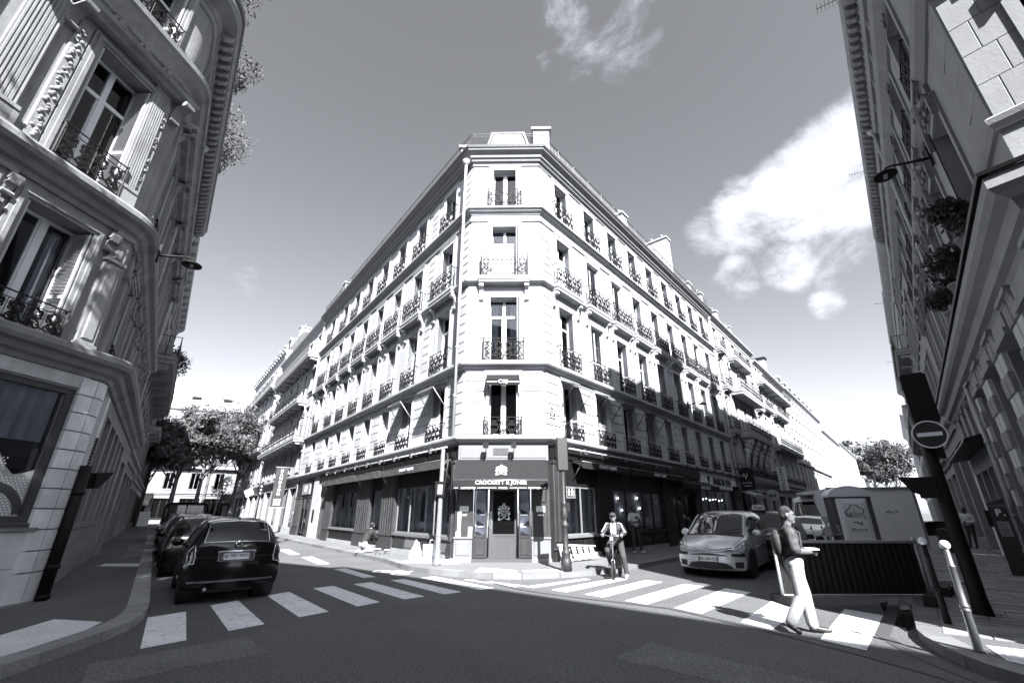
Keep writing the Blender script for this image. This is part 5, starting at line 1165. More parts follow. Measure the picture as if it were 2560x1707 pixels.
put('film_ring', q.mesh('film_ring', mat('film_dark', .05, .5)), SW, N0)
q = MB(); n = 40
for k in range(n): a, c = -3.25 + 2.68 * k / n, -3.25 + 2.68 * (k + 1) / n; q.face([(a, .17 + .02 * math.sin(a * 30), 2.78), (c, .17 + .02 * math.sin(c * 30), 2.78), (c, .17 + .02 * math.sin(c * 30), 3.70), (a, .17 + .02 * math.sin(a * 30), 3.70)], 0, True)
put('blind', q.mesh('blind', mat('blind_cloth', .60, .8)), SW, N0)
# rounded tiles of the corner pier, one by one
TILE = mat('pier_tile', .60, .42, rnd=.12, var=.24, scale=2.5, streak=.14, spots=.1)
def gpath(s):      # arc length along the ground-floor path, 0 at the start of the arc
    c = Vector(G0); r = .55; ang = XN.angle(XS); n0 = Vector((XN.y, -XN.x)); cen = c - XN * tG - n0 * r; a0 = math.atan2(n0.y, n0.x)
    if s < 0: return c - XN * (tG - s), n0
    if s < r * ang: a = a0 + s / r; d = Vector((math.cos(a), math.sin(a))); return cen + d * r, d
    return c + XS * (tG + s - r * ang), Vector((XS.y, -XS.x))
cols = [(-.10, .165), (.17, .47)]; rws = [(.14, .62)] + [(.63 + .345 * k, .63 + .345 * k + .335) for k in range(10)]
cols = [(-.20, .09), (.10, .46)]
for a, c in cols:
    for z0, z1 in rws:
        q = MB(); n = 6; z1 = min(z1, 4.06); out = .05
        F = [gpath(a + .004 + (c - a - .008) * k / n) for k in range(n + 1)]; i0 = len(q.v)
        top = [tuple(p + d * out) for p, d in F] + [tuple(p - d * .02) for p, d in reversed(F)]
        q.prism(top, 'z', z0, z1 - .012); put('tile', q.mesh('tile', TILE, fix=True), LB)
q = MB(); F = [gpath(-.3 + .9 * k / 10) for k in range(11)]; q.prism([tuple(p + d * .06) for p, d in F] + [tuple(p - d * .02) for p, d in reversed(F)], 'z', .10, .16); put('pier_foot', q.mesh('pier_foot', STONE_D, fix=True), LB)
for z in (1.30,): pass
for k in range(4):      # stone panels under the shop window
    q = MB(); q.cham(-6.2 + k * 1.47, -6.2 + (k + 1) * 1.47 - .008, -.035, .0, .14, .70, .006); q.cham(-6.2 + k * 1.47, -6.2 + (k + 1) * 1.47 - .008, -.035, .0, .708, 1.285, .006); put('stone_panel', q.mesh('stone_panel', TILE), LB, N0)
q = MB(); q.box(-6.3, -.30, -.03, .01, 3.84, 4.07); put('frieze', q.mesh('frieze', mat('stained_frieze', .46, .8, var=.45, scale=1.6, streak=.3)), LB, N0)
# ----- ground floor, street front: grille, tall barred windows between stone piers
SOP = [(1.15, 1.75, 1.3, 3.5)] + [(2.3 + k * 1.55, 3.45 + k * 1.55, 1.35, 3.75) for k in range(5)] + [(10.6, 12.6, .15, 3.4)]
put('ground_floor_wall', wall_mesh('ground_floor_wall', tG, 13.6, 0, 4.15, SOP, LST, depth=.3), LB, S0)
for a, c, z0, z1 in SOP:
    q = MB(); q.box(a, c, .24, .3, z0, z1); fr = put('street_window', q.mesh('street_window', SHOPD), LB, S0)
    n = 3 if c - a > 1 else 2
    for k in range(n):
        q = MB(); w = (c - a) / n; q.box(a + k * w + .03, a + (k + 1) * w - .03, .22, .238, z0 + .05, z1 - .05); put('pane', q.mesh('pane', GLASSD), fr, S0)
    q = MB()
    for z in (z0 + .8, z0 + 1.6):
        if z < z1: q.box(a, c, .20, .219, z - .02, z + .02)
    put('glazing_bar', q.mesh('glazing_bar', IRON), fr, S0)
    q = MB(); q.box(a - .06, c + .06, -.06, .02, z0 - .10, z0); put('window_sill', q.mesh('window_sill', LST), LB, S0)
for k in range(9):
    for j in range(3):
        a = 1.0 + k * 1.05; 
        if a + 1 > 10.5: continue
        q = MB(); q.cham(a + .005, a + 1.04, -.03, .0, .14 + j * .37, .14 + j * .37 + .36, .012); put('stone_block', cached(('lsb',), lambda: q.mesh('stone_block', STONE_D)) if False else q.mesh('stone_block', STONE_D), LB, S0)
q = MB(); q.box(.62, .98, -.09, 0, .14, 3.9); put('stone_pier', q.mesh('stone_pier', TILE), LB, S0)
q = MB()
for k in range(12): q.box(.64, .96, -.12, -.09, 2.35 + k * .06, 2.385 + k * .06)
put('vent_grille', q.mesh('vent_grille', IRON), LB, S0)
# dark iron rain pipe at the foot of the corner, with a lamp-like hood on the street side
q = MB(); p, d = gpath(.50); q.tube([(p.x + d.x * .13, p.y + d.y * .13, .10), (p.x + d.x * .13, p.y + d.y * .13, 2.45)], .105, 10)
for z in (.14, .62, 1.9): q.lathe([(.105, z), (.125, z + .01), (.125, z + .07), (.105, z + .08)], 10, (p.x + d.x * .13, p.y + d.y * .13, 0))
put('iron_pipe_casing', q.mesh('iron_pipe_casing', IRON), LB)
PX, PY = p.x + d.x * .13, p.y + d.y * .13
q = MB(); q.prism([(-.10, 0), (-.10, .30), (-.42, .34), (-.20, .0)], 'x', -.13, .13); q.box(-.05, .05, -.1, .15, .02, .30)
put('signal_hood', q.mesh('signal_hood', IRON), LB, S0 @ T(.75, -.14, 2.05) @ RZ(R(40)))
pipe(LB, S1, 5.9, 7.9, 14.7, y=-.12); pipe(LB, S1, 13.4, 4.6, 14.7, y=-.12)
# wall lamp on an arm
def wall_lamp(name, label, M, arm=1.0, group='street lamps on wall arms'):
    t = thing(name, label, 'street lamp', group=group, M=M)
    q = MB(); q.box(-.05, .05, -.05, 0, -.24, .24); put('wall_plate', q.mesh('wall_plate', IRON), t, M)
    q = MB(); q.tube([(0, -.04, -.05), (0, -arm * .35, .0), (0, -arm * .8, .10), (0, -arm * .93, .10), (0, -arm, .0)], [.035, .03, .022, .022, .022], 8); put('arm', q.mesh('arm', IRON), t, M)
    q = MB(); q.lathe([(.03, .05), (.05, .0), (.08, -.02), (.20, -.06), (.225, -.08), (.225, -.105), (.20, -.11), (.001, -.105)], 20, (0, -arm, 0)); put('lamp_head', q.mesh('lamp_head', IRON), t, M)
    q = MB(); q.box(-.10, .10, -arm - .035, -arm + .035, -.117, -.110); put('led_panel', q.mesh('led_panel', mat('led_lens', .35, .3)), t, M)
    return t
wall_lamp('wall_lamp', 'wall street lamp hanging from the weathered left building', S1 @ T(.9, 0, 7.62) @ T(0, -.40, 0), .72)
# ---- the rest of the left row
L2 = row_house('left-hand house with a deep carved balcony next to the rounded-corner building', S1, 13.65, 30, 15.3, [(4.7, 2.2, 1.1), (8.9, 2.4, 1.1), (12.3, 1.8, 1.05)], 6, ground=4.4, roof='low', m=STONE_L, depth=10)
balcony(L2, S1, 14.0, 29.5, 8.45, .95, 1.0, .35, 0, corb=8, ch=1.3, m=STONE_D)
for k in range(12): put('modillion', cached(('lmod',), modill), L2, S1 @ T(14.2 + k * 1.3, -.1, 15.0))
L3 = row_house('left-hand house under climbing plants further down the shaded street side', S1, 30.05, 46, 13.2, [(4.6, 2.0, 1.1), (8.0, 2.0, 1.1), (11.0, 1.4, 1.05)], 6, ground=4.0, m=STONE_D, depth=10)
balcony(L3, S1, 31, 45, 7.5, .7, .9, .3, 2, corb=6)
L4 = row_house('last low left-hand house with dark shop front before the street trees', S1, 46.05, 60, 10.5, [(4.6, 2.0, 1.1), (7.6, 1.9, 1.1)], 5, ground=4.0, m=STONE_L, depth=10, base=SHOPD)
wall_lamp('wall_lamp', 'wall street lamp far down the shaded left row', S1 @ T(46.5, 0, 6.3) @ T(0, -.3, 0), .9)
wall_lamp('wall_lamp', 'wall street lamp on the right wing between the second and third balconets', FR @ T(15.3, 0, 8.0) @ T(0, -.05, 0), .9)
wall_lamp('wall_lamp', 'wall street lamp at the far end of the left wing', FL @ T(-22.3, 0, 8.35) @ T(0, -.05, 0), .9)
# ---- the two blocks across the street behind the camera: they throw the shade over the junction
def back_block(label, outline, h, m):
    b = thing('rear_block', label, 'building', (*outline[0], 0))
    q = MB(); q.prism(outline, 'z', 0, h); put('wall', q.mesh('wall', m, fix=True), b)
    for k in range(len(outline)):
        p, r_ = Vector(outline[k]), Vector(outline[(k + 1) % len(outline)]); Lw = (r_ - p).length
        if Lw < 4: continue
        F = frame(p.x, p.y, (r_ - p).x, (r_ - p).y)
        n = int(Lw / 2.8)
        for i in range(n):
            for z in (4.6, 8.0, 11.4, 14.6):
                if z + 2.2 < h: window_far(b, F @ T(0, -.30, 0), (i + .5) * Lw / n, z, 1.1, 2.0)
        q = MB(); q.sweep([(0, 0), (Lw, 0)], [(-.1, h - .5), (.1, h - .45), (.4, h - .1), (.4, h), (-.1, h)]); put('eaves_cornice', q.mesh('eaves_cornice', CORN, fix=True), b, F)
    return b
# ------------------------------------------------------------------ near right building: corner, long street front, sunlit return front
RBD = thing('right_building', 'stone building with blocked pilasters and wall lamp at right, its corner cut by sunlight', 'building', (6.69, 4.53, 0))
RS_ = mat('right_stone', .235, .85, var=.16, scale=1.4, bump=.2, bscale=22, streak=.12, spots=.25)
F_R = frame(6.69, 4.53, -.6523, -.7580); F_O = frame(6.69, 4.53, .6051, -.7961)
RL = 17.8; RB = [2.45 + 2.2 * k for k in range(7)]
RF = [(6.76, 1.95, 1.1), (9.75, 1.95, 1.05), (12.35, 1.3, 1.0)]
put('wall', wall_mesh('wall', -RL, 0, 5.6, 14.0, [(-u - w / 2, -u + w / 2, z, z + h) for u in RB for z, h, w in RF], RS_, depth=.42), RBD, F_R)
RBO = [1.25, 4.2, 7.2, 10.2]
put('wall', wall_mesh('wall', 0, 14, 5.6, 14.0, [(x - w / 2, x + w / 2, z, z + h) for x in RBO for z, h, w in RF], RS_, depth=.42), RBD, F_O)
pR = F_R @ Vector((-RL, 0, 0)); pO = F_O @ Vector((14, 0, 0)); PR = [(pR.x, pR.y)[:2], (6.69, 4.53), (pO.x, pO.y)]
PR = PR[::-1]; 
def rband(name, prof, m=RS_, path=None):
    q = MB(); q.sweep(path or PR, [(-o, z) for o, z in prof]); return put(name, q.mesh(name, m, fix=True), RBD)
# the street side lies on the left of the path O -> corner -> R
rband('cornice', [(-.1, 5.02), (.06, 5.02), (.10, 5.14), (.20, 5.18), (.24, 5.36), (.36, 5.42), (.42, 5.50), (.42, 5.66), (.34, 5.74), (-.1, 5.80)])
q = MB(); q.sweep(PR, [(-.34, 5.742), (-.46, 5.70), (-.47, 5.75), (-.30, 5.79)]); put('lead_flashing', q.mesh('lead_flashing', BLACK, fix=True), RBD)
rband('sill_band', [(-.1, 6.50), (.05, 6.50), (.09, 6.58), (.11, 6.66), (.06, 6.71), (-.1, 6.72)])
rband('string_course', [(-.1, 9.25), (.05, 9.25), (.16, 9.36), (.20, 9.46), (.14, 9.54), (-.1, 9.58)])
rband('cornice', [(-.1, 11.75), (.06, 11.75), (.22, 11.88), (.28, 12.0), (.20, 12.12), (-.1, 12.16)])
rband('eaves_cornice', [(-.1, 13.62), (.08, 13.62), (.12, 13.74), (.16, 13.98), (.40, 14.04), (.44, 14.14), (.46, 14.28), (-.1, 14.36)])
for k in range(56): put('modillion', cached(('lmod',), modill), RBD, F_R @ T(-.25 - k * .315, -.12, 13.98) @ SCL(.9, .8, .8))
# mansard set back unseen, its height added to shade the right wing; dormers, chimneys
q = MB(); inn = lambda FM, x, d: tuple((FM @ Vector((x, d, 0))).xy)
o1 = [inn(F_O, 14, .3), inn(F_O, .36, .36), inn(F_R, -RL, .3)]; o2 = [inn(F_O, 14, 1.5), inn(F_O, 1.7, 1.7), inn(F_R, -RL, 1.5)]; o3 = [inn(F_O, 14, 9), inn(F_O, 9, 9), inn(F_R, -RL, 9)]
for k in range(2):
    q.face([(*o1[k], 14.3), (*o1[k + 1], 14.3), (*o2[k + 1], 21.3), (*o2[k], 21.3)]); q.face([(*o2[k], 21.3), (*o2[k + 1], 21.3), (*o3[k + 1], 22.0), (*o3[k], 22.0)])
q.face([(*o1[2], 14.3), (*o3[2], 14.3), (*o3[2], 22.0), (*o2[2], 21.3)]); q.face([(*o1[0], 14.3), (*o2[0], 21.3), (*o3[0], 22), (*o3[0], 14.3)]); q.face([(*o3[0], 14.3), (*o3[0], 22), (*o3[1], 22), (*o3[1], 14.3)]); q.face([(*o3[1], 14.3), (*o3[1], 22), (*o3[2], 22), (*o3[2], 14.3)])
put('raised_mansard_roof', q.mesh('raised_mansard_roof', ZINC), RBD)
for u in (2.5, 5.5, 12, 15): 
    for z in (15, 18): dormer(RBD, F_R, -u, .6, z, 1.0, 1.7, 1.4, arch=False)
chimney(RBD, F_R, -10.2, -7.4, 1.6, 2.4, 20, 24.4, pots=6); chimney(RBD, F_R, -17.5, -16.7, 1.0, 6, 15, 23.0, pots=6)
partition(RBD, F_R, -RL, -2.3, [5.7, 9.3, 12.0], 13.9); partition(RBD, F_O, 2.3, 14, [5.7, 9.3, 12.0], 13.9)
# windows
def rwindow(FM, x, f, oval=True):
    z, h, w = RF[f]
    o = window(RBD, FM, x, z, w, h, transom=f == 0, shut='none', surround=True, y=.36, sm=RS_, surw=.14)
    if f == 0:     # cartouche with scrolls in front of a broken pediment
        q = MB(); q.box(-.55, .55, -.10, .0, .22, .30); q.box(-.62, .62, -.20, .0, .62, .74); q.box(-.52, .52, -.07, 0, .30, .62); q.sphere((0, -.16, .42), .15, 7, sc=(.85, .8, 1.2))
        for s in (-1, 1):
            q.tube([(s * (.12 + .1 * k), -.12 - .02 * math.sin(k), .34 + .06 * math.sin(k * 1.7)) for k in range(5)], [.06, .07, .055, .06, .03], 6); q.tube([(x_, -.12, z_) for x_, z_ in spiral(s * .17, .58, .09, 0, 1.2, s)], .03, 5); q.tube([(x_, -.12, z_) for x_, z_ in spiral(s * .15, .22, .08, 0, 1.2, -s)], .028, 5)
            q.prism([(s * .55, .22), (s * .66, .22), (s * .66, -.2), (s * .60, -.2)][::(1 if s > 0 else -1)], 'y', -.14, 0); 
        put('cartouche', cached(('cart',), lambda: q.mesh('cartouche', CARV)), RBD, FM @ T(x, 0, z + h - .02))
    if f == 1:
        q = MB(); q.sphere((0, -.08, .12), .12, 6, sc=(1, .7, 1.2)); q.tube([(x_, -.08, z_) for x_, z_ in spiral(.12, -.02, .09, 0, 1.2, 1)], .025, 5); q.tube([(x_, -.08, z_) for x_, z_ in spiral(-.12, -.02, .09, 0, 1.2, -1)], .025, 5)
        put('keystone_carving', cached(('keyc',), lambda: q.mesh('keystone_carving', CARV)), RBD, FM @ T(x, 0, z + h + .08))
        put('railing', railing_mesh(1.1, .75, .1, 1), RBD, FM @ T(x, 0, z))
for u in RB:
    for f in range(3): rwindow(F_R, -u, f)
for x in RBO:
    for f in range(3): rwindow(F_O, x, f)
# ashlar courses on the corner, block by block
for k in range(12):
    z0 = 6.74 + .575 * k
    if 9.2 < z0 + .3 < 9.6: pass
    for j, (a, c) in enumerate(((.01, .36), (.37, .62)) if k % 2 else ((.01, .22), (.23, .62))):
        if z0 + .56 < 13.6: stone_block(RBD, F_O, a, c, z0, z0 + .568, p=.012, m=RS_, bev=.006)
    if z0 + .56 < 13.6: stone_block(RBD, F_R, -(.9 if k % 2 else .6), -.013, z0, z0 + .568, p=.012, m=RS_, bev=.006)
for k in range(4):
    for x in (2.7, 5.7):
        stone_block(RBD, F_O, x - .75, x + .75, 6.74 + .6 * k, 6.74 + .6 * k + .59, p=.012, m=RS_, bev=.006)
# ground floor: openings between pilasters of alternating plain and vermiculated blocks
VERM = mat('vermiculated_stone', .24, .9, var=.55, scale=20, bump=1.0, bscale=40); PLAINB = mat('plain_block', .44, .8, var=.1, scale=3)
pil_u = [.45, 2.55, 3.05, 5.0, 5.5, 7.45, 7.95, 9.85]; gops = [(.75, 2.25), (3.35, 4.7), (5.8, 7.15), (8.25, 9.55)]
gx = [(-b, -a, .12, 4.55) for a, b in gops] + [(-b, -a, .6, 2.95) for a, b in ((10.6, 12.0), (12.2, 13.4), (13.6, 15.4), (15.7, 17.2))] + [(-b, -a, 3.75, 4.85) for a, b in ((10.7, 11.6), (12.3, 13.2), (13.9, 14.8), (15.5, 16.4))]
put('ground_floor_wall', wall_mesh('ground_floor_wall', -RL, 0, 0, 5.6, gx, RS_, depth=.45), RBD, F_R)
put('ground_floor_wall', wall_mesh('ground_floor_wall', 0, 14, 0, 5.6, [(1.2, 2.8, .3, 4.5), (4.2, 5.8, .3, 4.5), (8, 10, .3, 4.5)], RS_, depth=.45), RBD, F_O)
for FM, lst in ((F_R, gx), (F_O, [(1.2, 2.8, .3, 4.5), (4.2, 5.8, .3, 4.5), (8, 10, .3, 4.5)])):
    for a, c, z0, z1 in lst:
        q = MB(); q.box(a, c, .38, .44, z0, z1); q.box(a, a + .1, .30, .38, z0, z1); q.box(c - .1, c, .30, .38, z0, z1); q.box(a, c, .30, .38, z1 - .1, z1); o = put('street_window', q.mesh('street_window', SHOPD), RBD, FM)
        q = MB(); q.box(a + .1, (a + c) / 2 - .03, .34, .375, z0 + .1, z1 - .12); put('pane', q.mesh('pane', GLASSD), o, FM); q = MB(); q.box((a + c) / 2 + .03, c - .1, .34, .375, z0 + .1, z1 - .12); put('pane', q.mesh('pane', GLASSD), o, FM)
        if z0 > 3:
            q = MB()
            for k in range(4): q.box(a - .02, c + .02, -.05, .02, z1 + .04 + k * .07, z1 + .085 + k * .07)
            q.box(a - .1, c + .1, -.08, .02, z0 - .1, z0); put('lintel_mouldings', q.mesh('lintel_mouldings', RS_), o, FM)
for u in pil_u:
    for k in range(11):
        z0 = .55 + k * .405; v = k % 2 == 0
        stone_block(RBD, F_R, -u - .21, -u + .21, z0, z0 + .395, p=.10 if v else .075, m=VERM if v else PLAINB, bev=.012, name='pilaster_block')
    q = MB(); q.box(-.25, .25, -.13, .02, .10, .54)
    qc = MB(); qc.box(-.27, .27, -.16, .02, 5.0, 5.08); qc.box(-.2, .2, -.11, .02, 4.95, 5.0)
    put('pilaster_capital', cached(('rpc',), lambda: qc.mesh('pilaster_capital', RS_)), RBD, F_R @ T(-u, 0, 0))
    put('pilaster_base', cached(('rpb',), lambda: q.mesh('pilaster_base', RS_)), RBD, F_R @ T(-u, 0, 0))
for a, b in gops:      # brackets over the openings and iron scroll grilles
    q = MB(); q.box(-b, -a, -.16, .02, 4.56, 4.70); q.box(-b + .05, -a - .05, -.10, .02, 4.70, 4.98); put('opening_hood', q.mesh('opening_hood', RS_), RBD, F_R)
    q = MB()
    for s in (.35, .65):
        x = -b + (b - a) * s; q.tube([(xx, .22, zz) for xx, zz in spiral(x, 4.25, .14, 0, 1.4, 1)], .02, 5)
    q.tube([(-a - .12, .22, .3), (-a - .12, .22, 4.5)], .025, 6); q.tube([(-a - .30, .22, .3), (-a - .30, .22, 4.5)], .02, 6); put('iron_grille', q.mesh('iron_grille', IRON), RBD, F_R)
q = MB(); q.prism([(0, 3.55), (0, 3.75), (-.55, 3.60), (-.60, 3.50), (-.55, 3.46)], 'x', -17.6, -10.3); put('dark_canopy', q.mesh('dark_canopy', BLACK), RBD, F_R)
pipe(RBD, F_R, -8.9, 5.8, 13.7, y=-.12); pipe(RBD, F_R, -10.25, .1, 5.1, y=-.12, hopper=False)
q = MB(); q.tube([(-17.6, -.1, 5.86), (-.6, -.1, 5.9)], .02, 5); q.tube([(-3.0, -.06, 6.72), (-3.0, -.06, 9.2)], .012, 5); put('cable_run', q.mesh('cable_run', IRON), RBD, F_R)
wall_lamp('wall_lamp', 'wall street lamp high on the near right building', F_R @ T(-3.75, -.02, 8.85), .80)
# bushes in pots along the ledge
LEAF = mat('dark_leaves', .035, .7, var=.45, scale=3); LEAFL = mat('pale_leaves', .06, .7, var=.45, scale=2.5)
BARK = mat('bark', .10, .9, var=.4, scale=6, bump=.5)
def leaf_cloud(q, c, rx, ry, rz, n, size, rnd, lumps=6, gap=.0):
    """many small leaf faces through an uneven lumpy volume"""
    L_ = [(Vector((rnd.uniform(-.55, .55), rnd.uniform(-.55, .55), rnd.uniform(-.5, .55))), rnd.uniform(.38, .62)) for _ in range(lumps)] + [(Vector((0, 0, 0)), .55)]
    for i in range(n):
        p, r = rnd.choice(L_); d = Vector((rnd.gauss(0, 1), rnd.gauss(0, 1), rnd.gauss(0, 1))).normalized() * r * rnd.uniform(.45, 1.05)
        v = p + d; v = Vector((c[0] + v.x * rx, c[1] + v.y * ry, c[2] + v.z * rz))
        a = Vector((rnd.gauss(0, 1), rnd.gauss(0, 1), rnd.gauss(0, .6))).normalized(); b = a.orthogonal().normalized(); e = a.cross(b); t = rnd.uniform(0, 6.28); b, e = b * math.cos(t) + e * math.sin(t), e * math.cos(t) - b * math.sin(t)
        s = size * rnd.uniform(.6, 1.3); q.face([v - b * s, v - e * s * .45, v + b * s, v + e * s * .45])
def bush(label, M, r, n, size, seed, m=None, pot=True, group=None, cat='bush'):
    t = thing('potted_bush' if pot else 'roof_bush', label, cat, M=M, group=group); rnd = random.Random(seed)
    q = MB(); leaf_cloud(q, (0, 0, r * 1.05 + (.25 if pot else 0)), r, r, r * 1.0, n, size, rnd); put('foliage', q.mesh('foliage', m or LEAF), t, M)
    q = MB()
    for k in range(5): a = rnd.uniform(0, 6.28); q.tube([(0, 0, .1), (math.cos(a) * r * .3, math.sin(a) * r * .3, r * .7), (math.cos(a) * r * .7, math.sin(a) * r * .7, r * 1.4)], [.02, .014, .006], 5)
    put('stems', q.mesh('stems', BARK), t, M)
    if pot:
        q = MB(); q.lathe([(.14, 0), (.19, .28), (.21, .28), (.21, .32), (.17, .32), (.16, .25)], 12); put('pot', q.mesh('pot', mat('clay_pot', .22, .8)), t, M)
    return t
for k, (u, r, w) in enumerate(((2.35, .50, 'nearest of the three potted bushes on the right ledge'), (4.55, .52, 'middle one of the three potted bushes on the right ledge'), (6.35, .48, 'farthest of the three potted bushes on the right ledge'))):
    bush(w, F_R @ T(-u, -.25, 5.80), r, 2200, .05, 40 + k, group='potted bushes on the ledge')
# farther houses of the right row; unseen mansards raised to shade the houses opposite
R2 = row_house('second house of the right row with dark balconets behind the no-entry sign', F_R, -26, -17.85, 14.2, [(6.2, 2.1, 1.05), (9.3, 2.0, 1.05), (12.0, 1.4, 1.0)], 4, ground=5.2, roof='mansard', roof_h=7.6, m=RS_, depth=9)
R3 = row_house('third house of the right row with long balcony in the shade', F_R, -38, -26.05, 14.6, [(5.0, 2.1, 1.05), (8.2, 2.1, 1.05), (11.2, 1.8, 1.0)], 6, ground=4.4, roof='mansard', roof_h=7.4, m=PLASTER, depth=9)
balcony(R3, F_R, -37.5, -26.5, 7.6, .7, .9, .3, 2, corb=5); balcony(R3, F_R, -37.5, -26.5, 10.7, .7, .9, .3, 2, corb=5)
R4 = row_house('fourth house of the right row with balconies and small shop lamps', F_R, -58, -38.05, 14.4, [(5.0, 2.1, 1.05), (8.2, 2.1, 1.05), (11.2, 1.8, 1.0)], 8, ground=4.2, roof='mansard', roof_h=6.5, m=RS_, depth=9)
balcony(R4, F_R, -57, -39, 7.6, .8, .9, .3, 2, corb=6)
R5 = row_house('fifth house of the right row, narrow and lower, before the pale gable', F_R, -76, -58.05, 13.0, [(5.0, 2.1, 1.05), (8.2, 2.1, 1.05), (11.0, 1.4, 1.0)], 6, ground=4.2, m=STONE_D, depth=9)
R6 = row_house('house with a blank pale gable at the far end of the right row', F_R, -110, -79, 15.5, [(5.0, 2.1, 1.05), (8.2, 2.1, 1.05), (11.4, 1.8, 1.0)], 8, ground=4.2, m=PLASTER, depth=9)
# ------------------------------------------------------------------ block behind the camera shading the junction; plus an added tree out of view
back_block('plain stone block across the street behind the camera', [(-2.5, -3.6), (-7, -34), (8, -38), (22, -24.3), (8.7, -12.8), (-.16, -5.1)], 17.3, PLASTER)
# ------------------------------------------------------------------ trees
def tree(label, x, y, h, cr, n, size, seed, trunk=.22, lean=(0, 0), m=None, crown_z=.62, flat=.75, group=None, cat='tree'):
    M = T(x, y, 0); t = thing('plane_tree', label, cat, M=M, group=group); rnd = random.Random(seed)
    q = MB(); top = Vector((lean[0], lean[1], h * crown_z)); q.tube([(0, 0, 0), (lean[0] * .3, lean[1] * .3, h * .2), (lean[0] * .7, lean[1] * .7, h * .42), tuple(top)], [trunk * 1.25, trunk, trunk * .8, trunk * .5], 9)
    tips = []
    for k in range(9):
        a = k * 2.4 + rnd.uniform(-.4, .4); z0 = h * rnd.uniform(.32, .55); rr = cr * rnd.uniform(.5, .85); s = Vector((lean[0], lean[1], 0)) * (z0 / (h * crown_z)) + Vector((0, 0, z0)); e = Vector((math.cos(a) * rr, math.sin(a) * rr, h * rnd.uniform(.55, .9))) + Vector((lean[0], lean[1], 0)); mid = s.lerp(e, .5) + Vector((0, 0, rnd.uniform(-.3, .5)))
        q.tube([s, mid, e], [trunk * .42, trunk * .26, trunk * .08], 6); tips.append(e)
        for j in range(2): e2 = mid + Vector((rnd.uniform(-1, 1), rnd.uniform(-1, 1), rnd.uniform(.2, 1))) * cr * .4; q.tube([mid, e2], [trunk * .15, trunk * .05], 5); tips.append(e2)
    put('trunk', q.mesh('trunk', BARK), t, M)
    q = MB(); per = n // (len(tips) + 4)
    for e in tips: leaf_cloud(q, e, cr * .36, cr * .36, cr * .36 * flat, per, size, rnd, 4)
    leaf_cloud(q, (lean[0], lean[1], h * .72), cr * .9, cr * .9, h * .28, per * 4, size, rnd, 9)
    put('crown', q.mesh('crown', m or LEAFL), t, M); return t
tree('plane tree added out of view to shade the left building', -7.4, -3.2, 15.5, 4.6, 9000, .17, 11)  # unseen tree added to shade and dapple the left front
bush('wiry bush overhanging the gutter at the very top of the left roof', S1 @ T(.3, -.1, 15.5), .9, 900, .055, 21, pot=False, group='bushes on the left roof')
bush('small bare shoot above the left gutter between two bushes', S1 @ T(1.7, -.35, 15.5), .5, 60, .05, 22, pot=False, group='bushes on the left roof')
bush('dark bush on the left roof edge below the bare shoot', S1 @ T(3.6, -.45, 15.5), 1.0, 2200, .06, 23, pot=False, group='bushes on the left roof')
bush('largest roof bush, half pale and half dark, above the wall lamp', S1 @ T(8.2, -.7, 15.5), 1.75, 4200, .075, 24, LEAFL, pot=False, group='bushes on the left roof')
bush('climbing greenery at the near end of the third left house', S1 @ T(31, -.6, 11.5), 1.3, 1200, .10, 25, pot=False, group='greenery on the left row')
bush('dark hanging greenery over the balcony of the third left house', S1 @ T(42, -.7, 7.6), 1.3, 1200, .12, 26, pot=False, group='greenery on the left row')
# end of the left street: boulevard trees and the buildings behind them
for k, (c, u, h, cr, lab, m) in enumerate(((.9, 53, 11.5, 3.4, 'slender pale plane tree at the left end of the street', LEAFL), (3.2, 60, 14, 4.6, 'tall plane tree before the mansard building, second from the left', LEAFL), (7.0, 64, 14, 4.8, 'dense dark plane tree next to the far left-wing houses', LEAF), (4.6, 72, 15.5, 5.2, 'tree behind the boulevard trees with thin top', LEAF), (9.5, 72, 16, 5, 'dark bushy tree touching the end of the left-wing row', LEAF), (-1.5, 66, 13, 4.2, 'pale tree half hidden by the shaded left row', LEAFL))):
    p = pt(c, u, NL, DL); tree(lab, p[0], p[1], h, cr, 7800, .21, 60 + k, trunk=.20, m=m, group='plane trees at the end of the left street')
pe = pt(2.0, 86, NL, DL); FE = frame(pe[0], pe[1], .90, .43)
EB = row_house('pale mansard building behind the trees closing the left street', FE, -16, 26, 17.0, [(4.8, 2.4, 1.2), (8.6, 2.4, 1.2), (12.2, 2.2, 1.2)], 13, ground=4.3, roof='mansard', roof_h=4.6, m=mat('end_stone', .17, .85, var=.15, scale=1), depth=12)
for k in range(9): dormer(EB, FE, -14 + k * 4.4, .5, 17.4, 1.3, 1.7, arch=False)
balcony(EB, FE, -15.5, 25.5, 8.0, .7, .9, .3, 2, corb=10); chimney(EB, FE, -15.5, -14, 2, 6, 18, 23.5, pots=4)
for x, s in ((-6, 'Rejoin'), (9, 'Rejoin')): awning(EB, FE, x - 3.2, x + 3.2, 4.1, 3.0, 1.4, .5, s, letter_h=.45, lw_=2.2, m=SHOPD, y0=-.1)
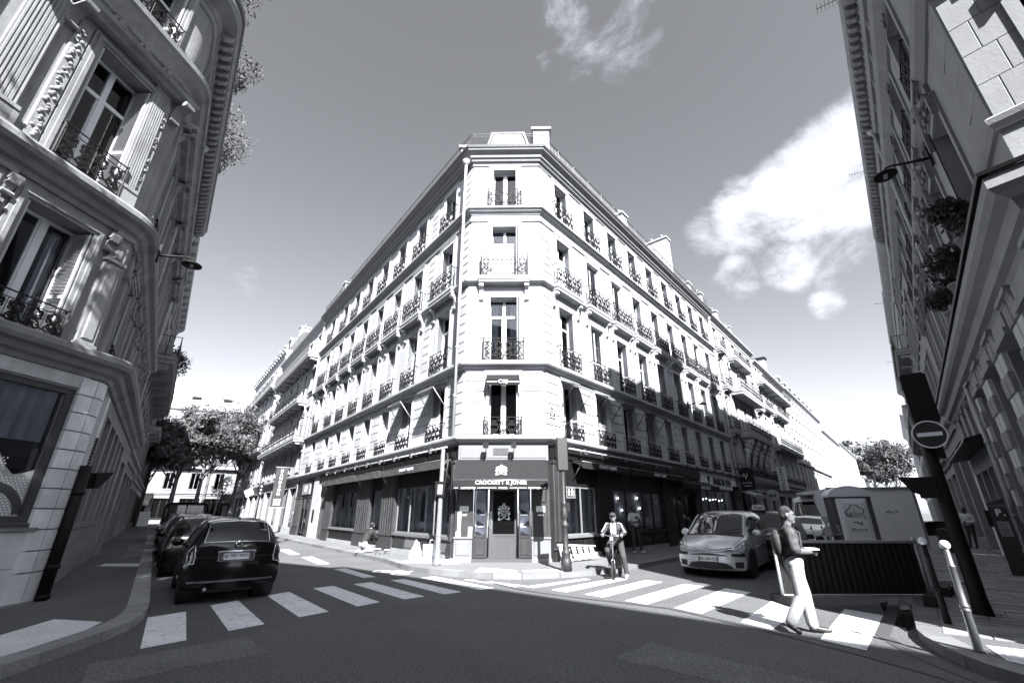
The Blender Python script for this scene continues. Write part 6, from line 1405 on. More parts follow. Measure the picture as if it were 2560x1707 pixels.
# trees, gable and crane at the end of the right street
for k, (c, u, h, cr) in enumerate(((-7.2, 178, 24, 7.5), (-2.2, 185, 22, 7), (-5, 196, 25, 8))):
    p = pt(c, u, NR, DR); tree(('round dark tree at the far end of the right street', 'lower tree beside the far right row', 'tallest tree closing the right street')[k], p[0], p[1], h, cr, 4200, .5, 80 + k, trunk=.4, m=LEAF, group='trees at the end of the right street')
CRN = thing('tower_crane', 'thin tower crane jib above the far right street', 'crane', M=T(*pt(-22, 330, NR, DR), 0))
MC = T(*pt(-22, 330, NR, DR), 0); IR2 = mat('crane_steel', .25, .6)
q = MB(); q.tube([(0, 0, 0), (0, 0, 42)], .7, 4, smooth=False); put('mast', q.mesh('mast', IR2), CRN, MC)
q = MB(); d = Vector((NR[0], NR[1], 0)); 
for z in (41.0, 43.0): q.tube([d * -10 + Vector((0, 0, z)), d * 27 + Vector((0, 0, z + 2))], .22, 4, smooth=False)
for k in range(18): a = d * (-10 + k * 2.05); q.tube([a + Vector((0, 0, 41 + k * .11)), a + d * 1.02 + Vector((0, 0, 43.1 + k * .11)), a + d * 2.05 + Vector((0, 0, 41 + (k + 1) * .11))], .14, 4, smooth=False)
put('jib', q.mesh('jib', IR2), CRN, MC)
# television aerials on the roofs of the right row
for k, (u, z) in enumerate(((4.2, 14.0), (13, 14.0), (30, 14.2), (46, 14))):
    M = F_R @ T(-u, -.1, z); t = thing('roof_aerial', ('nearest roof aerial over the right eaves', 'second roof aerial along the right eaves', 'third roof aerial along the right eaves', 'farthest roof aerial along the right eaves')[k], 'aerial', M=M, group='aerials on the right row')
    q = MB(); q.tube([(0, .3, -.5), (0, -.2, 1.1)], .02, 5); put('mast', q.mesh('mast', IRON), t, M)
    q = MB(); q.tube([(0, -.2, 1.05), (0, -.75, 1.15)], .009, 5)
    for j in range(6): q.tube([(-.18, -.28 - j * .09, 1.06 + j * .018), (.18, -.28 - j * .09, 1.06 + j * .018)], .006, 4)
    put('elements', q.mesh('elements', IRON), t, M)
# ------------------------------------------------------------------ vehicles (x forward, y to the left)
PAINTK = mat('black_car_paint', .004, .16, var=0, coat=.25, spec=.25); PAINTS = mat('silver_car_paint', .62, .34, metal=.55, var=.03, scale=30, coat=.6); PAINTW = mat('white_car_paint', .70, .3, var=0, coat=.8)
PAINTG = mat('grey_car_paint', .06, .28, metal=.5, var=0, coat=.8)
CARGL = mat('car_glass', .006, .015, var=0, spec=.7, coat=.2); RUBBER = mat('tyre_rubber', .012, .8, var=.2, scale=30); CHROME = mat('chrome', .62, .10, metal=1.0, var=0); LENS = mat('lamp_lens', .55, .10, metal=.4, var=.25, scale=22, coat=1); TAILL = mat('tail_lens', .04, .12, var=.3, scale=30, coat=1); TRIM = mat('black_trim', .012, .55, var=0); ALLOY = mat('alloy', .45, .3, metal=.8, var=0); PLATE = mat('plate_white', .70, .5, var=0)
def crom(P, t):
    n = len(P) - 1; k = min(n - 1, max(0, int(t))); u = t - k
    a, b, c, d = P[max(0, k - 1)], P[k], P[k + 1], P[min(n, k + 2)]
    return [hermite(b_, c_, (c_ - a_) * .38, (d_ - b_) * .38, u) for a_, b_, c_, d_ in zip(a, b, c, d)]
def hermite(p0, p1, m0, m1, u):
    return (2 * u ** 3 - 3 * u ** 2 + 1) * p0 + (u ** 3 - 2 * u ** 2 + u) * m0 + (-2 * u ** 3 + 3 * u ** 2) * p1 + (u ** 3 - u ** 2) * m1
class Car:
    """body lofted through cross-sections; every station = (x, bow, [(y, z) x 7])"""
    def __init__(s, st, sub=6, rsub=(1, 2, 4, 3, 5, 6)):
        s.st = [[x, bow] + [v for p in ring for v in p] for x, bow, ring in st]; s.sub = sub; s.W = max(v[0] for _, _, g in st for v in g)
        s.ts = [i + k / sub for i in range(len(st) - 1) for k in range(sub)] + [len(st) - 1]
        s.rs = [i + k / m for i, m in enumerate(rsub) for k in range(m)] + [6]
    def at(s, t, r, off=0, side=1):
        def raw(t, r):
            a = crom(s.st, max(0, min(len(s.st) - 1, t))); P = [(a[2 + 2 * i], a[3 + 2 * i]) for i in range(7)]; y, z = crom(P, max(0, min(6, r))); y = max(0, y)
            return Vector((a[0] - (1 if a[0] > 0 else -1) * a[1] * (y / s.W) ** 2, y, z))
        p = raw(t, r)
        if off:
            e = .02; du = raw(t + e, r) - raw(t - e, r); dv = raw(t, r + e) - raw(t, r - e); n = du.cross(dv)
            if n.length > 1e-9:
                n.normalize()
                c = Vector((p.x * .0, 0, .7))
                if n.dot(Vector((0, p.y, p.z - .7)) + Vector((p.x * .25, 0, 0))) < 0: n = -n
                p = p + n * off
        return Vector((p.x, p.y * side, p.z))
    def body(s, glass, arches):
        parts = {}
        for i in range(len(s.ts) - 1):
            for j in range(len(s.rs) - 1):
                tm, rm = (s.ts[i] + s.ts[i + 1]) / 2, (s.rs[j] + s.rs[j + 1]) / 2; key = glass(tm, rm) or 'body'
                q4 = [(s.ts[i], s.rs[j]), (s.ts[i + 1], s.rs[j]), (s.ts[i + 1], s.rs[j + 1]), (s.ts[i], s.rs[j + 1])]; P = [s.at(*v) for v in q4]; c = sum(P, Vector()) / 4
                if key == 'body' and c.y > .45 and any((c.x - ax) ** 2 + (c.z - az) ** 2 < ar ** 2 for ax, az, ar in arches): continue
                for side in (1, -1):
                    k = key + ('' if key in ('body', 'windscreen', 'rear_window') else ('L' if side > 0 else 'R'))
                    b = parts.setdefault(k, MB()); pp = [Vector((p.x, p.y * side, p.z)) for p in P]; b.face(pp if side > 0 else pp[::-1], 0, True)
        return parts
    def patch(s, t0, t1, r0, r1, off=.008, side=1, n=6, m=5):
        b = MB()
        for i in range(n):
            for j in range(m):
                q = [(t0 + (t1 - t0) * a / n, (r0(a / n) if callable(r0) else r0) + ((r1(a / n) if callable(r1) else r1) - (r0(a / n) if callable(r0) else r0)) * c / m) for a, c in ((i, j), (i + 1, j), (i + 1, j + 1), (i, j + 1))]
                P = [s.at(t, r, off, side) for t, r in q]; b.face(P if side > 0 else P[::-1], 0, True)
        return b
    def line(s, pts, off=.004, side=1, r=.006, n=8):
        P = []
        for (t0, r0), (t1, r1) in zip(pts[:-1], pts[1:]):
            for k in range(n): P.append(s.at(t0 + (t1 - t0) * k / n, r0 + (r1 - r0) * k / n, off, side))
        P.append(s.at(*pts[-1], off, side)); b = MB(); b.tube(P, r, 4, cap=False); return b
def wheel(t, M, x, y, r, w=.20, spokes=10, rim=.66):
    s = 1 if y > 0 else -1
    q = MB(); q.lathe([(r * .55, -w / 2), (r * .93, -w / 2), (r, -w * .36), (r, w * .36), (r * .93, w / 2), (r * .55, w / 2)], 28, axis='y', cap=False)
    o = put('wheel', cached(('tyre', r, w), lambda: q.mesh('wheel', RUBBER, fix=True)), t, M @ T(x, y, r))
    q = MB(); yy = s * w * .42
    q.lathe([(r * rim, yy), (r * rim - .025, yy), (r * rim - .03, yy - s * .05), (r * rim - .03, -s * w * .3)], 28, axis='y')
    for k in range(spokes):
        a = 2 * math.pi * k / spokes; q.tube([(math.cos(a) * .05, yy - s * .01, math.sin(a) * .05), (math.cos(a) * r * (rim - .04), yy - s * .02, math.sin(a) * r * (rim - .04))], [.026, .02], 5)
    q.lathe([(.001, yy), (.055, yy - s * .004), (.06, yy - s * .04)], 12, axis='y'); q.lathe([(r * rim, -s * w * .2), (.001, -s * w * .2)], 20, axis='y', mi=1)
    put('rim', cached(('rim', r, w, spokes, s), lambda: q.mesh('rim', [ALLOY, TRIM])), o, M @ T(x, y, r)); return o
def ring_std(hw, zb, zw, zr, zt, wr, lo=.92):
    zm = zb + (zw - zb) * .62
    return [(0, zb), (hw * .88, zb), (hw * .965, zb + .07), (hw, zm), (hw * .965, zw), (wr, zr), (0, zt)]
def make_car(name, label, cat, M, st, glass, wheels, wr, paint, track, group=None, wl=.20, spokes=10, arch=1.16, sub=6):
    t = thing(name, label, cat, M=M, group=group); C = Car(st, sub); P = C.body(glass, [(x, wr, wr * arch) for x in wheels])
    for k, b in P.items():
        nm = {'body': 'body', 'windscreen': 'windscreen', 'rear_window': 'rear_window'}.get(k, 'side_window')
        put(nm, b.mesh(nm, paint if k == 'body' else CARGL, fix=True), t, M)
    for x in wheels:
        for s in (-1, 1):
            wheel(t, M, x, s * (track - wl / 2), wr, wl, spokes)
            q = MB(); pts = [(x + math.cos(a) * wr * arch, s * (track + .004), wr + math.sin(a) * wr * arch) for a in [math.pi * k / 14 - .12 * (1 if k == 0 else -1 if k == 14 else 0) for k in range(15)]]; q.tube(pts, .017, 5, cap=False)
            put('wheel_arch', q.mesh('wheel_arch', TRIM), t, M)
            q = MB(); q.lathe([(wr * arch, 0), (wr * arch, .34)], 20, (x, s * track - (.34 if s > 0 else 0), wr), axis='y'); q.lathe([(wr * arch, .0), (.001, .0)], 20, (x, s * (track - .34), wr), axis='y'); put('wheel_housing', q.mesh('wheel_housing', TRIM), t, M)
    q = MB(); x0, x1 = st[1][0] + .40, st[-2][0] - .40; q.box(x0, x1, -track + .22, track - .22, .15, .34); put('underbody', q.mesh('underbody', TRIM), t, M)
    return t, C
def surf_box(b, fx, y0, y1, z0, z1, d=.012, n=8):
    """thin plate following the curved fascia x = fx(y)"""
    for k in range(n):
        a, c = y0 + (y1 - y0) * k / n, y0 + (y1 - y0) * (k + 1) / n
        za = [z(v) if callable(z) else z for v in (a, c) for z in (z0, z1)]
        xa, xc = fx(a) , fx(c); s = 1 if d > 0 else -1
        P = [(xa + d, a, za[0]), (xc + d, c, za[2]), (xc + d, c, za[3]), (xa + d, a, za[1])]; b.face(P if s > 0 else P[::-1])
        b.face([(xa, a, za[1]), (xa + d, a, za[1]), (xc + d, c, za[3]), (xc, c, za[3])]); b.face([(xa, a, za[0]), (xc, c, za[2]), (xc + d, c, za[2]), (xa + d, a, za[0])])
    xa, xc = fx(y0), fx(y1); e0 = [z(y0) if callable(z) else z for z in (z0, z1)]; e1 = [z(y1) if callable(z) else z for z in (z0, z1)]
    b.face([(xa, y0, e0[0]), (xa + d, y0, e0[0]), (xa + d, y0, e0[1]), (xa, y0, e0[1])]); b.face([(xc, y1, e1[0]), (xc, y1, e1[1]), (xc + d, y1, e1[1]), (xc + d, y1, e1[0])])
def number_plate(t, M, text, w=.52, h=.115):
    q = MB(); q.box(-w / 2, w / 2, -.008, 0, -h / 2, h / 2); o = put('number_plate', q.mesh('number_plate', PLATE), t, M)
    q = MB(); q.box(-w / 2, -w / 2 + .045, -.0095, -.0075, -h / 2, h / 2); q.box(w / 2 - .045, w / 2, -.0095, -.0075, -h / 2, h / 2); put('plate_band', q.mesh('plate_band', mat('plate_blue', .12, .5, var=0)), o, M)
    put('lettering', text_mesh(text, h * .62, .002, w * .78, mats=BLETTER, bold=.02), o, M @ T(0, -.009, 0)); return o
def mirror(t, M, C, tt, paint, rr=4.25, s=1, size=1.0):
    p = C.at(tt, rr, 0, s); q = MB(); q.sphere((p.x + .03, p.y + s * .13, p.z + .03), .10 * size, 6, sc=(.65, 1.15, .85)); q.tube([(p.x, p.y - s * .02, p.z - .03), (p.x + .02, p.y + s * .09, p.z - .01)], .025, 6); o = put('wing_mirror', q.mesh('wing_mirror', paint), t, M)
# --- small black hatchback, seen from behind (left foreground)
def hatch_stations(k=1.0, h=1.0, w=.815):
    r = ring_std
    return [(-1.79 * k, .14, [(0, .50)] * 7), (-1.785 * k, .14, r(w * .96, .27, .60, .655, .665, w * .80)), (-1.755 * k, .14, r(w * .985, .25, .72, .79, .80, w * .80)), (-1.70 * k, .14, r(w * .995, .24, .86, .985 * h, 1.01 * h, w * .79)), (-1.50 * k, .12, r(w, .22, .95, 1.23 * h, 1.28 * h, w * .72)), (-1.22 * k, .07, r(w, .21, .965, 1.385 * h, 1.45 * h, w * .665)),
            (-.75 * k, .02, r(w, .20, .965, 1.43 * h, 1.495 * h, w * .66)), (-.15 * k, 0, r(w, .20, .955, 1.43 * h, 1.495 * h, w * .665)), (.35 * k, -.01, r(w, .20, .94, 1.36 * h, 1.425 * h, w * .67)), (.98 * k, -.02, r(w * .99, .21, .90, .955, .985, w * .80)), (1.45 * k, .06, r(w * .96, .22, .80, .85, .89, w * .76)), (1.70 * k, .16, r(w * .90, .24, .60, .68, .72, w * .7)), (1.765 * k, .2, r(w * .90, .26, .48, .54, .57, w * .7)), (1.77 * k, .2, [(0, .42)] * 7)]
def hatch_glass(t, r):
    if 3.15 < t < 4.85 and r > 5.12: return 'rear_window'
    if 8.12 < t < 8.92 and r > 5.1: return 'windscreen'
    if 4.45 < t < 5.9 and 4.12 < r < 4.92: return 'side_window_a'
    if 6.08 < t < 8.35 and 4.12 < r < 4.90 - max(0, (t - 7.6)) * .55: return 'side_window_b'
def lane_M(c, u, n=NL, d=DL, flip=False, dz=0):
    p = pt(c, u, n, d); a = math.atan2(d[1], d[0]) + (math.pi if flip else 0); return T(p[0], p[1], dz) @ RZ(a)
MF = lane_M(1.46, 12.62)
FI, C = make_car('parked_car', 'black retro hatchback parked nearest the crossing, rear plate EJ-787-WO', 'car', MF, hatch_stations(), hatch_glass, (-1.18, 1.12), .30, PAINTK, .80, group='cars parked along the left kerb', spokes=8)
B_ = MF @ RZ(R(180))          # helper frame looking at the tail: local -y faces backwards
TB = MF @ RZ(R(-90))          # x to the right seen from behind, -y towards the viewer
fx = lambda y: -1.775 - 0 + .11 * (y / .76) ** 2
def tail_plate(z, x): return TB @ T(0, x, z)
number_plate(FI, TB @ T(0, -1.775, .80), 'EJ-787-WO')
q = MB(); q.tube([(-1.775, -.33, .86), (-1.80, -.30, .885), (-1.81, 0, .89), (-1.80, .30, .885), (-1.775, .33, .86)], .022, 8); put('plate_light_bar', q.mesh('plate_light_bar', CHROME), FI, MF)
q = MB(); 
for a, c in ((-.31, -.28), (.28, .31)): q.box(-1.79, -1.77, a, c, .72, .87)
q.box(-1.79, -1.77, -.31, .31, .715, .735); put('plate_recess_frame', q.mesh('plate_recess_frame', CHROME), FI, MF)
q = MB(); surf_box(q, lambda y: -1.788 + .14 * (y / .815) ** 2, -.72, .72, .365, .395, -.025, 14); put('bumper_strip', q.mesh('bumper_strip', CHROME), FI, MF)
q = MB(); surf_box(q, lambda y: -1.787 + .14 * (y / .815) ** 2, -.30, .30, .46, .54, -.012, 6); put('bumper_panel', q.mesh('bumper_panel', PAINTK), FI, MF)
q = MB(); q.lathe([(.001, -1.765), (.055, -1.765), (.062, -1.755), (.062, -1.72)], 20, (0, 0, 1.02), axis='x'); q.box(-1.772, -1.764, -.03, .03, .995, 1.045, 1); put('round_badge', q.mesh('round_badge', [CHROME, TRIM]), FI, MF)
for s in (-1, 1):
    b = C.patch(1.25, 3.15, lambda a: 4.0 - .1 * a, lambda a: 5.06 - .25 * a, .012, s); o = put('tail_light', b.mesh('tail_light', TAILL), FI, MF)
    b = C.patch(1.55, 2.9, lambda a: 4.25 - .1 * a, lambda a: 4.85 - .2 * a, .018, s); put('lens', b.mesh('lens', mat('tail_lens_inner', .012, .1, var=0, coat=1)), o, MF)
    put('lens_rim', C.line([(1.25, 4.0), (3.15, 3.9), (3.15, 4.81), (1.25, 5.06), (1.25, 4.0)], .014, s, .010).mesh('lens_rim', CHROME), o, MF)
    put('door_seam', C.line([(5.98, 2.1), (5.98, 3.9)], .001, s, .005).mesh('door_seam', TRIM), FI, MF); put('door_seam', C.line([(8.4, 2.1), (8.4, 3.8)], .001, s, .005).mesh('door_seam', TRIM), FI, MF)
    b = C.patch(6.1, 6.6, 3.62, 3.8, .02, s, 3, 2); put('door_handle', b.mesh('door_handle', CHROME), FI, MF); mirror(FI, MF, C, 8.2, PAINTK, 4.05, s); put('window_trim', C.line([(4.45, 4.08), (8.4, 4.08)], .006, s, .010).mesh('window_trim', CHROME), FI, MF)
put('tailgate_seam', C.line([(1.95, 0.0 + 5.99), (1.95, 4.7), (2.6, 4.75), (4.9, 5.05), (4.95, 5.99)], .001, 1, .005).mesh('tailgate_seam', TRIM), FI, MF); put('tailgate_seam', C.line([(1.95, 5.99), (1.95, 4.7), (2.6, 4.75), (4.9, 5.05), (4.95, 5.99)], .001, -1, .005).mesh('tailgate_seam', TRIM), FI, MF)
q = MB(); q.tube([(-1.62, .02, 1.08), (-1.56, .25, 1.13), (-1.52, .40, 1.16)], .012, 5); put('rear_wiper', q.mesh('rear_wiper', TRIM), FI, MF)
q = MB(); q.lathe([(.035, 1.44), (.02, 1.47), (.008, 1.49)], 8, (-1.16, 0, 0)); q.tube([(-1.16, 0, 1.48), (-1.32, 0, 1.92)], .005, 5); put('roof_aerial', q.mesh('roof_aerial', TRIM), FI, MF)
for s in (-1, 1): put('rear_window_trim', C.line([(3.2, 5.99), (3.2, 5.15), (4.8, 5.12), (4.83, 5.99)], .006, s, .012).mesh('rear_window_trim', CHROME), FI, MF)
q = MB(); q.lathe([(.03, 0), (.03, .12), (.024, .12), (.024, .02)], 10, (-1.80, .42, .26), axis='x'); put('exhaust_pipe', q.mesh('exhaust_pipe', CHROME), FI, MF)
for s in (-1, 1):
    q = MB(); q.sphere((-.92, s * .34, 1.20), .13, 6, sc=(.5, 1, 1.0)); put('headrest', q.mesh('headrest', TRIM), FI, MF)
# --- the other cars along the left kerb, copies with their own size and paint
def simple_hatch(label, c, u, k, h, w, paint, flip=False, n=NL, d=DL, group='cars parked along the left kerb', plate=None, lights=True, extra_h=0):
    M = lane_M(c, u, n, d, flip); t, C = make_car('parked_car', label, 'car', M, hatch_stations(k, h, w), hatch_glass, (-1.2 * k, 1.15 * k), .31, paint, w - .01, group=group, sub=4)
    for s in (-1, 1):
        b = C.patch(1.3, 3.0, 4.0, 5.0, .012, s); put('tail_light', b.mesh('tail_light', TAILL), t, M); b = C.patch(10.1, 11.2, 3.6, 4.8, .01, s); put('headlight', b.mesh('headlight', LENS), t, M); mirror(t, M, C, 8.2, paint, 4.05, s)
        put('window_trim', C.line([(4.45, 4.08), (8.4, 4.08)], .006, s, .009).mesh('window_trim', CHROME), t, M); put('roof_rail', C.line([(5.2, 5.05), (7.8, 5.05)], .03, s, .014).mesh('roof_rail', TRIM), t, M)
    pass
    q = MB(); q.lathe([(.03, 1.46 * h), (.008, 1.52 * h)], 8, (-1.1 * k, 0, 0)); q.tube([(-1.1 * k, 0, 1.50 * h), (-1.28 * k, 0, 1.85 * h)], .005, 5); put('roof_aerial', q.mesh('roof_aerial', TRIM), t, M)
    return t
simple_hatch('black hatchback parked directly ahead of the retro hatchback', 1.25, 17.6, 1.12, 1.0, .86, PAINTK)
simple_hatch('dark grey estate with pale roof, third car along the left kerb', 1.25, 22.6, 1.22, 1.03, .89, PAINTG)
simple_hatch('silver-roofed car, fourth along the left kerb', 1.25, 27.8, 1.2, 1.02, .88, PAINTS)
# --- silver people carrier at the right crossing, seen from the front
r = ring_std
def mpv_stations():
    w = .905
    return [(-2.20, .08, [(0, .5)] * 7), (-2.20, .10, r(w * .92, .30, .80, .90, .93, w * .74)), (-2.14, .12, r(w * .96, .26, .98, 1.12, 1.17, w * .74)), (-1.86, .10, r(w * .99, .24, 1.04, 1.44, 1.49, w * .70)), (-1.35, .04, r(w, .22, 1.04, 1.575, 1.635, w * .69)), (-.55, 0, r(w, .21, 1.02, 1.60, 1.665, w * .70)), (.25, 0, r(w, .21, 1.00, 1.56, 1.625, w * .71)), (.62, .02, r(w, .21, .985, 1.46, 1.525, w * .73)),
            (1.42, .06, r(w * .995, .21, .93, 1.00, 1.045, w * .84)), (1.80, .16, r(w * .975, .21, .86, .91, .96, w * .80)), (2.06, .25, r(w * .95, .21, .74, .82, .87, w * .74)), (2.17, .28, r(w * .93, .21, .64, .72, .765, w * .72)), (2.215, .30, r(w * .91, .22, .52, .60, .64, w * .74)), (2.22, .30, [(0, .42)] * 7)]
def mpv_glass(t, r_):
    if 2.2 < t < 3.75 and r_ > 5.1: return 'rear_window'
    if 6.55 < t < 7.93 and r_ > 5.0: return 'windscreen'
    if 2.75 < t < 4.1 and 4.12 < r_ < 4.92: return 'side_window_a'
    if 4.2 < t < 5.45 and 4.12 < r_ < 4.93: return 'side_window_b'
    if 5.57 < t < 7.0 and 4.12 < r_ < 4.9 : return 'side_window_c'
    if 7.08 < t < 7.7 and 4.12 < r_ < 4.9 - (t - 7.08) * .7: return 'side_window_d'
pc = (5.28, 12.98); fwd = Vector((-.630, -.777)).normalized(); ctr = Vector(pc) - fwd * 2.14
MC4 = T(ctr.x, ctr.y, 0) @ RZ(math.atan2(fwd.y, fwd.x))
CI, C = make_car('silver_car', 'silver people carrier waiting at the right crossing, plate BK-049-YO', 'car', MC4, mpv_stations(), mpv_glass, (-1.32, 1.36), .325, PAINTS, .90, spokes=12, wl=.215)
ff = lambda y: 2.224 - .30 * (abs(y) / .905) ** 2
TF = MC4 @ RZ(R(90))          # x to the right seen from the front, -y towards the viewer
number_plate(CI, TF @ T(0, -2.232, .465), 'BK-049-YO')
q = MB(); surf_box(q, ff, -.58, .58, lambda y: .225 + .03 * abs(y), lambda y: .40 - .16 * (y / .6) ** 4, .012, 16); LG = put('lower_grille', q.mesh('lower_grille', TRIM), CI, MC4)
q = MB()
for k in range(5): surf_box(q, ff, -.54, .54, .245 + k * .03, .252 + k * .03, .02, 10)
put('grille_bars', q.mesh('grille_bars', mat('grille_plastic', .03, .5)), LG, MC4)
q = MB(); surf_box(q, ff, -.46, .46, lambda y: .553 - .02 * (y / .5) ** 2, lambda y: .598 - .05 * (y / .5) ** 2, .012, 12); put('upper_grille', q.mesh('upper_grille', TRIM), CI, MC4)
for s in (-1, 1):
    q = MB(); a, c = sorted((s * .56, s * .86)); surf_box(q, ff, a, c, lambda y: .535 - .02 * (abs(y) - .56), lambda y: .60 + .05 * (abs(y) - .56), .012, 5); put('bumper_insert', q.mesh('bumper_insert', TRIM), CI, MC4)
    q = MB(); a, c = sorted((s * .62, s * .80)); surf_box(q, ff, a, c, lambda y: .27, lambda y: .40 + .10 * (abs(y) - .62), .012, 4); put('fog_lamp_recess', q.mesh('fog_lamp_recess', TRIM), CI, MC4)
    b = C.patch(8.75, 11.5, lambda a: 3.55 + .45 * a * a, lambda a: 4.55 + .62 * a, .012, s, 10, 6); o = put('headlight', b.mesh('headlight', LENS), CI, MC4)
    p = C.at(10.2, 4.5, .0, s)
    for tt, rr in ((9.6, 4.15), (10.4, 4.5)): 
        p = C.at(tt, rr, .006, s); q = MB(); q.sphere(p - (p - Vector((p.x, p.y * .9, p.z))) * .3, .045, 6, sc=(.5, 1, 1)); put('bulb_reflector', q.mesh('bulb_reflector', CHROME), o, MC4)
    put('headlight_rim', C.line([(8.75, 3.55), (9.8, 3.62), (11.5, 4.0), (11.5, 5.17), (8.75, 4.55), (8.75, 3.55)], .012, s, .006).mesh('headlight_rim', TRIM), o, MC4)
    mirror(CI, MC4, C, 7.25, PAINTS, 4.15, s, 1.25)
    for tt, r1 in ((4.15, 4.0), (5.5, 4.0), (7.6, 3.9)): put('door_seam', C.line([(tt, 2.1), (tt, r1)], .001, s, .005).mesh('door_seam', TRIM), CI, MC4)
    put('side_strip', C.line([(4.3, 3.15), (7.4, 3.1)], .010, s, .014).mesh('side_strip', CHROME), CI, MC4); put('window_trim', C.line([(2.75, 4.07), (7.7, 4.07)], .006, s, .010).mesh('window_trim', TRIM), CI, MC4)
    for tt in (4.3, 5.65): b = C.patch(tt, tt + .35, 3.55, 3.75, .022, s, 3, 2); put('door_handle', b.mesh('door_handle', PAINTS), CI, MC4)
    put('pillar_trim', C.line([(6.5, 5.0), (7.95, 5.0)], .012, s, .026).mesh('pillar_trim', PAINTS), CI, MC4)
    put('bonnet_seam', C.line([(8.1, 5.0), (9.4, 5.05), (11.6, 5.2), (12.0, 5.55), (12.0, 5.99)], .002, s, .005).mesh('bonnet_seam', TRIM), CI, MC4)
q = MB()       # double chevron with wings over the grille
for z in (.66, .715):
    q.tube([(ff(.62) + .035, -.62, z + .03), (ff(.3) + .014, -.30, z), (ff(.12) + .012, -.12, z - .012), (2.235, 0, z + .05), (ff(.12) + .012, .12, z - .012), (ff(.3) + .014, .30, z), (ff(.62) + .035, .62, z + .03)], .015, 6)
put('chevron_badge', q.mesh('chevron_badge', CHROME), CI, MC4)
put('cowl', C.patch(7.93, 8.12, 5.0, 5.99, .006, 1, 2, 5).mesh('cowl', TRIM), CI, MC4); put('cowl', C.patch(7.93, 8.12, 5.0, 5.99, .006, -1, 2, 5).mesh('cowl', TRIM), CI, MC4)
q = MB(); 
for s in (-.55, .15): q.tube([(1.42, s, 1.05), (1.30, s + .25, 1.13), (1.20, s + .5, 1.19)], .010, 5)
put('wipers', q.mesh('wipers', TRIM), CI, MC4)
# --- dark taxi behind it, white car, white van
def suv_st(L=4.6, w=.93, h=1.68):
    k = L / 4.4
    return [(-2.2 * k, .05, [(0, .6)] * 7), (-2.2 * k, .08, r(w * .93, .4, .9, 1.0, 1.02, w * .78)), (-2.1 * k, .08, r(w * .98, .34, 1.08, 1.4, 1.45, w * .74)), (-1.7 * k, .03, r(w, .32, 1.1, h - .1, h - .03, w * .72)), (-.6 * k, 0, r(w, .31, 1.08, h - .08, h, w * .73)), (.3 * k, 0, r(w, .31, 1.06, h - .12, h - .05, w * .73)), (1.02 * k, .02, r(w, .31, 1.03, 1.12, 1.16, w * .84)), (1.6 * k, .08, r(w * .99, .32, .98, 1.03, 1.08, w * .84)), (2.05 * k, .16, r(w * .96, .34, .88, .95, 1.0, w * .8)), (2.18 * k, .2, r(w * .94, .36, .74, .82, .86, w * .78)), (2.2 * k, .2, [(0, .55)] * 7)]
def suv_gl(t, r_):
    if 5.1 < t < 5.93 and r_ > 5.05: return 'windscreen'
    if 2.0 < t < 2.9 and r_ > 5.1: return 'rear_window'
    if 2.6 < t < 3.8 and 4.12 < r_ < 4.92: return 'side_window_a'
    if 3.95 < t < 5.6 and 4.12 < r_ < 4.92 - max(0, t - 5.1) * .8: return 'side_window_b'
def front_car(label, c, u, st, gl, paint, name, cat, wr=.34, w=.92, wheels=(-1.35, 1.4)):
    M = lane_M(c, u, NR, DR, True); t, C = make_car(name, label, cat, M, st, gl, wheels, wr, paint, w, sub=5)
    xf = st[-1][0]; f = lambda y: xf - .2 * (abs(y) / .88) ** 2
    q = MB(); surf_box(q, f, -.5, .5, .60, .78, .012, 8); put('grille', q.mesh('grille', TRIM), t, M); q = MB(); surf_box(q, f, -.7, .7, .40, .50, .012, 8); put('lower_grille', q.mesh('lower_grille', TRIM), t, M)
    for s in (-1, 1):
        b = C.patch(7.2, 8.8, 3.9, 4.8, .012, s); put('headlight', b.mesh('headlight', LENS), t, M); mirror(t, M, C, 5.45, paint, 4.1, s, 1.2); put('roof_rail', C.line([(3.0, 5.0), (5.0, 5.0)], .04, s, .016).mesh('roof_rail', CHROME), t, M)
    return t, M, C
TX, M, C = front_car('black taxi with a lit roof sign close behind the silver people carrier', -4.15, 18.3, suv_st(), suv_gl, PAINTK, 'taxi', 'car')
q = MB(); q.box(-.10, .10, -.22, .22, 1.70, 1.745, 0); q.prism([(-.20, 1.745), (.20, 1.745), (.18, 1.89), (.14, 1.91), (-.14, 1.91), (-.18, 1.89)], 'x', -.06, .09, 1); o = put('roof_sign', q.mesh('roof_sign', [TRIM, WHITE]), TX, M @ T(.15, 0, -.05))
put('lettering', text_mesh('TAXI', .085, .003, .28, mats=BLETTER, bold=.03), o, M @ RZ(R(90)) @ T(0, -.245, 1.77))
front_car('white car between the taxi and the white van', -3.9, 25.2, suv_st(4.3, .9, 1.5), suv_gl, PAINTW, 'white_car', 'car', .32, .89)
def van_st():
    w = 1.0; return [(-2.7, .02, [(0, 1)] * 7), (-2.7, .03, r(w, .4, 1.4, 2.3, 2.42, .90)), (-2.6, .03, r(w * 1.01, .36, 1.4, 2.38, 2.50, .90)), (0, 0, r(w * 1.02, .36, 1.4, 2.40, 2.52, .90)), (1.0, .02, r(w * 1.02, .36, 1.36, 2.34, 2.48, .88)), (1.25, .04, r(w * 1.02, .36, 1.34, 2.12, 2.22, .86)), (2.0, .10, r(w, .36, 1.16, 1.26, 1.32, .92)), (2.5, .2, r(w * .98, .38, .98, 1.06, 1.10, .9)), (2.66, .24, r(w * .96, .42, .84, .92, .95, .9)), (2.7, .25, [(0, .6)] * 7)]
def van_gl(t, r_):
    if 5.02 < t < 5.92 and r_ > 5.03: return 'windscreen'
    if 4.1 < t < 5.6 and 4.15 < r_ < 4.85 - max(0, t - 5) * .7: return 'side_window'
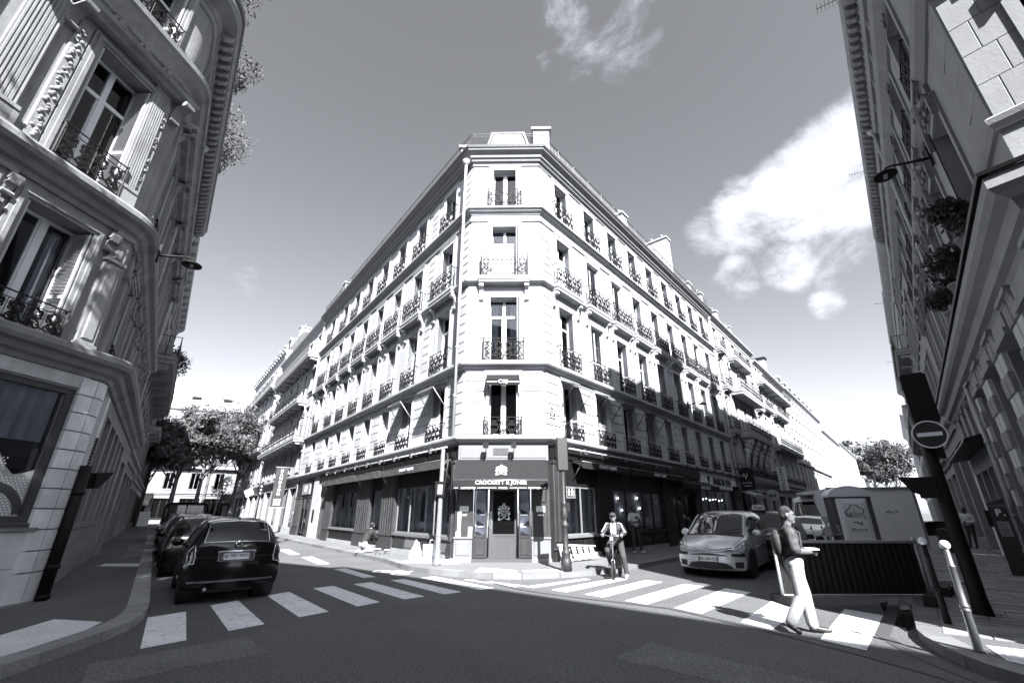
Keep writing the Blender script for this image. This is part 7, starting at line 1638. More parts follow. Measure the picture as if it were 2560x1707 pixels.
VN, M, C = front_car('white high-roofed van behind the white car', -4.4, 32.5, van_st(), van_gl, PAINTW, 'white_van', 'van', .36, 1.0, (-1.7, 1.75))
q = MB(); q.box(.8, 1.5, -.5, .5, 2.50, 2.56); put('roof_rack', q.mesh('roof_rack', TRIM), VN, M)
simple_hatch('dark car parked beyond the white site box on the right', -1.3, 33.5, 1.18, 1.0, .88, PAINTK, n=NR, d=DR, group='cars parked along the right kerb')
simple_hatch('white-roofed parked car, second beyond the white site box', -1.3, 39, 1.18, 1.0, .88, PAINTW, n=NR, d=DR, group='cars parked along the right kerb')
simple_hatch('grey parked car, farthest beyond the white site box', -1.3, 45, 1.18, 1.0, .88, PAINTG, n=NR, d=DR, group='cars parked along the right kerb')
# dark van at the end of the left kerb, delivery van
M = lane_M(1.35, 34.5); DV, C = make_car('dark_van', 'tall dark van at the end of the cars on the left kerb', 'van', M, [(x, b, [(y, z * .84) for y, z in rg]) for x, b, rg in van_st()], van_gl, (-1.7, 1.75), .33, PAINTK, 1.0, sub=4)
q = MB(); q.box(-2.72, -2.70, -.78, -.04, 1.25, 1.95); q.box(-2.72, -2.70, .04, .78, 1.25, 1.95); put('rear_window', q.mesh('rear_window', CARGL), DV, M)
# ------------------------------------------------------------------ street furniture
STEEL = mat('brushed_steel', .25, .35, metal=.8, var=.15, scale=10); GALV = mat('galvanised', .40, .5, metal=.5, var=.2, scale=12); POLE = mat('worn_pole_paint', .022, .55, var=.35, scale=8, spots=.2)
PEEL = mat('peeling_pole_paint', .15, .7, var=.75, scale=14, bump=.3)
def seglathe(prof, n=12): q = MB(); q.lathe(prof, n); return q
# lamp-style traffic light in front of the door, right of the chamfer
M = T(1.49, 13.28, .12) @ RZ(R(4)); t = thing('traffic_light', 'traffic light on an ornate cast post in front of the corner door', 'traffic light', M=M)
q = seglathe([(.15, 0), (.15, .28), (.125, .31), (.135, .34), (.115, .40), (.13, .43), (.13, .46), (.095, .52), (.10, .58), (.08, .64), (.07, 1.05), (.09, 1.10), (.12, 1.14), (.12, 1.17), (.085, 1.22), (.062, 1.26), (.062, 1.30), (.095, 1.36), (.10, 1.46), (.075, 1.58), (.062, 1.66), (.08, 1.70), (.08, 1.74), (.05, 1.78), (.045, 2.7)], 8)
put('post', q.mesh('post', POLE), t, M); q = MB(); q.cham(-.16, .16, -.09, .09, 2.62, 3.56, .02); put('signal_back', q.mesh('signal_back', mat('signal_grey', .016, .5)), t, M)
for z in (2.72, 3.02, 3.32):
    q = MB(); q.lathe([(.11, .09), (.125, .30), (.12, .30), (.105, .09)], 14, (0, 0, z), axis='y', cap=False); put('visor', q.mesh('visor', BLACK), t, M)
q = MB(); q.box(.05, .31, -.13, .03, 1.86, 2.16); q.box(.08, .28, -.132, -.13, 1.89, 2.13, 1); PB = put('pedestrian_signal', q.mesh('pedestrian_signal', [mat('signal_case', .10, .5), BLACK]), t, M)
def walker(b, cx, cz, h, y):
    k = h / 1.0; b.sphere((cx, y, cz + .42 * k), .085 * k, 5, sc=(1, .3, 1))
    for p in (((0, .32), (0, 0)), ((0, 0), (-.14, -.45)), ((0, 0), (.14, -.45)), ((0, .28), (-.16, .02)), ((0, .28), (.16, .02))): b.tube([(cx + x * k, y, cz + z * k) for x, z in p], .055 * k, 5)
q = MB(); walker(q, .13, 2.01, .20, -.136); walker(q, .225, 2.01, .22, -.136); put('walking_figures', q.mesh('walking_figures', LETTER), PB, M)
q = MB(); q.box(.0, .16, -.06, .06, 1.50, 1.74); put('lower_signal', q.mesh('lower_signal', BLACK), t, M)
# slim peeling pole with a small lantern, left of the door
M = T(-2.26, 14.70, .12) @ RZ(R(-3)); t = thing('traffic_light', 'pale peeling pole with a small lantern box beside the left shop window', 'traffic light', M=M)
q = seglathe([(.13, 0), (.13, .05), (.10, .10), (.085, .5), (.072, 2.0), (.065, 3.4), (.05, 3.42)], 10); put('post', q.mesh('post', PEEL), t, M)
q = MB(); q.prism([(-.13, 1.96), (.13, 1.96), (.16, 2.36), (-.16, 2.36)], 'y', -.14, .10); q.box(-.18, .18, -.16, .12, 2.36, 2.39); o = put('lantern_box', q.mesh('lantern_box', IRON), t, M)
q = MB(); q.box(-.07, .07, -.146, -.142, 2.02, 2.30); put('lantern_glass', q.mesh('lantern_glass', LENS), o, M)
q = MB(); q.tube([(.10, .05, 2.3), (.16, .1, 3.0), (.10, .2, 3.3)], .03, 6); put('bracket', q.mesh('bracket', POLE), t, M)
# no-entry post at the right
M = T(7.32, 7.84, .12) @ RZ(R(-42)); t = thing('no_entry_post', 'thick black post with no-entry sign and signal box at right', 'sign post', M=M)
q = seglathe([(.135, 0), (.125, .03), (.105, .25), (.10, 1.4), (.095, 3.1), (.05, 3.12)], 14); put('post', q.mesh('post', BLACK), t, M)
q = MB(); pr = [(-.17, -.44), (.17, -.44), (.18, -.40), (.18, .40), (.14, .44), (-.14, .44), (-.18, .40), (-.18, -.40)]; q.prism(pr, 'y', -.05, .12); o = put('signal_back', q.mesh('signal_back', BLACK), t, M @ T(.11, -.08, 3.42))
q = MB(); q.tube([(.0, 0, 2.95), (.06, -.04, 3.3)], .04, 8); put('bracket', q.mesh('bracket', BLACK), t, M)
q = MB(); q.lathe([(.235, .02), (.235, -.012), (.001, -.012)], 32, axis='y', smooth=False); q.lathe([(.001, .02), (.235, .02)], 32, axis='y', smooth=False); D_ = put('sign_disc', q.mesh('sign_disc', mat('sign_dark_red', .02, .5, var=0)), t, M @ T(.08, -.16, 2.755))
q = MB(); ring_ = [(.235, -.013), (.235, -.018), (.215, -.018), (.215, -.013)]; q.lathe(ring_, 32, axis='y', smooth=False, cap=False); put('sign_rim', q.mesh('sign_rim', LETTER), D_, M @ T(.08, -.16, 2.755))
q = MB(); q.box(-.165, .165, -.017, -.012, -.033, .033); put('sign_bar', q.mesh('sign_bar', LETTER), D_, M @ T(.08, -.16, 2.755))
q = MB(); q.prism([(-.13, 0), (.13, 0), (.13, .34), (-.13, .34)], 'y', -.10, .10); q.prism([(-.13, .34), (-.36, .36), (-.22, .10), (-.13, .06)], 'y', -.11, .11); put('signal_head', q.mesh('signal_head', BLACK), t, M @ T(-.17, -.02, 1.72))
q = MB(); q.prism([(0, 0), (.12, 0), (.12, .22), (0, .22)], 'y', -.08, .08); q.tube([(-.1, 0, -.1), (-.12, 0, -.3)], .05, 6); put('cable_box', q.mesh('cable_box', IRON), t, M @ T(.08, 0, 2.36))
# bollards
def bollard(label, x, y, paint, h=1.15):
    M = T(x, y, .12); t = thing('bollard', label, 'bollard', M=M, group='slim bollards at the right crossing')
    q = seglathe([(.055, 0), (.047, .03), (.042, .40), (.050, .415), (.050, .43), (.040, .44), (.050, .455), (.050, .47), (.038, .49), (.034, .86), (.042, .875), (.042, .89), (.032, .90), (.031, h - .10), (.022, h - .08)], 14); put('post', q.mesh('post', paint), t, M)
    q = MB(); q.sphere((0, 0, h - .035), .055, 7); put('ball_top', q.mesh('ball_top', mat('white_ball', .72, .35)), t, M); return t
bollard('sunlit steel bollard with white ball top in the right foreground', 5.34, 5.93, STEEL); bollard('black bollard with white ball top behind the steel one', 6.24, 7.28, BLACK, 1.12)
# parking meter
M = T(12.9, 12.42, .12) @ RZ(R(-47)); t = thing('parking_meter', 'dark parking meter with a white letter P at the right edge', 'parking meter', M=M)
q = MB(); q.prism([(-.17, 0), (.17, 0), (.17, 1.85), (-.17, 1.72)], 'y', -.13, .13); put('case', q.mesh('case', mat('meter_case', .03, .45)), t, M); q = MB(); q.box(-.26, -.17, -.10, .1, 1.15, 1.55); put('side_box', q.mesh('side_box', BLACK), t, M)
put('lettering', text_mesh('P', .17, .005, .11, bold=.03), t, M @ T(.0, -.131, 1.50)); q = MB(); q.sphere((.095, -.133, 1.435), .022, 5, sc=(1, .3, 1)); put('letter_dot', q.mesh('letter_dot', LETTER), t, M)
q = MB(); q.box(-.10, .12, -.137, -.131, .92, 1.28); o = put('tariff_panel', q.mesh('tariff_panel', mat('tariff_print', .30, .5, var=.5, scale=40)), t, M); q = MB()
for k in range(7): q.box(-.08, .09 - .02 * (k % 3), -.139, -.1372, .95 + k * .045, .965 + k * .045)
put('tariff_lines', q.mesh('tariff_lines', BLETTER), o, M)
q = MB(); q.box(-.165, .165, -.134, -.131, 1.63, 1.70); put('top_strip', q.mesh('top_strip', mat('meter_strip', .10, .4)), t, M)
# ribbed site barrier between kerb and pavement
x0, x1, yb = 5.15, 7.93, 9.46
t = thing('site_barrier', 'dark ribbed site barrier with pale frame across the right lane', 'barrier', (6.6, yb, 0))
MI = T(0, 0, 0); q = MB(); n = 92
P = []
for k in range(n + 1): x = x0 + .03 + (x1 - x0 - .06) * k / n; P.append((x, yb + (.009 if k % 4 in (1, 2) else -.006)))
for a, c in zip(P[:-1], P[1:]): q.face([(*a, .17), (*c, .17), (*c, 1.05), (*a, 1.05)])
put('ribbed_sheet', q.mesh('ribbed_sheet', mat('dark_sheet', .012, .6, var=.2, scale=8, spec=.25)), t, MI)
q = MB(); q.box(x0, x1, yb - .03, yb + .03, 1.05, 1.10); put('top_rail', q.mesh('top_rail', GALV), t, MI); q = MB(); q.box(x0, x1, yb - .03, yb + .03, .12, .165); put('bottom_rail', q.mesh('bottom_rail', GALV), t, MI)
for x in (x0, x1): q = MB(); q.tube([(x, yb, .02), (x, yb, 1.16)], .028, 8); put('upright', q.mesh('upright', GALV), t, MI)
q = MB(); q.tube([(x1 + .06, yb + .02, .02), (x1 + .05, yb + .02, 1.12)], .02, 8); put('spare_upright', q.mesh('spare_upright', GALV), t, MI)
for k, (x, y, rz, lab) in enumerate(((7.35, 8.72, .8, 'dark rubber foot block near the black bollard'), (8.45, 9.72, .75, 'dark rubber foot block behind the barrier end'), (5.2, 9.46, 1.57, 'dark rubber foot block under the left barrier end'))):
    q = MB(); q.cham(-.36, .36, -.12, .12, 0, .13, .0); q.box(-.33, .33, -.09, .09, .13, .15); put('barrier_foot', q.mesh('barrier_foot', RUBBER), None, T(x, y, .125 if k < 2 else 0) @ RZ(rz), lab, 'foot block', 'rubber feet of the barrier')
# site toilet cabin with graffiti, and the white site box behind it
MCb = T(11.35, 15.75, 0) @ RZ(R(-24)); t = thing('site_toilet_cabin', 'pale site toilet cabin with scrawled graffiti behind the barrier', 'cabin', M=MCb)
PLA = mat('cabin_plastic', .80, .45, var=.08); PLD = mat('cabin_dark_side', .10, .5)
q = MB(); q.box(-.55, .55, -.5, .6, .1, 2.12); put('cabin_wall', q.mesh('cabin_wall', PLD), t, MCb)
q = MB(); q.cham(-.42, .42, -.58, -.45, .15, 2.05, .05); q.cham(-.33, .33, -.61, -.57, .75, 1.95, .025); put('cabin_door', q.mesh('cabin_door', PLA), t, MCb)
q = MB(); pr = [(-.60, 2.10)] + [(-.60 + 1.2 * k / 12, 2.18 + .26 * math.sin(math.pi * k / 12) ** .6) for k in range(13)] + [(.60, 2.10)]; q.prism(pr, 'y', -.58, .65); put('domed_roof', q.mesh('domed_roof', PLA, fix=True), t, MCb)
q = MB()
def scr(pts, r=.011): q.tube([(x, -.618, z) for x, z in pts], r, 4)
scr([(-.22, 1.52), (-.26, 1.62), (-.2, 1.70), (-.12, 1.72), (-.08, 1.82), (.02, 1.86), (.12, 1.82), (.17, 1.74), (.26, 1.70), (.24, 1.6)], .013); scr([(-.2, 1.5), (-.1, 1.55), (-.2, 1.62), (-.22, 1.5), (-.1, 1.48), (-.1, 1.64), (-.04, 1.46), (.0, 1.74), (.03, 1.45), (.05, 1.62), (.1, 1.46), (.12, 1.6), (.18, 1.58), (.16, 1.48), (.22, 1.62), (.24, 1.44), (.27, 1.40)]); scr([(-.1, 1.32), (.0, 1.34), (.06, 1.28), (.12, 1.24), (.14, 1.34), (.1, 1.3)])
scr([(-.18, 1.10), (-.1, 1.16), (-.14, 1.08), (-.06, 1.12), (-.02, 1.06), (.02, 1.14), (.06, 1.06), (.1, 1.12), (.24, 1.14), (.16, 1.06)], .010); put('graffiti', q.mesh('graffiti', BLETTER), t, MCb)
q = MB(); q.box(-.16, -.02, -.592, -.578, .46, .60); q.box(.22, .38, -.592, -.578, .44, .62); put('vents', q.mesh('vents', BLACK), t, MCb)
MS = MCb @ T(.55, 0, 0) @ RZ(R(90)); q = MB(); q.box(-.42, -.16, -.012, -.002, .55, 1.62); o = put('hire_sticker', q.mesh('hire_sticker', WHITE), t, MS); put('lettering', text_mesh('Locabane', .12, .003, .9, mats=BLETTER, bold=.03), o, MS @ T(-.25, -.013, 1.08) @ RY(R(90)))
for z in (1.9,): pass
MX = T(18.6, 23.6, 0) @ RZ(R(-16)); t = thing('site_storage_box', 'big white site storage box behind the toilet cabin', 'storage box', M=MX)
q = MB(); q.box(-2.15, 1.6, 0, 5.2, .18, 2.78); put('box_body', q.mesh('box_body', mat('box_white', .82, .55, var=.06)), t, MX); q = MB()
for a, c, z0, z1 in ((-2.2, 1.65, 2.70, 2.84), (-2.2, 1.65, .12, .24)): q.box(a, c, -.05, 0, z0, z1)
for x in (-2.18, 1.52): q.box(x, x + .12, -.05, 0, .24, 2.70)
put('frame_rim', q.mesh('frame_rim', GALV), t, MX)
q = MB()
for pts in ([(.2, 1.62), (.35, 1.72), (.4, 1.6), (.5, 1.68)], [(.62, 1.66), (.66, 1.72), (.7, 1.66)], [(.95, 1.5), (1.0, 1.5)]): q.tube([(x, -.008, z) for x, z in pts], .02, 4)
put('graffiti', q.mesh('graffiti', BLETTER), t, MX)
for sx in (-1.4, .9): q = MB(); q.box(sx, sx + .5, .4, 4.8, 0, .18); put('skid', q.mesh('skid', TRIM), t, MX)
# parked motor scooters in front of the cabin
def scooter(label, x, y, rz):
    M = T(x, y, 0) @ RZ(rz); t = thing('motor_scooter', label, 'motor scooter', M=M, group='scooters parked behind the barrier')
    for xx in (-.62, .62):
        q = MB(); q.lathe([(.15, -.05), (.22, -.055), (.26, -.03), (.26, .03), (.22, .055), (.15, .05)], 18, axis='y'); q.lathe([(.001, .02), (.16, .03), (.16, -.03), (.001, -.02)], 14, axis='y'); put('wheel', cached(('scw',), lambda: q.mesh('wheel', RUBBER, fix=True)), t, M @ T(xx, 0, .26))
    q = MB(); q.prism([(-.85, .45), (-.35, .40), (-.25, .25), (.25, .25), (.42, .50), (.50, .95), (.42, .98), (.30, .55), (.2, .36), (-.15, .36), (-.25, .70), (-.80, .78), (-.95, .62)], 'y', -.16, .16); put('body', q.mesh('body', PAINTK, fix=True), t, M)
    q = MB(); q.prism([(-.82, .78), (-.28, .70), (-.22, .80), (-.45, .86), (-.80, .88)], 'y', -.15, .15); put('saddle', q.mesh('saddle', RUBBER, fix=True), t, M)
    q = MB(); q.tube([(.62, 0, .26), (.47, 0, .95)], .035, 6); q.tube([(.44, -.36, 1.02), (.46, -.1, 1.0), (.46, .1, 1.0), (.44, .36, 1.02)], .018, 6); put('handlebar', q.mesh('handlebar', CHROME), t, M)
    for s in (-1, 1):
        q = MB(); q.tube([(.45, s * .25, 1.02), (.47, s * .34, 1.18)], .008, 5); q.sphere((.47, s * .36, 1.21), .06, 5, sc=(.3, 1.1, .8)); put('mirror', q.mesh('mirror', CHROME), t, M)
    q = MB(); q.sphere((.55, 0, .85), .09, 6, sc=(.6, 1, 1)); put('headlamp', q.mesh('headlamp', LENS), t, M); return t
scooter('black scooter nearest the left end of the barrier', 7.9, 12.6, 2.3); scooter('black scooter in the middle of the row behind the barrier', 9.0, 13.2, 2.2); scooter('black scooter nearest the pavement behind the barrier', 10.0, 13.9, 2.25)
# ladder leaning low against the right shop
ML = T(1.55, 15.30, .125) @ RZ(R(36)) @ RX(R(-22)); t = thing('folding_ladder', 'white painted folding ladder lying on its side by the right shop', 'ladder', M=ML)
q = MB()
q.tube([(0, 0, .04), (1.75, .02, .10)], .03, 4, smooth=False); q.tube([(0, -.06, .52), (1.70, -.02, .44)], .03, 4, smooth=False); put('stiles', q.mesh('stiles', WHITE), t, ML)
for k in range(6): q = MB(); x = .14 + k * .27; q.box(x - .05, x + .05, -.06, .02, .06, .50 - k * .01); put('tread', q.mesh('tread', WHITE), t, ML)
q = MB(); q.tube([(.05, .16, .04), (1.6, .14, .12)], .02, 4, smooth=False); q.tube([(.05, .16, .46), (1.6, .14, .42)], .02, 4, smooth=False); put('rear_frame', q.mesh('rear_frame', GALV), t, ML)
# dust sheets, bags, paint pots by the left shop window
def heap(name, label, cat, x, y, rx, ry, h, seed, m, z=.125, group=None):
    rnd = random.Random(seed); q = MB(); n, k = 26, 8; V = []
    for j in range(k + 1):
        f = j / k
        for i in range(n):
            a = 2 * math.pi * i / n; w = 1 + .25 * noise.noise((math.cos(a) * 2 + seed, math.sin(a) * 2, f)); cr = .5 * noise.noise((math.cos(a) * f * 5, math.sin(a) * f * 5, seed * 3.1)); V.append((math.cos(a) * rx * f * w, math.sin(a) * ry * f * w, max(.004, h * (1 - f ** 1.4) * (1 + cr) + .02 * noise.noise((a * 3, f * 6, seed)) * (1 - f))))
    q.v = V
    for j in range(k):
        for i in range(n): q.f.append((j * n + i, (j + 1) * n + i, (j + 1) * n + (i + 1) % n, j * n + (i + 1) % n)); q.m.append(0); q.sm.append(False)
    return put(name, q.mesh(name, m), None, T(x, y, z), label, cat, group)
CLOTH = mat('dust_sheet_cloth', .40, .9, var=.12, scale=5)
heap('dust_sheet', 'white dust sheet spread on the pavement beside the peeling pole', 'dust sheet', -2.75, 15.6, .95, .45, .10, 3, CLOTH); heap('dust_sheet', 'small crumpled white sheet right of the peeling pole', 'dust sheet', -1.95, 15.15, .40, .22, .12, 8, CLOTH); heap('rubble_bag', 'full white bag on the dust sheet, the left one', 'bag', -3.15, 15.95, .26, .22, .50, 5, CLOTH, .2)
def open_bag(label, x, y):
    q = MB(); q.prism([(-.22, 0), (.22, 0), (.25, .46), (-.25, .44)], 'y', -.13, .13); o = put('paper_bag', q.mesh('paper_bag', WHITE), None, T(x, y, .19) @ RZ(.4), label, 'bag')
    q = MB(); q.tube([(-.09, -.13, .45), (-.06, -.13, .58), (.06, -.13, .58), (.09, -.13, .45)], .01, 5); put('handle', q.mesh('handle', WHITE), o, T(x, y, .19) @ RZ(.4))
open_bag('white carrier bag with looped handles standing on the dust sheet', -2.62, 15.65)
for k, (x, y, h, lab) in enumerate(((-5.0, 18.05, .20, 'small white paint pot on the pavement near the kneeling man'), (-2.38, 15.4, .32, 'tall white paint pot behind the peeling pole'), (-4.75, 18.35, .14, 'low white tub next to the small paint pot'))):
    q = MB(); q.lathe([(.10, 0), (.115, h), (.12, h), (.12, h + .015), (.10, h + .015), (.095, h - .03), (.001, h - .03)], 14); o = put('paint_pot', q.mesh('paint_pot', WHITE), None, T(x, y, .125), lab, 'paint pot', 'paint pots by the shop'); 
    q = MB(); q.tube([(-.11, 0, h * .8), (-.09, -.08, h * .4), (.09, -.08, h * .4), (.11, 0, h * .8)], .006, 4); put('handle', q.mesh('handle', GALV), o, T(x, y, .125))
# left street: lamp column, distant signal, signs, scooters by the dark shop
p = pt(5.6, 66, NL, DL); M = T(p[0], p[1], .1) @ RZ(R(120)) @ SCL(.85, .85, .82); t = thing('street_lamp', 'pale curved street lamp column at the end of the left street', 'street lamp', M=M)
q = MB(); q.tube([(0, 0, 0), (0, 0, 7.5), (0, -.3, 8.6), (0, -1.0, 9.2), (0, -1.9, 9.2)], [.10, .06, .05, .045, .04], 8); put('column', q.mesh('column', GALV), t, M); q = MB(); q.sphere((0, -2.2, 9.15), .25, 6, sc=(.6, 1.5, .4)); put('lamp_head', q.mesh('lamp_head', GALV), t, M)
for k, (c, u, z, lab) in enumerate(((4.2, 46, 3.2, 'small black traffic light before the trees of the left street'), (6.4, 42, 2.9, 'black post with a square plate by the far left-wing pavement'))):
    p = pt(c, u, NL, DL); M = T(p[0], p[1], .0) @ RZ(R(36)); t = thing('traffic_light', lab, 'traffic light', M=M); q = MB(); q.tube([(0, 0, 0), (0, 0, z)], .07, 8); put('post', q.mesh('post', BLACK), t, M); q = MB(); q.box(-.15, .15, -.12, .12, z - .1, z + .85); put('signal_head', q.mesh('signal_head', BLACK), t, M)
    for j in range(3): q = MB(); q.sphere((0, -.12, z + .1 + j * .27), .085, 5, sc=(1, .3, 1)); put('lens', q.mesh('lens', LENS), t, M)
# projecting pale box sign on the second far left-wing house
MSg = FL @ T(-43.5, -.5, 3.6); t = thing('box_sign', 'pale tilted box sign on the far left-wing house front', 'sign', M=MSg); q = MB(); q.box(-.06, .06, -.45, .35, -.35, .35); put('box', q.mesh('box', WHITE), t, MSg @ RX(R(28))); q = MB(); q.tube([(0, .5, 0), (0, .1, 0)], .03, 6); put('bracket', q.mesh('bracket', IRON), t, MSg)
# bins and boards along the right pavement, chairs of the shop
for k, (c, u, lab) in enumerate(((.2, 31.5, 'dark bin group halfway down the right pavement'), (.9, 36, 'tall dark bin further down the right pavement'))):
    p = pt(c, u, NR, DR); M = T(p[0], p[1], .125) @ RZ(.5); t = thing('wheeled_bin', lab, 'bin', M=M, group='bins on the right pavement'); q = MB(); q.prism([(-.26, 0), (.26, 0), (.32, .95), (-.32, .95)], 'y', -.35, .35); put('body', q.mesh('body', TRIM), t, M); q = MB(); q.cham(-.34, .34, -.38, .38, .95, 1.05, .0); put('lid', q.mesh('lid', BLACK), t, M)
p = pt(.35, 26, NR, DR); M = T(p[0], p[1], .125) @ RZ(.6); t = thing('sack_trolley', 'pale sack beside dark crates on the right pavement', 'sack', M=M); q = MB(); q.prism([(-.2, 0), (.2, 0), (.22, .6), (-.18, .62)], 'y', -.14, .14); put('sack', q.mesh('sack', CLOTH), t, M)
p = pt(.75, 26.3, NR, DR); M = T(p[0], p[1], .125) @ RZ(.6); t = thing('stacked_crates', 'dark crates beside the pale sack on the right pavement', 'crate', M=M)
for k in range(3): q = MB(); q.cham(-.3, .3, -.22, .22, k * .3, k * .3 + .28, .02); put('crate', q.mesh('crate', TRIM), t, M)
# cafe board and chairs at the far left pavement
p = pt(-.7, 54, NL, DL); M = T(p[0], p[1], .12) @ RZ(R(35)); t = thing('pavement_board', 'pale menu board standing on the far left pavement', 'board', M=M); q = MB(); q.box(-.4, .4, -.03, .03, .3, 1.5); put('panel', q.mesh('panel', WHITE), t, M); q = MB(); q.tube([(-.35, 0, 0), (-.35, 0, .3)], .03, 6); q.tube([(.35, 0, 0), (.35, 0, .3)], .03, 6); put('legs', q.mesh('legs', TRIM), t, M)
# ------------------------------------------------------------------ people: capsules fused into one skin, then coloured by clothing
def figure(name, label, M, segs, mats, voxel=.011, smooth=4, cat='person'):
    """segs: (region, p0, r0, p1, r1) tapered capsules in metres; region indexes mats"""
    b = MB()
    for reg, p0, r0, p1, r1 in segs:
        p0, p1 = Vector(p0), Vector(p1); d = (p1 - p0); Ld = d.length; d = d.normalized() if Ld > 1e-6 else Vector((0, 0, 1)); n = 5; pts, rs = [], []
        for k in range(n): a = math.pi / 2 * (1 - k / n); pts.append(p0 - d * r0 * math.sin(a)); rs.append(max(.0006, r0 * math.cos(a)))
        pts.append(p0); rs.append(r0); pts.append(p1 if Ld > 1e-6 else p0 + d * 1e-4); rs.append(r1)
        for k in range(1, n + 1): a = math.pi / 2 * k / n; pts.append(p1 + d * r1 * math.sin(a)); rs.append(max(.0006, r1 * math.cos(a)))
        b.tube(pts, rs, 12, cap=True)
    me = b.mesh('person', mats); o = bpy.data.objects.new('tmp', me); COL.objects.link(o)
    m = o.modifiers.new('r', 'REMESH'); m.mode = 'VOXEL'; m.voxel_size = voxel; s = o.modifiers.new('s', 'SMOOTH'); s.iterations = smooth; s.factor = .5
    bpy.context.view_layer.update(); dg = bpy.context.evaluated_depsgraph_get(); me2 = bpy.data.meshes.new_from_object(o.evaluated_get(dg)); bpy.data.objects.remove(o)
    me2.materials.clear()
    for q in mats: me2.materials.append(q)
    S = [(reg, Vector(p0), r0, Vector(p1), r1) for reg, p0, r0, p1, r1 in segs]
    for p in me2.polygons:
        c = p.center; best = 1e9; bi = 0
        for reg, p0, r0, p1, r1 in S:
            d = p1 - p0; t_ = max(0, min(1, (c - p0).dot(d) / max(1e-9, d.length_squared))); q = (c - p0 - d * t_).length - (r0 + (r1 - r0) * t_)
            if q < best: best = q; bi = reg
        p.material_index = bi; p.use_smooth = True
    me2.name = name
    return put('person', me2, None, M, label, cat)
def hand(segs, w, d, n, reg, curl=.5, s=1.0, thumb=1, r=.0105):
    """palm and five bent fingers from the wrist w along d; n = back-of-hand normal"""
    w, d, n = Vector(w), Vector(d).normalized(), Vector(n); n = (n - d * n.dot(d)).normalized(); side = d.cross(n)
    for k in (-1.5, -.5, .5, 1.5): segs.append((reg, w, .020 * s, w + d * .085 * s + side * k * .019 * s, .014 * s))
    for k, ln in ((-1.5, .85), (-.5, 1.0), (.5, .95), (1.5, .72)):
        a = w + d * .085 * s + side * k * .021 * s; b = a + (d * math.cos(curl) - n * math.sin(curl)) * .040 * ln * s; c = b + (d * math.cos(curl * 2.2) - n * math.sin(curl * 2.2)) * .032 * ln * s; e = c + (d * math.cos(curl * 3.2) - n * math.sin(curl * 3.2)) * .022 * ln * s
        segs += [(reg, a, r * s, b, r * .95 * s), (reg, b, r * .95 * s, c, r * .9 * s), (reg, c, r * .9 * s, e, r * .8 * s)]
    t0 = w + d * .025 * s + side * thumb * .028 * s; t1 = t0 + (d * .6 + side * thumb * .8 - n * .2).normalized() * .04 * s; t2 = t1 + (d * .9 + side * thumb * .1 - n * .5).normalized() * .035 * s; segs += [(reg, t0, .014 * s, t1, .012 * s), (reg, t1, .012 * s, t2, .0095 * s)]
def head(segs, c, skin, hair, yaw=0, tilt=0, beard=None, bald=False, s=1.0):
    """c = centre of the skull; faces -y turned by yaw"""
    Rm = Matrix.Rotation(yaw, 3, 'Z') @ Matrix.Rotation(tilt, 3, 'X'); c = Vector(c)
    def P(x, y, z): return tuple(c + Rm @ Vector((x * s, y * s, z * s)))
    segs += [(skin, P(0, -.005, .02), .088 * s, P(0, -.02, -.045), .070 * s), (beard if beard is not None else skin, P(0, -.045, -.085), .044 * s, P(0, -.06, -.095), .034 * s), (skin, P(0, -.090, .0), .011 * s, P(0, -.108, -.026), .015 * s), (skin, P(-.082, .01, .005), .016 * s, P(-.084, .015, -.02), .012 * s), (skin, P(.082, .01, .005), .016 * s, P(.084, .015, -.02), .012 * s), (skin, P(-.035, -.085, .03), .014 * s, P(.035, -.085, .03), .014 * s)]
    if not bald: segs += [(hair, P(0, .02, .055), .090 * s, P(0, .045, .0), .080 * s), (hair, P(-.055, -.01, .075), .045 * s, P(.055, -.01, .075), .045 * s)]
    return P
def face_parts(o, M, P, eye, mouth=True):
    q = MB()
    for x in (-.032, .032): q.sphere(P(x, -.088, .010), .0105, 5)
    put('eyes', q.mesh('eyes', eye), o, M)
    q = MB(); q.tube([P(-.025, -.093, -.055), P(0, -.099, -.053), P(.025, -.093, -.055)], .006, 5); put('mouth', q.mesh('mouth', mat('lips', .16, .5, var=0)), o, M)
SKIN = mat('pale_skin', .12, .5, var=.05); SKIND = mat('dark_skin', .06, .5, var=.05); HAIRD = mat('dark_hair', .006, .6, var=.2, scale=60); JACK = mat('grey_jacket', .026, .75, var=.15, scale=9, bump=.2, bscale=16); JEANS = mat('grey_jeans', .030, .85, var=.25, scale=9, bump=.25, bscale=18); SHOEW = mat('white_shoe', .45, .5); TEE = mat('pale_tshirt', .42, .85, var=.08, scale=8); DARKT = mat('dark_trousers', .025, .8, var=.2); WHT = mat('white_trousers', .30, .85, var=.15, scale=5, bump=.7, bscale=11); EYE = mat('eye_dark', .02, .2, var=0); DARKC = mat('dark_coat', .010, .8, var=.2, scale=7, bump=.2, bscale=14)
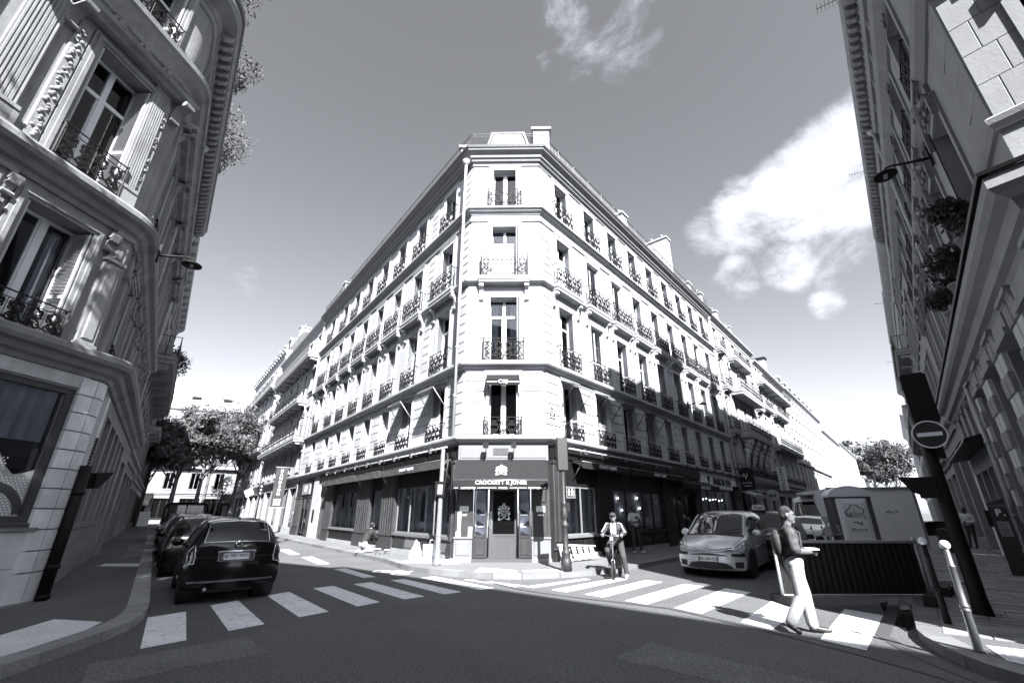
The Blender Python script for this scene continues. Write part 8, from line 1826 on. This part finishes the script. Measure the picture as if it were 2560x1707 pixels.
# ---- rider stopped on a small electric bike (local -y is the way he faces; x to his left... seen from the front)
MB_ = T(2.78, 12.98, 0) @ RZ(R(-24))
BK = thing('electric_bike', 'small folding electric bike stopped at the edge of the right crossing', 'bike', M=MB_)
def bwheel(y):
    q = MB(); q.lathe([(.165, -.022), (.185, -.03), (.205, -.02), (.205, .02), (.185, .03), (.165, .022)], 26, axis='x', cap=False); o = put('wheel', cached(('bw',), lambda: q.mesh('wheel', RUBBER, fix=True)), BK, MB_ @ T(0, y, .205))
    q = MB(); q.lathe([(.17, -.012), (.17, .012), (.155, .012), (.155, -.012), (.17, -.012)], 26, axis='x', smooth=False, cap=False)
    for k in range(6): a = k * math.pi / 3; q.tube([(0, math.cos(a) * .03, math.sin(a) * .03), (0, math.cos(a) * .16, math.sin(a) * .16)], .011, 5)
    q.lathe([(.001, -.05), (.045, -.05), (.045, .05), (.001, .05)], 12, axis='x', smooth=False); put('rim', cached(('brim',), lambda: q.mesh('rim', IRON)), o, MB_ @ T(0, y, .205))
bwheel(-.42); bwheel(.46)
q = MB(); q.tube([(.04, -.42, .205), (.04, -.36, .42), (.0, -.34, .50)], .014, 6); q.tube([(-.04, -.42, .205), (-.04, -.36, .42), (.0, -.34, .50)], .014, 6); q.tube([(0, -.34, .48), (0, -.27, .90), (0, -.25, 1.02)], .022, 8); q.tube([(-.27, -.22, 1.05), (-.1, -.27, 1.02), (.1, -.27, 1.02), (.27, -.22, 1.05)], .014, 6); put('fork_and_handlebar', q.mesh('fork_and_handlebar', STEEL), BK, MB_)
for s in (-1, 1): q = MB(); q.tube([(s * .18, -.245, 1.038), (s * .30, -.215, 1.055)], .019, 6); put('grip', q.mesh('grip', RUBBER), BK, MB_)
q = MB(); q.box(-.04, .04, -.36, -.30, .92, 1.0); put('headlamp', q.mesh('headlamp', LENS), BK, MB_)
q = MB(); q.prism([(-.34, .52), (-.10, .62), (.12, .50), (.20, .30), (.10, .20), (-.12, .22), (-.22, .40)], 'x', -.055, .055); put('battery_frame', q.mesh('battery_frame', BLACK, fix=True), BK, MB_)
q = MB(); q.tube([(0, .08, .34), (0, .46, .205)], .025, 6); q.tube([(0, .06, .45), (0, .20, .80)], .018, 6); q.tube([(-.16, .04, .26), (.16, .04, .26)], .014, 6); put('rear_frame', q.mesh('rear_frame', IRON), BK, MB_)
q = MB(); q.sphere((0, .22, .83), .12, 6, sc=(.8, 1.2, .4)); put('saddle', q.mesh('saddle', RUBBER), BK, MB_)
q = MB(); q.tube([(0, .28 + .25 * math.cos(a), .205 + .25 * math.sin(a)) if False else (0, .46 + .245 * math.cos(a), .205 + .245 * math.sin(a)) for a in [math.pi * k / 10 for k in range(3, 9)]], .02, 5); put('mudguard', q.mesh('mudguard', IRON), BK, MB_)
g_ = []
MATS_R = [JACK, JEANS, SKIN, SHOEW, HAIRD, TEE]
hip = (0, .20, .90)
g_ += [(1, (-.08, .20, .88), .125, (.08, .20, .88), .125), (0, (0, .19, .98), .150, (0, .13, 1.16), .165), (0, (-.07, .11, 1.20), .135, (.07, .11, 1.20), .135), (0, (-.15, .11, 1.27), .078, (.15, .11, 1.27), .078), (5, (0, -.02, 1.10), .07, (0, -.0, 1.26), .055), (2, (0, .08, 1.30), .058, (0, .05, 1.38), .055)]
# left leg (image right) planted on the ground, right leg bent on the pedal
g_ += [(1, (.10, .19, .88), .105, (.20, .02, .50), .078), (1, (.20, .02, .50), .078, (.24, .10, .12), .062), (3, (.24, .11, .055), .05, (.25, -.08, .035), .038), (3, (.25, -.08, .035), .038, (.255, -.14, .03), .03)]
g_ += [(1, (-.10, .19, .88), .105, (-.17, -.16, .66), .082), (1, (-.17, -.16, .66), .080, (-.16, .06, .34), .060), (3, (-.16, .07, .29), .045, (-.165, -.10, .285), .034)]
for s in (-1, 1): g_ += [(0, (s * .185, .11, 1.255), .076, (s * .29, .0, 1.10), .066), (0, (s * .29, .0, 1.10), .062, (s * .25, -.15, 1.075), .050)]; hand(g_, (s * .25, -.165, 1.07), (s * .02, -1, -.1), (0, .1, 1), 2, .75, 1.0, -s)
P = head(g_, (0, .015, 1.475), 2, 4, yaw=.15, beard=4, s=.98)
RI = figure('person', 'man in cap and striped grey jacket astride the small electric bike', MB_, g_, MATS_R, .0095)
face_parts(RI, MB_, P, EYE)
q = MB(); q.sphere(P(0, .01, .055), .098, 8, sc=(1, 1.08, .80)); q.prism([(-.075, .0), (-.06, -.06), (0, -.085), (.06, -.06), (.075, 0)], 'z', 0, .012); i0 = len(q.v) - 10
for k in range(i0, len(q.v)): v = q.v[k]; q.v[k] = P(v[0], v[1] - .09, v[2] + .055)
put('cap', q.mesh('cap', mat('grey_cap', .022, .8)), RI, MB_)
for s in (-1, 1):
    q = MB(); q.tube([(s * .10, .055, 1.335), (s * .20, .045, 1.325), (s * .265, -.06, 1.18), (s * .335, -.02, 1.115), (s * .295, -.12, 1.12)], .013, 5); put('sleeve_stripe', q.mesh('sleeve_stripe', LETTER), RI, MB_); q = MB(); q.tube([(s * .05, -.03, 1.33), (s * .07, -.06, 1.20), (s * .06, -.04, 1.02)], .011, 5); put('zip_edge', q.mesh('zip_edge', LETTER), RI, MB_)
q = MB(); q.sphere((.02, .33, 1.12), .16, 7, sc=(1, .62, 1.3)); put('backpack', q.mesh('backpack', DARKC), RI, MB_)
# ---- man reading his phone in front of the dark window
MP_ = T(4.92, 18.95, .125) @ RZ(R(20)); g_ = []
g_ += [(1, (-.08, 0, .93), .12, (.08, 0, .93), .12), (0, (0, 0, 1.02), .135, (0, -.01, 1.2), .155), (0, (-.08, 0, 1.30), .125, (.08, 0, 1.30), .125), (0, (-.16, 0, 1.40), .075, (.16, 0, 1.40), .075), (2, (0, .0, 1.44), .055, (0, -.03, 1.53), .052)]
for s, kx in ((-1, -.04), (1, .10)): g_ += [(1, (s * .09, 0, .90), .098, (s * .11 + kx * .3, -.05, .50), .07), (1, (s * .11 + kx * .3, -.05, .50), .066, (s * .12 + kx, .0, .10), .048), (3, (s * .12 + kx, .0, .05), .045, (s * .15 + kx, -.17, .035), .035)]
for s in (-1, 1): g_ += [(0, (s * .20, 0, 1.38), .072, (s * .25, -.02, 1.20), .068), (2, (s * .25, -.02, 1.18), .046, (s * .27, -.05, 1.09), .043), (2, (s * .27, -.05, 1.09), .043, (s * .07, -.27, 1.14), .032)]; hand(g_, (s * .06, -.28, 1.14), (-s * .6, -.8, .1), (0, -.2, -1) if s > 0 else (0, .2, 1), 2, .4, 1.0, s)
P = head(g_, (0, -.05, 1.635), 2, 4, yaw=.25, tilt=-.3)
o = figure('person', 'man in pale t-shirt reading his phone in front of the dark shop', MP_, g_, [TEE, DARKT, SKIND, SHOEW, HAIRD], .012); face_parts(o, MP_, P, EYE)
q = MB(); q.box(-.10, .10, -.005, .005, -.02, .02); put('shirt_print', MB.mesh((lambda q: (q.box(-.09, .09, -.175, -.160, 1.27, 1.31), q.box(-.03, .03, -.175, -.160, 1.31, 1.35), q)[2])(MB()), 'shirt_print', BLACK), o, MP_)
q = MB(); q.box(-.036, .036, -.37, -.355, 1.10, 1.25); put('mobile_phone', q.mesh('mobile_phone', BLACK), None, MP_, 'dark mobile phone in the hands of the man in the t-shirt', 'phone')
# ---- kneeling painter by the left shop window, back to the street
MK = T(-5.75, 19.0, .125) @ RZ(R(150)); g_ = []
g_ += [(1, (-.09, .16, .30), .125, (.09, .16, .30), .125), (0, (0, .12, .40), .15, (0, -.03, .62), .17), (0, (-.09, -.06, .70), .135, (.09, -.06, .70), .135), (0, (-.16, -.09, .78), .082, (.16, -.09, .78), .082), (2, (0, -.14, .83), .055, (0, -.19, .90), .052)]
for s in (-1, 1): g_ += [(1, (s * .10, .14, .26), .108, (s * .16, -.16, .085), .078), (1, (s * .16, -.16, .075), .072, (s * .14, .22, .075), .055), (3, (s * .14, .26, .06), .045, (s * .14, .38, .045), .04), (0, (s * .21, -.1, .76), .076, (s * .27, -.24, .56), .064), (0, (s * .27, -.24, .56), .060, (s * .14, -.42, .44), .046)]; hand(g_, (s * .13, -.43, .43), (-s * .3, -.9, -.4), (0, -.3, 1), 2, .6, 1.0, -s)
P = head(g_, (0, -.22, .985), 2, 4, tilt=-.5)
o = figure('person', 'man in dark jacket and white trousers kneeling at the left shop base', MK, g_, [DARKC, WHT, SKIN, SHOEW, HAIRD], .012); face_parts(o, MK, P, EYE)
# ---- pedestrian in white trousers stepping off the right crossing
MW = T(4.22, 7.30, 0) @ RZ(R(70)) @ SCL(.97, .97, .97); g_ = []
PRT = mat('patterned_shirt', .05, .85, var=1.3, scale=13, bump=.6, bscale=14)
g_ += [(1, (-.085, .0, .93), .125, (.085, .0, .93), .125), (0, (0, .0, .98), .150, (0, .0, 1.18), .158), (0, (-.08, .0, 1.28), .13, (.08, .0, 1.28), .13), (0, (-.16, .0, 1.38), .080, (.16, .0, 1.38), .080), (2, (0, -.01, 1.43), .055, (0, -.04, 1.51), .052)]
g_ += [(1, (.09, 0, .90), .115, (.10, -.08, .50), .092), (1, (.10, -.08, .50), .090, (.11, -.10, .12), .080), (3, (.11, -.09, .055), .045, (.11, -.26, .045), .036), (3, (.11, -.26, .045), .036, (.11, -.32, .04), .028)]
g_ += [(1, (-.09, 0, .90), .115, (-.10, .0, .50), .092), (1, (-.10, .0, .50), .090, (-.10, .20, .16), .078), (3, (-.10, .23, .11), .042, (-.10, .12, .035), .034)]
g_ += [(0, (.20, 0, 1.37), .078, (.255, -.02, 1.14), .072), (2, (.255, -.03, 1.12), .046, (.10, -.24, 1.10), .034), (0, (-.20, 0, 1.37), .078, (-.255, -.02, 1.14), .072), (2, (-.255, -.03, 1.12), .046, (-.09, -.24, 1.10), .034)]
hand(g_, (.09, -.25, 1.10), (-.8, -.5, .1), (.2, 0, 1), 2, .5, 1.0, -1); hand(g_, (-.08, -.25, 1.10), (.8, -.5, .1), (-.2, 0, 1), 2, .5, 1.0, 1)
P = head(g_, (0, -.05, 1.615), 2, 4, yaw=-.1)
o = figure('person', 'pedestrian in patterned shirt and white trousers stepping over the right crossing', MW, g_, [PRT, WHT, SKIN, mat('black_shoe', .015, .4), mat('fair_hair', .025, .8, var=.4, scale=40)], .0095); face_parts(o, MW, P, EYE)
q = MB(); q.sphere((0, .17, 1.20), .15, 7, sc=(1, .55, 1.35)); put('backpack', q.mesh('backpack', mat('grey_pack', .025, .8, var=1.0, scale=14)), o, MW)
for s in (-1, 1): q = MB(); q.tube([(s * .10, .12, 1.38), (s * .11, -.0, 1.475), (s * .11, -.14, 1.36), (s * .12, -.13, 1.12), (s * .12, .10, 1.02)], .02, 5); put('strap', q.mesh('strap', DARKT), o, MW)
q = MB(); q.box(-.13, .15, -.36, -.20, 1.125, 1.145); put('paper_folder', q.mesh('paper_folder', WHITE), None, MW, 'white paper folder in the hands of the walking pedestrian', 'folder')
# ---- man leaning at the wall of the right pavement
MR = T(21.0, 21.75, .125) @ RZ(R(-70)); g_ = []
g_ += [(1, (-.08, 0, .93), .12, (.08, 0, .93), .12), (0, (0, 0, 1.02), .14, (0, -.01, 1.2), .16), (0, (-.08, 0, 1.30), .13, (.08, 0, 1.30), .13), (0, (-.16, 0, 1.39), .078, (.16, 0, 1.39), .078), (2, (0, 0, 1.43), .055, (0, -.03, 1.5), .052)]
for s in (-1, 1): g_ += [(1, (s * .09, 0, .90), .1, (s * .10, -.06, .50), .074), (1, (s * .10, -.06, .50), .07, (s * .11, -.16, .10), .05), (3, (s * .11, -.16, .05), .045, (s * .12, -.33, .035), .035), (0, (s * .21, 0, 1.37), .075, (s * .27, -.03, 1.12), .068), (0, (s * .27, -.03, 1.12), .06, (s * .08, -.2, 1.08), .045)]; hand(g_, (s * .07, -.205, 1.08), (-s, -.4, 0), (0, -1, 0), 2, .4, 1.0, s)
P = head(g_, (0, -.05, 1.60), 2, 4, tilt=-.25); o = figure('person', 'man in pale sweater leaning at the right wall beyond the black post', MR, g_, [mat('pale_sweater', .48, .9), DARKT, SKIND, mat('black_shoe', .015, .4), HAIRD], .014); face_parts(o, MR, P, EYE)
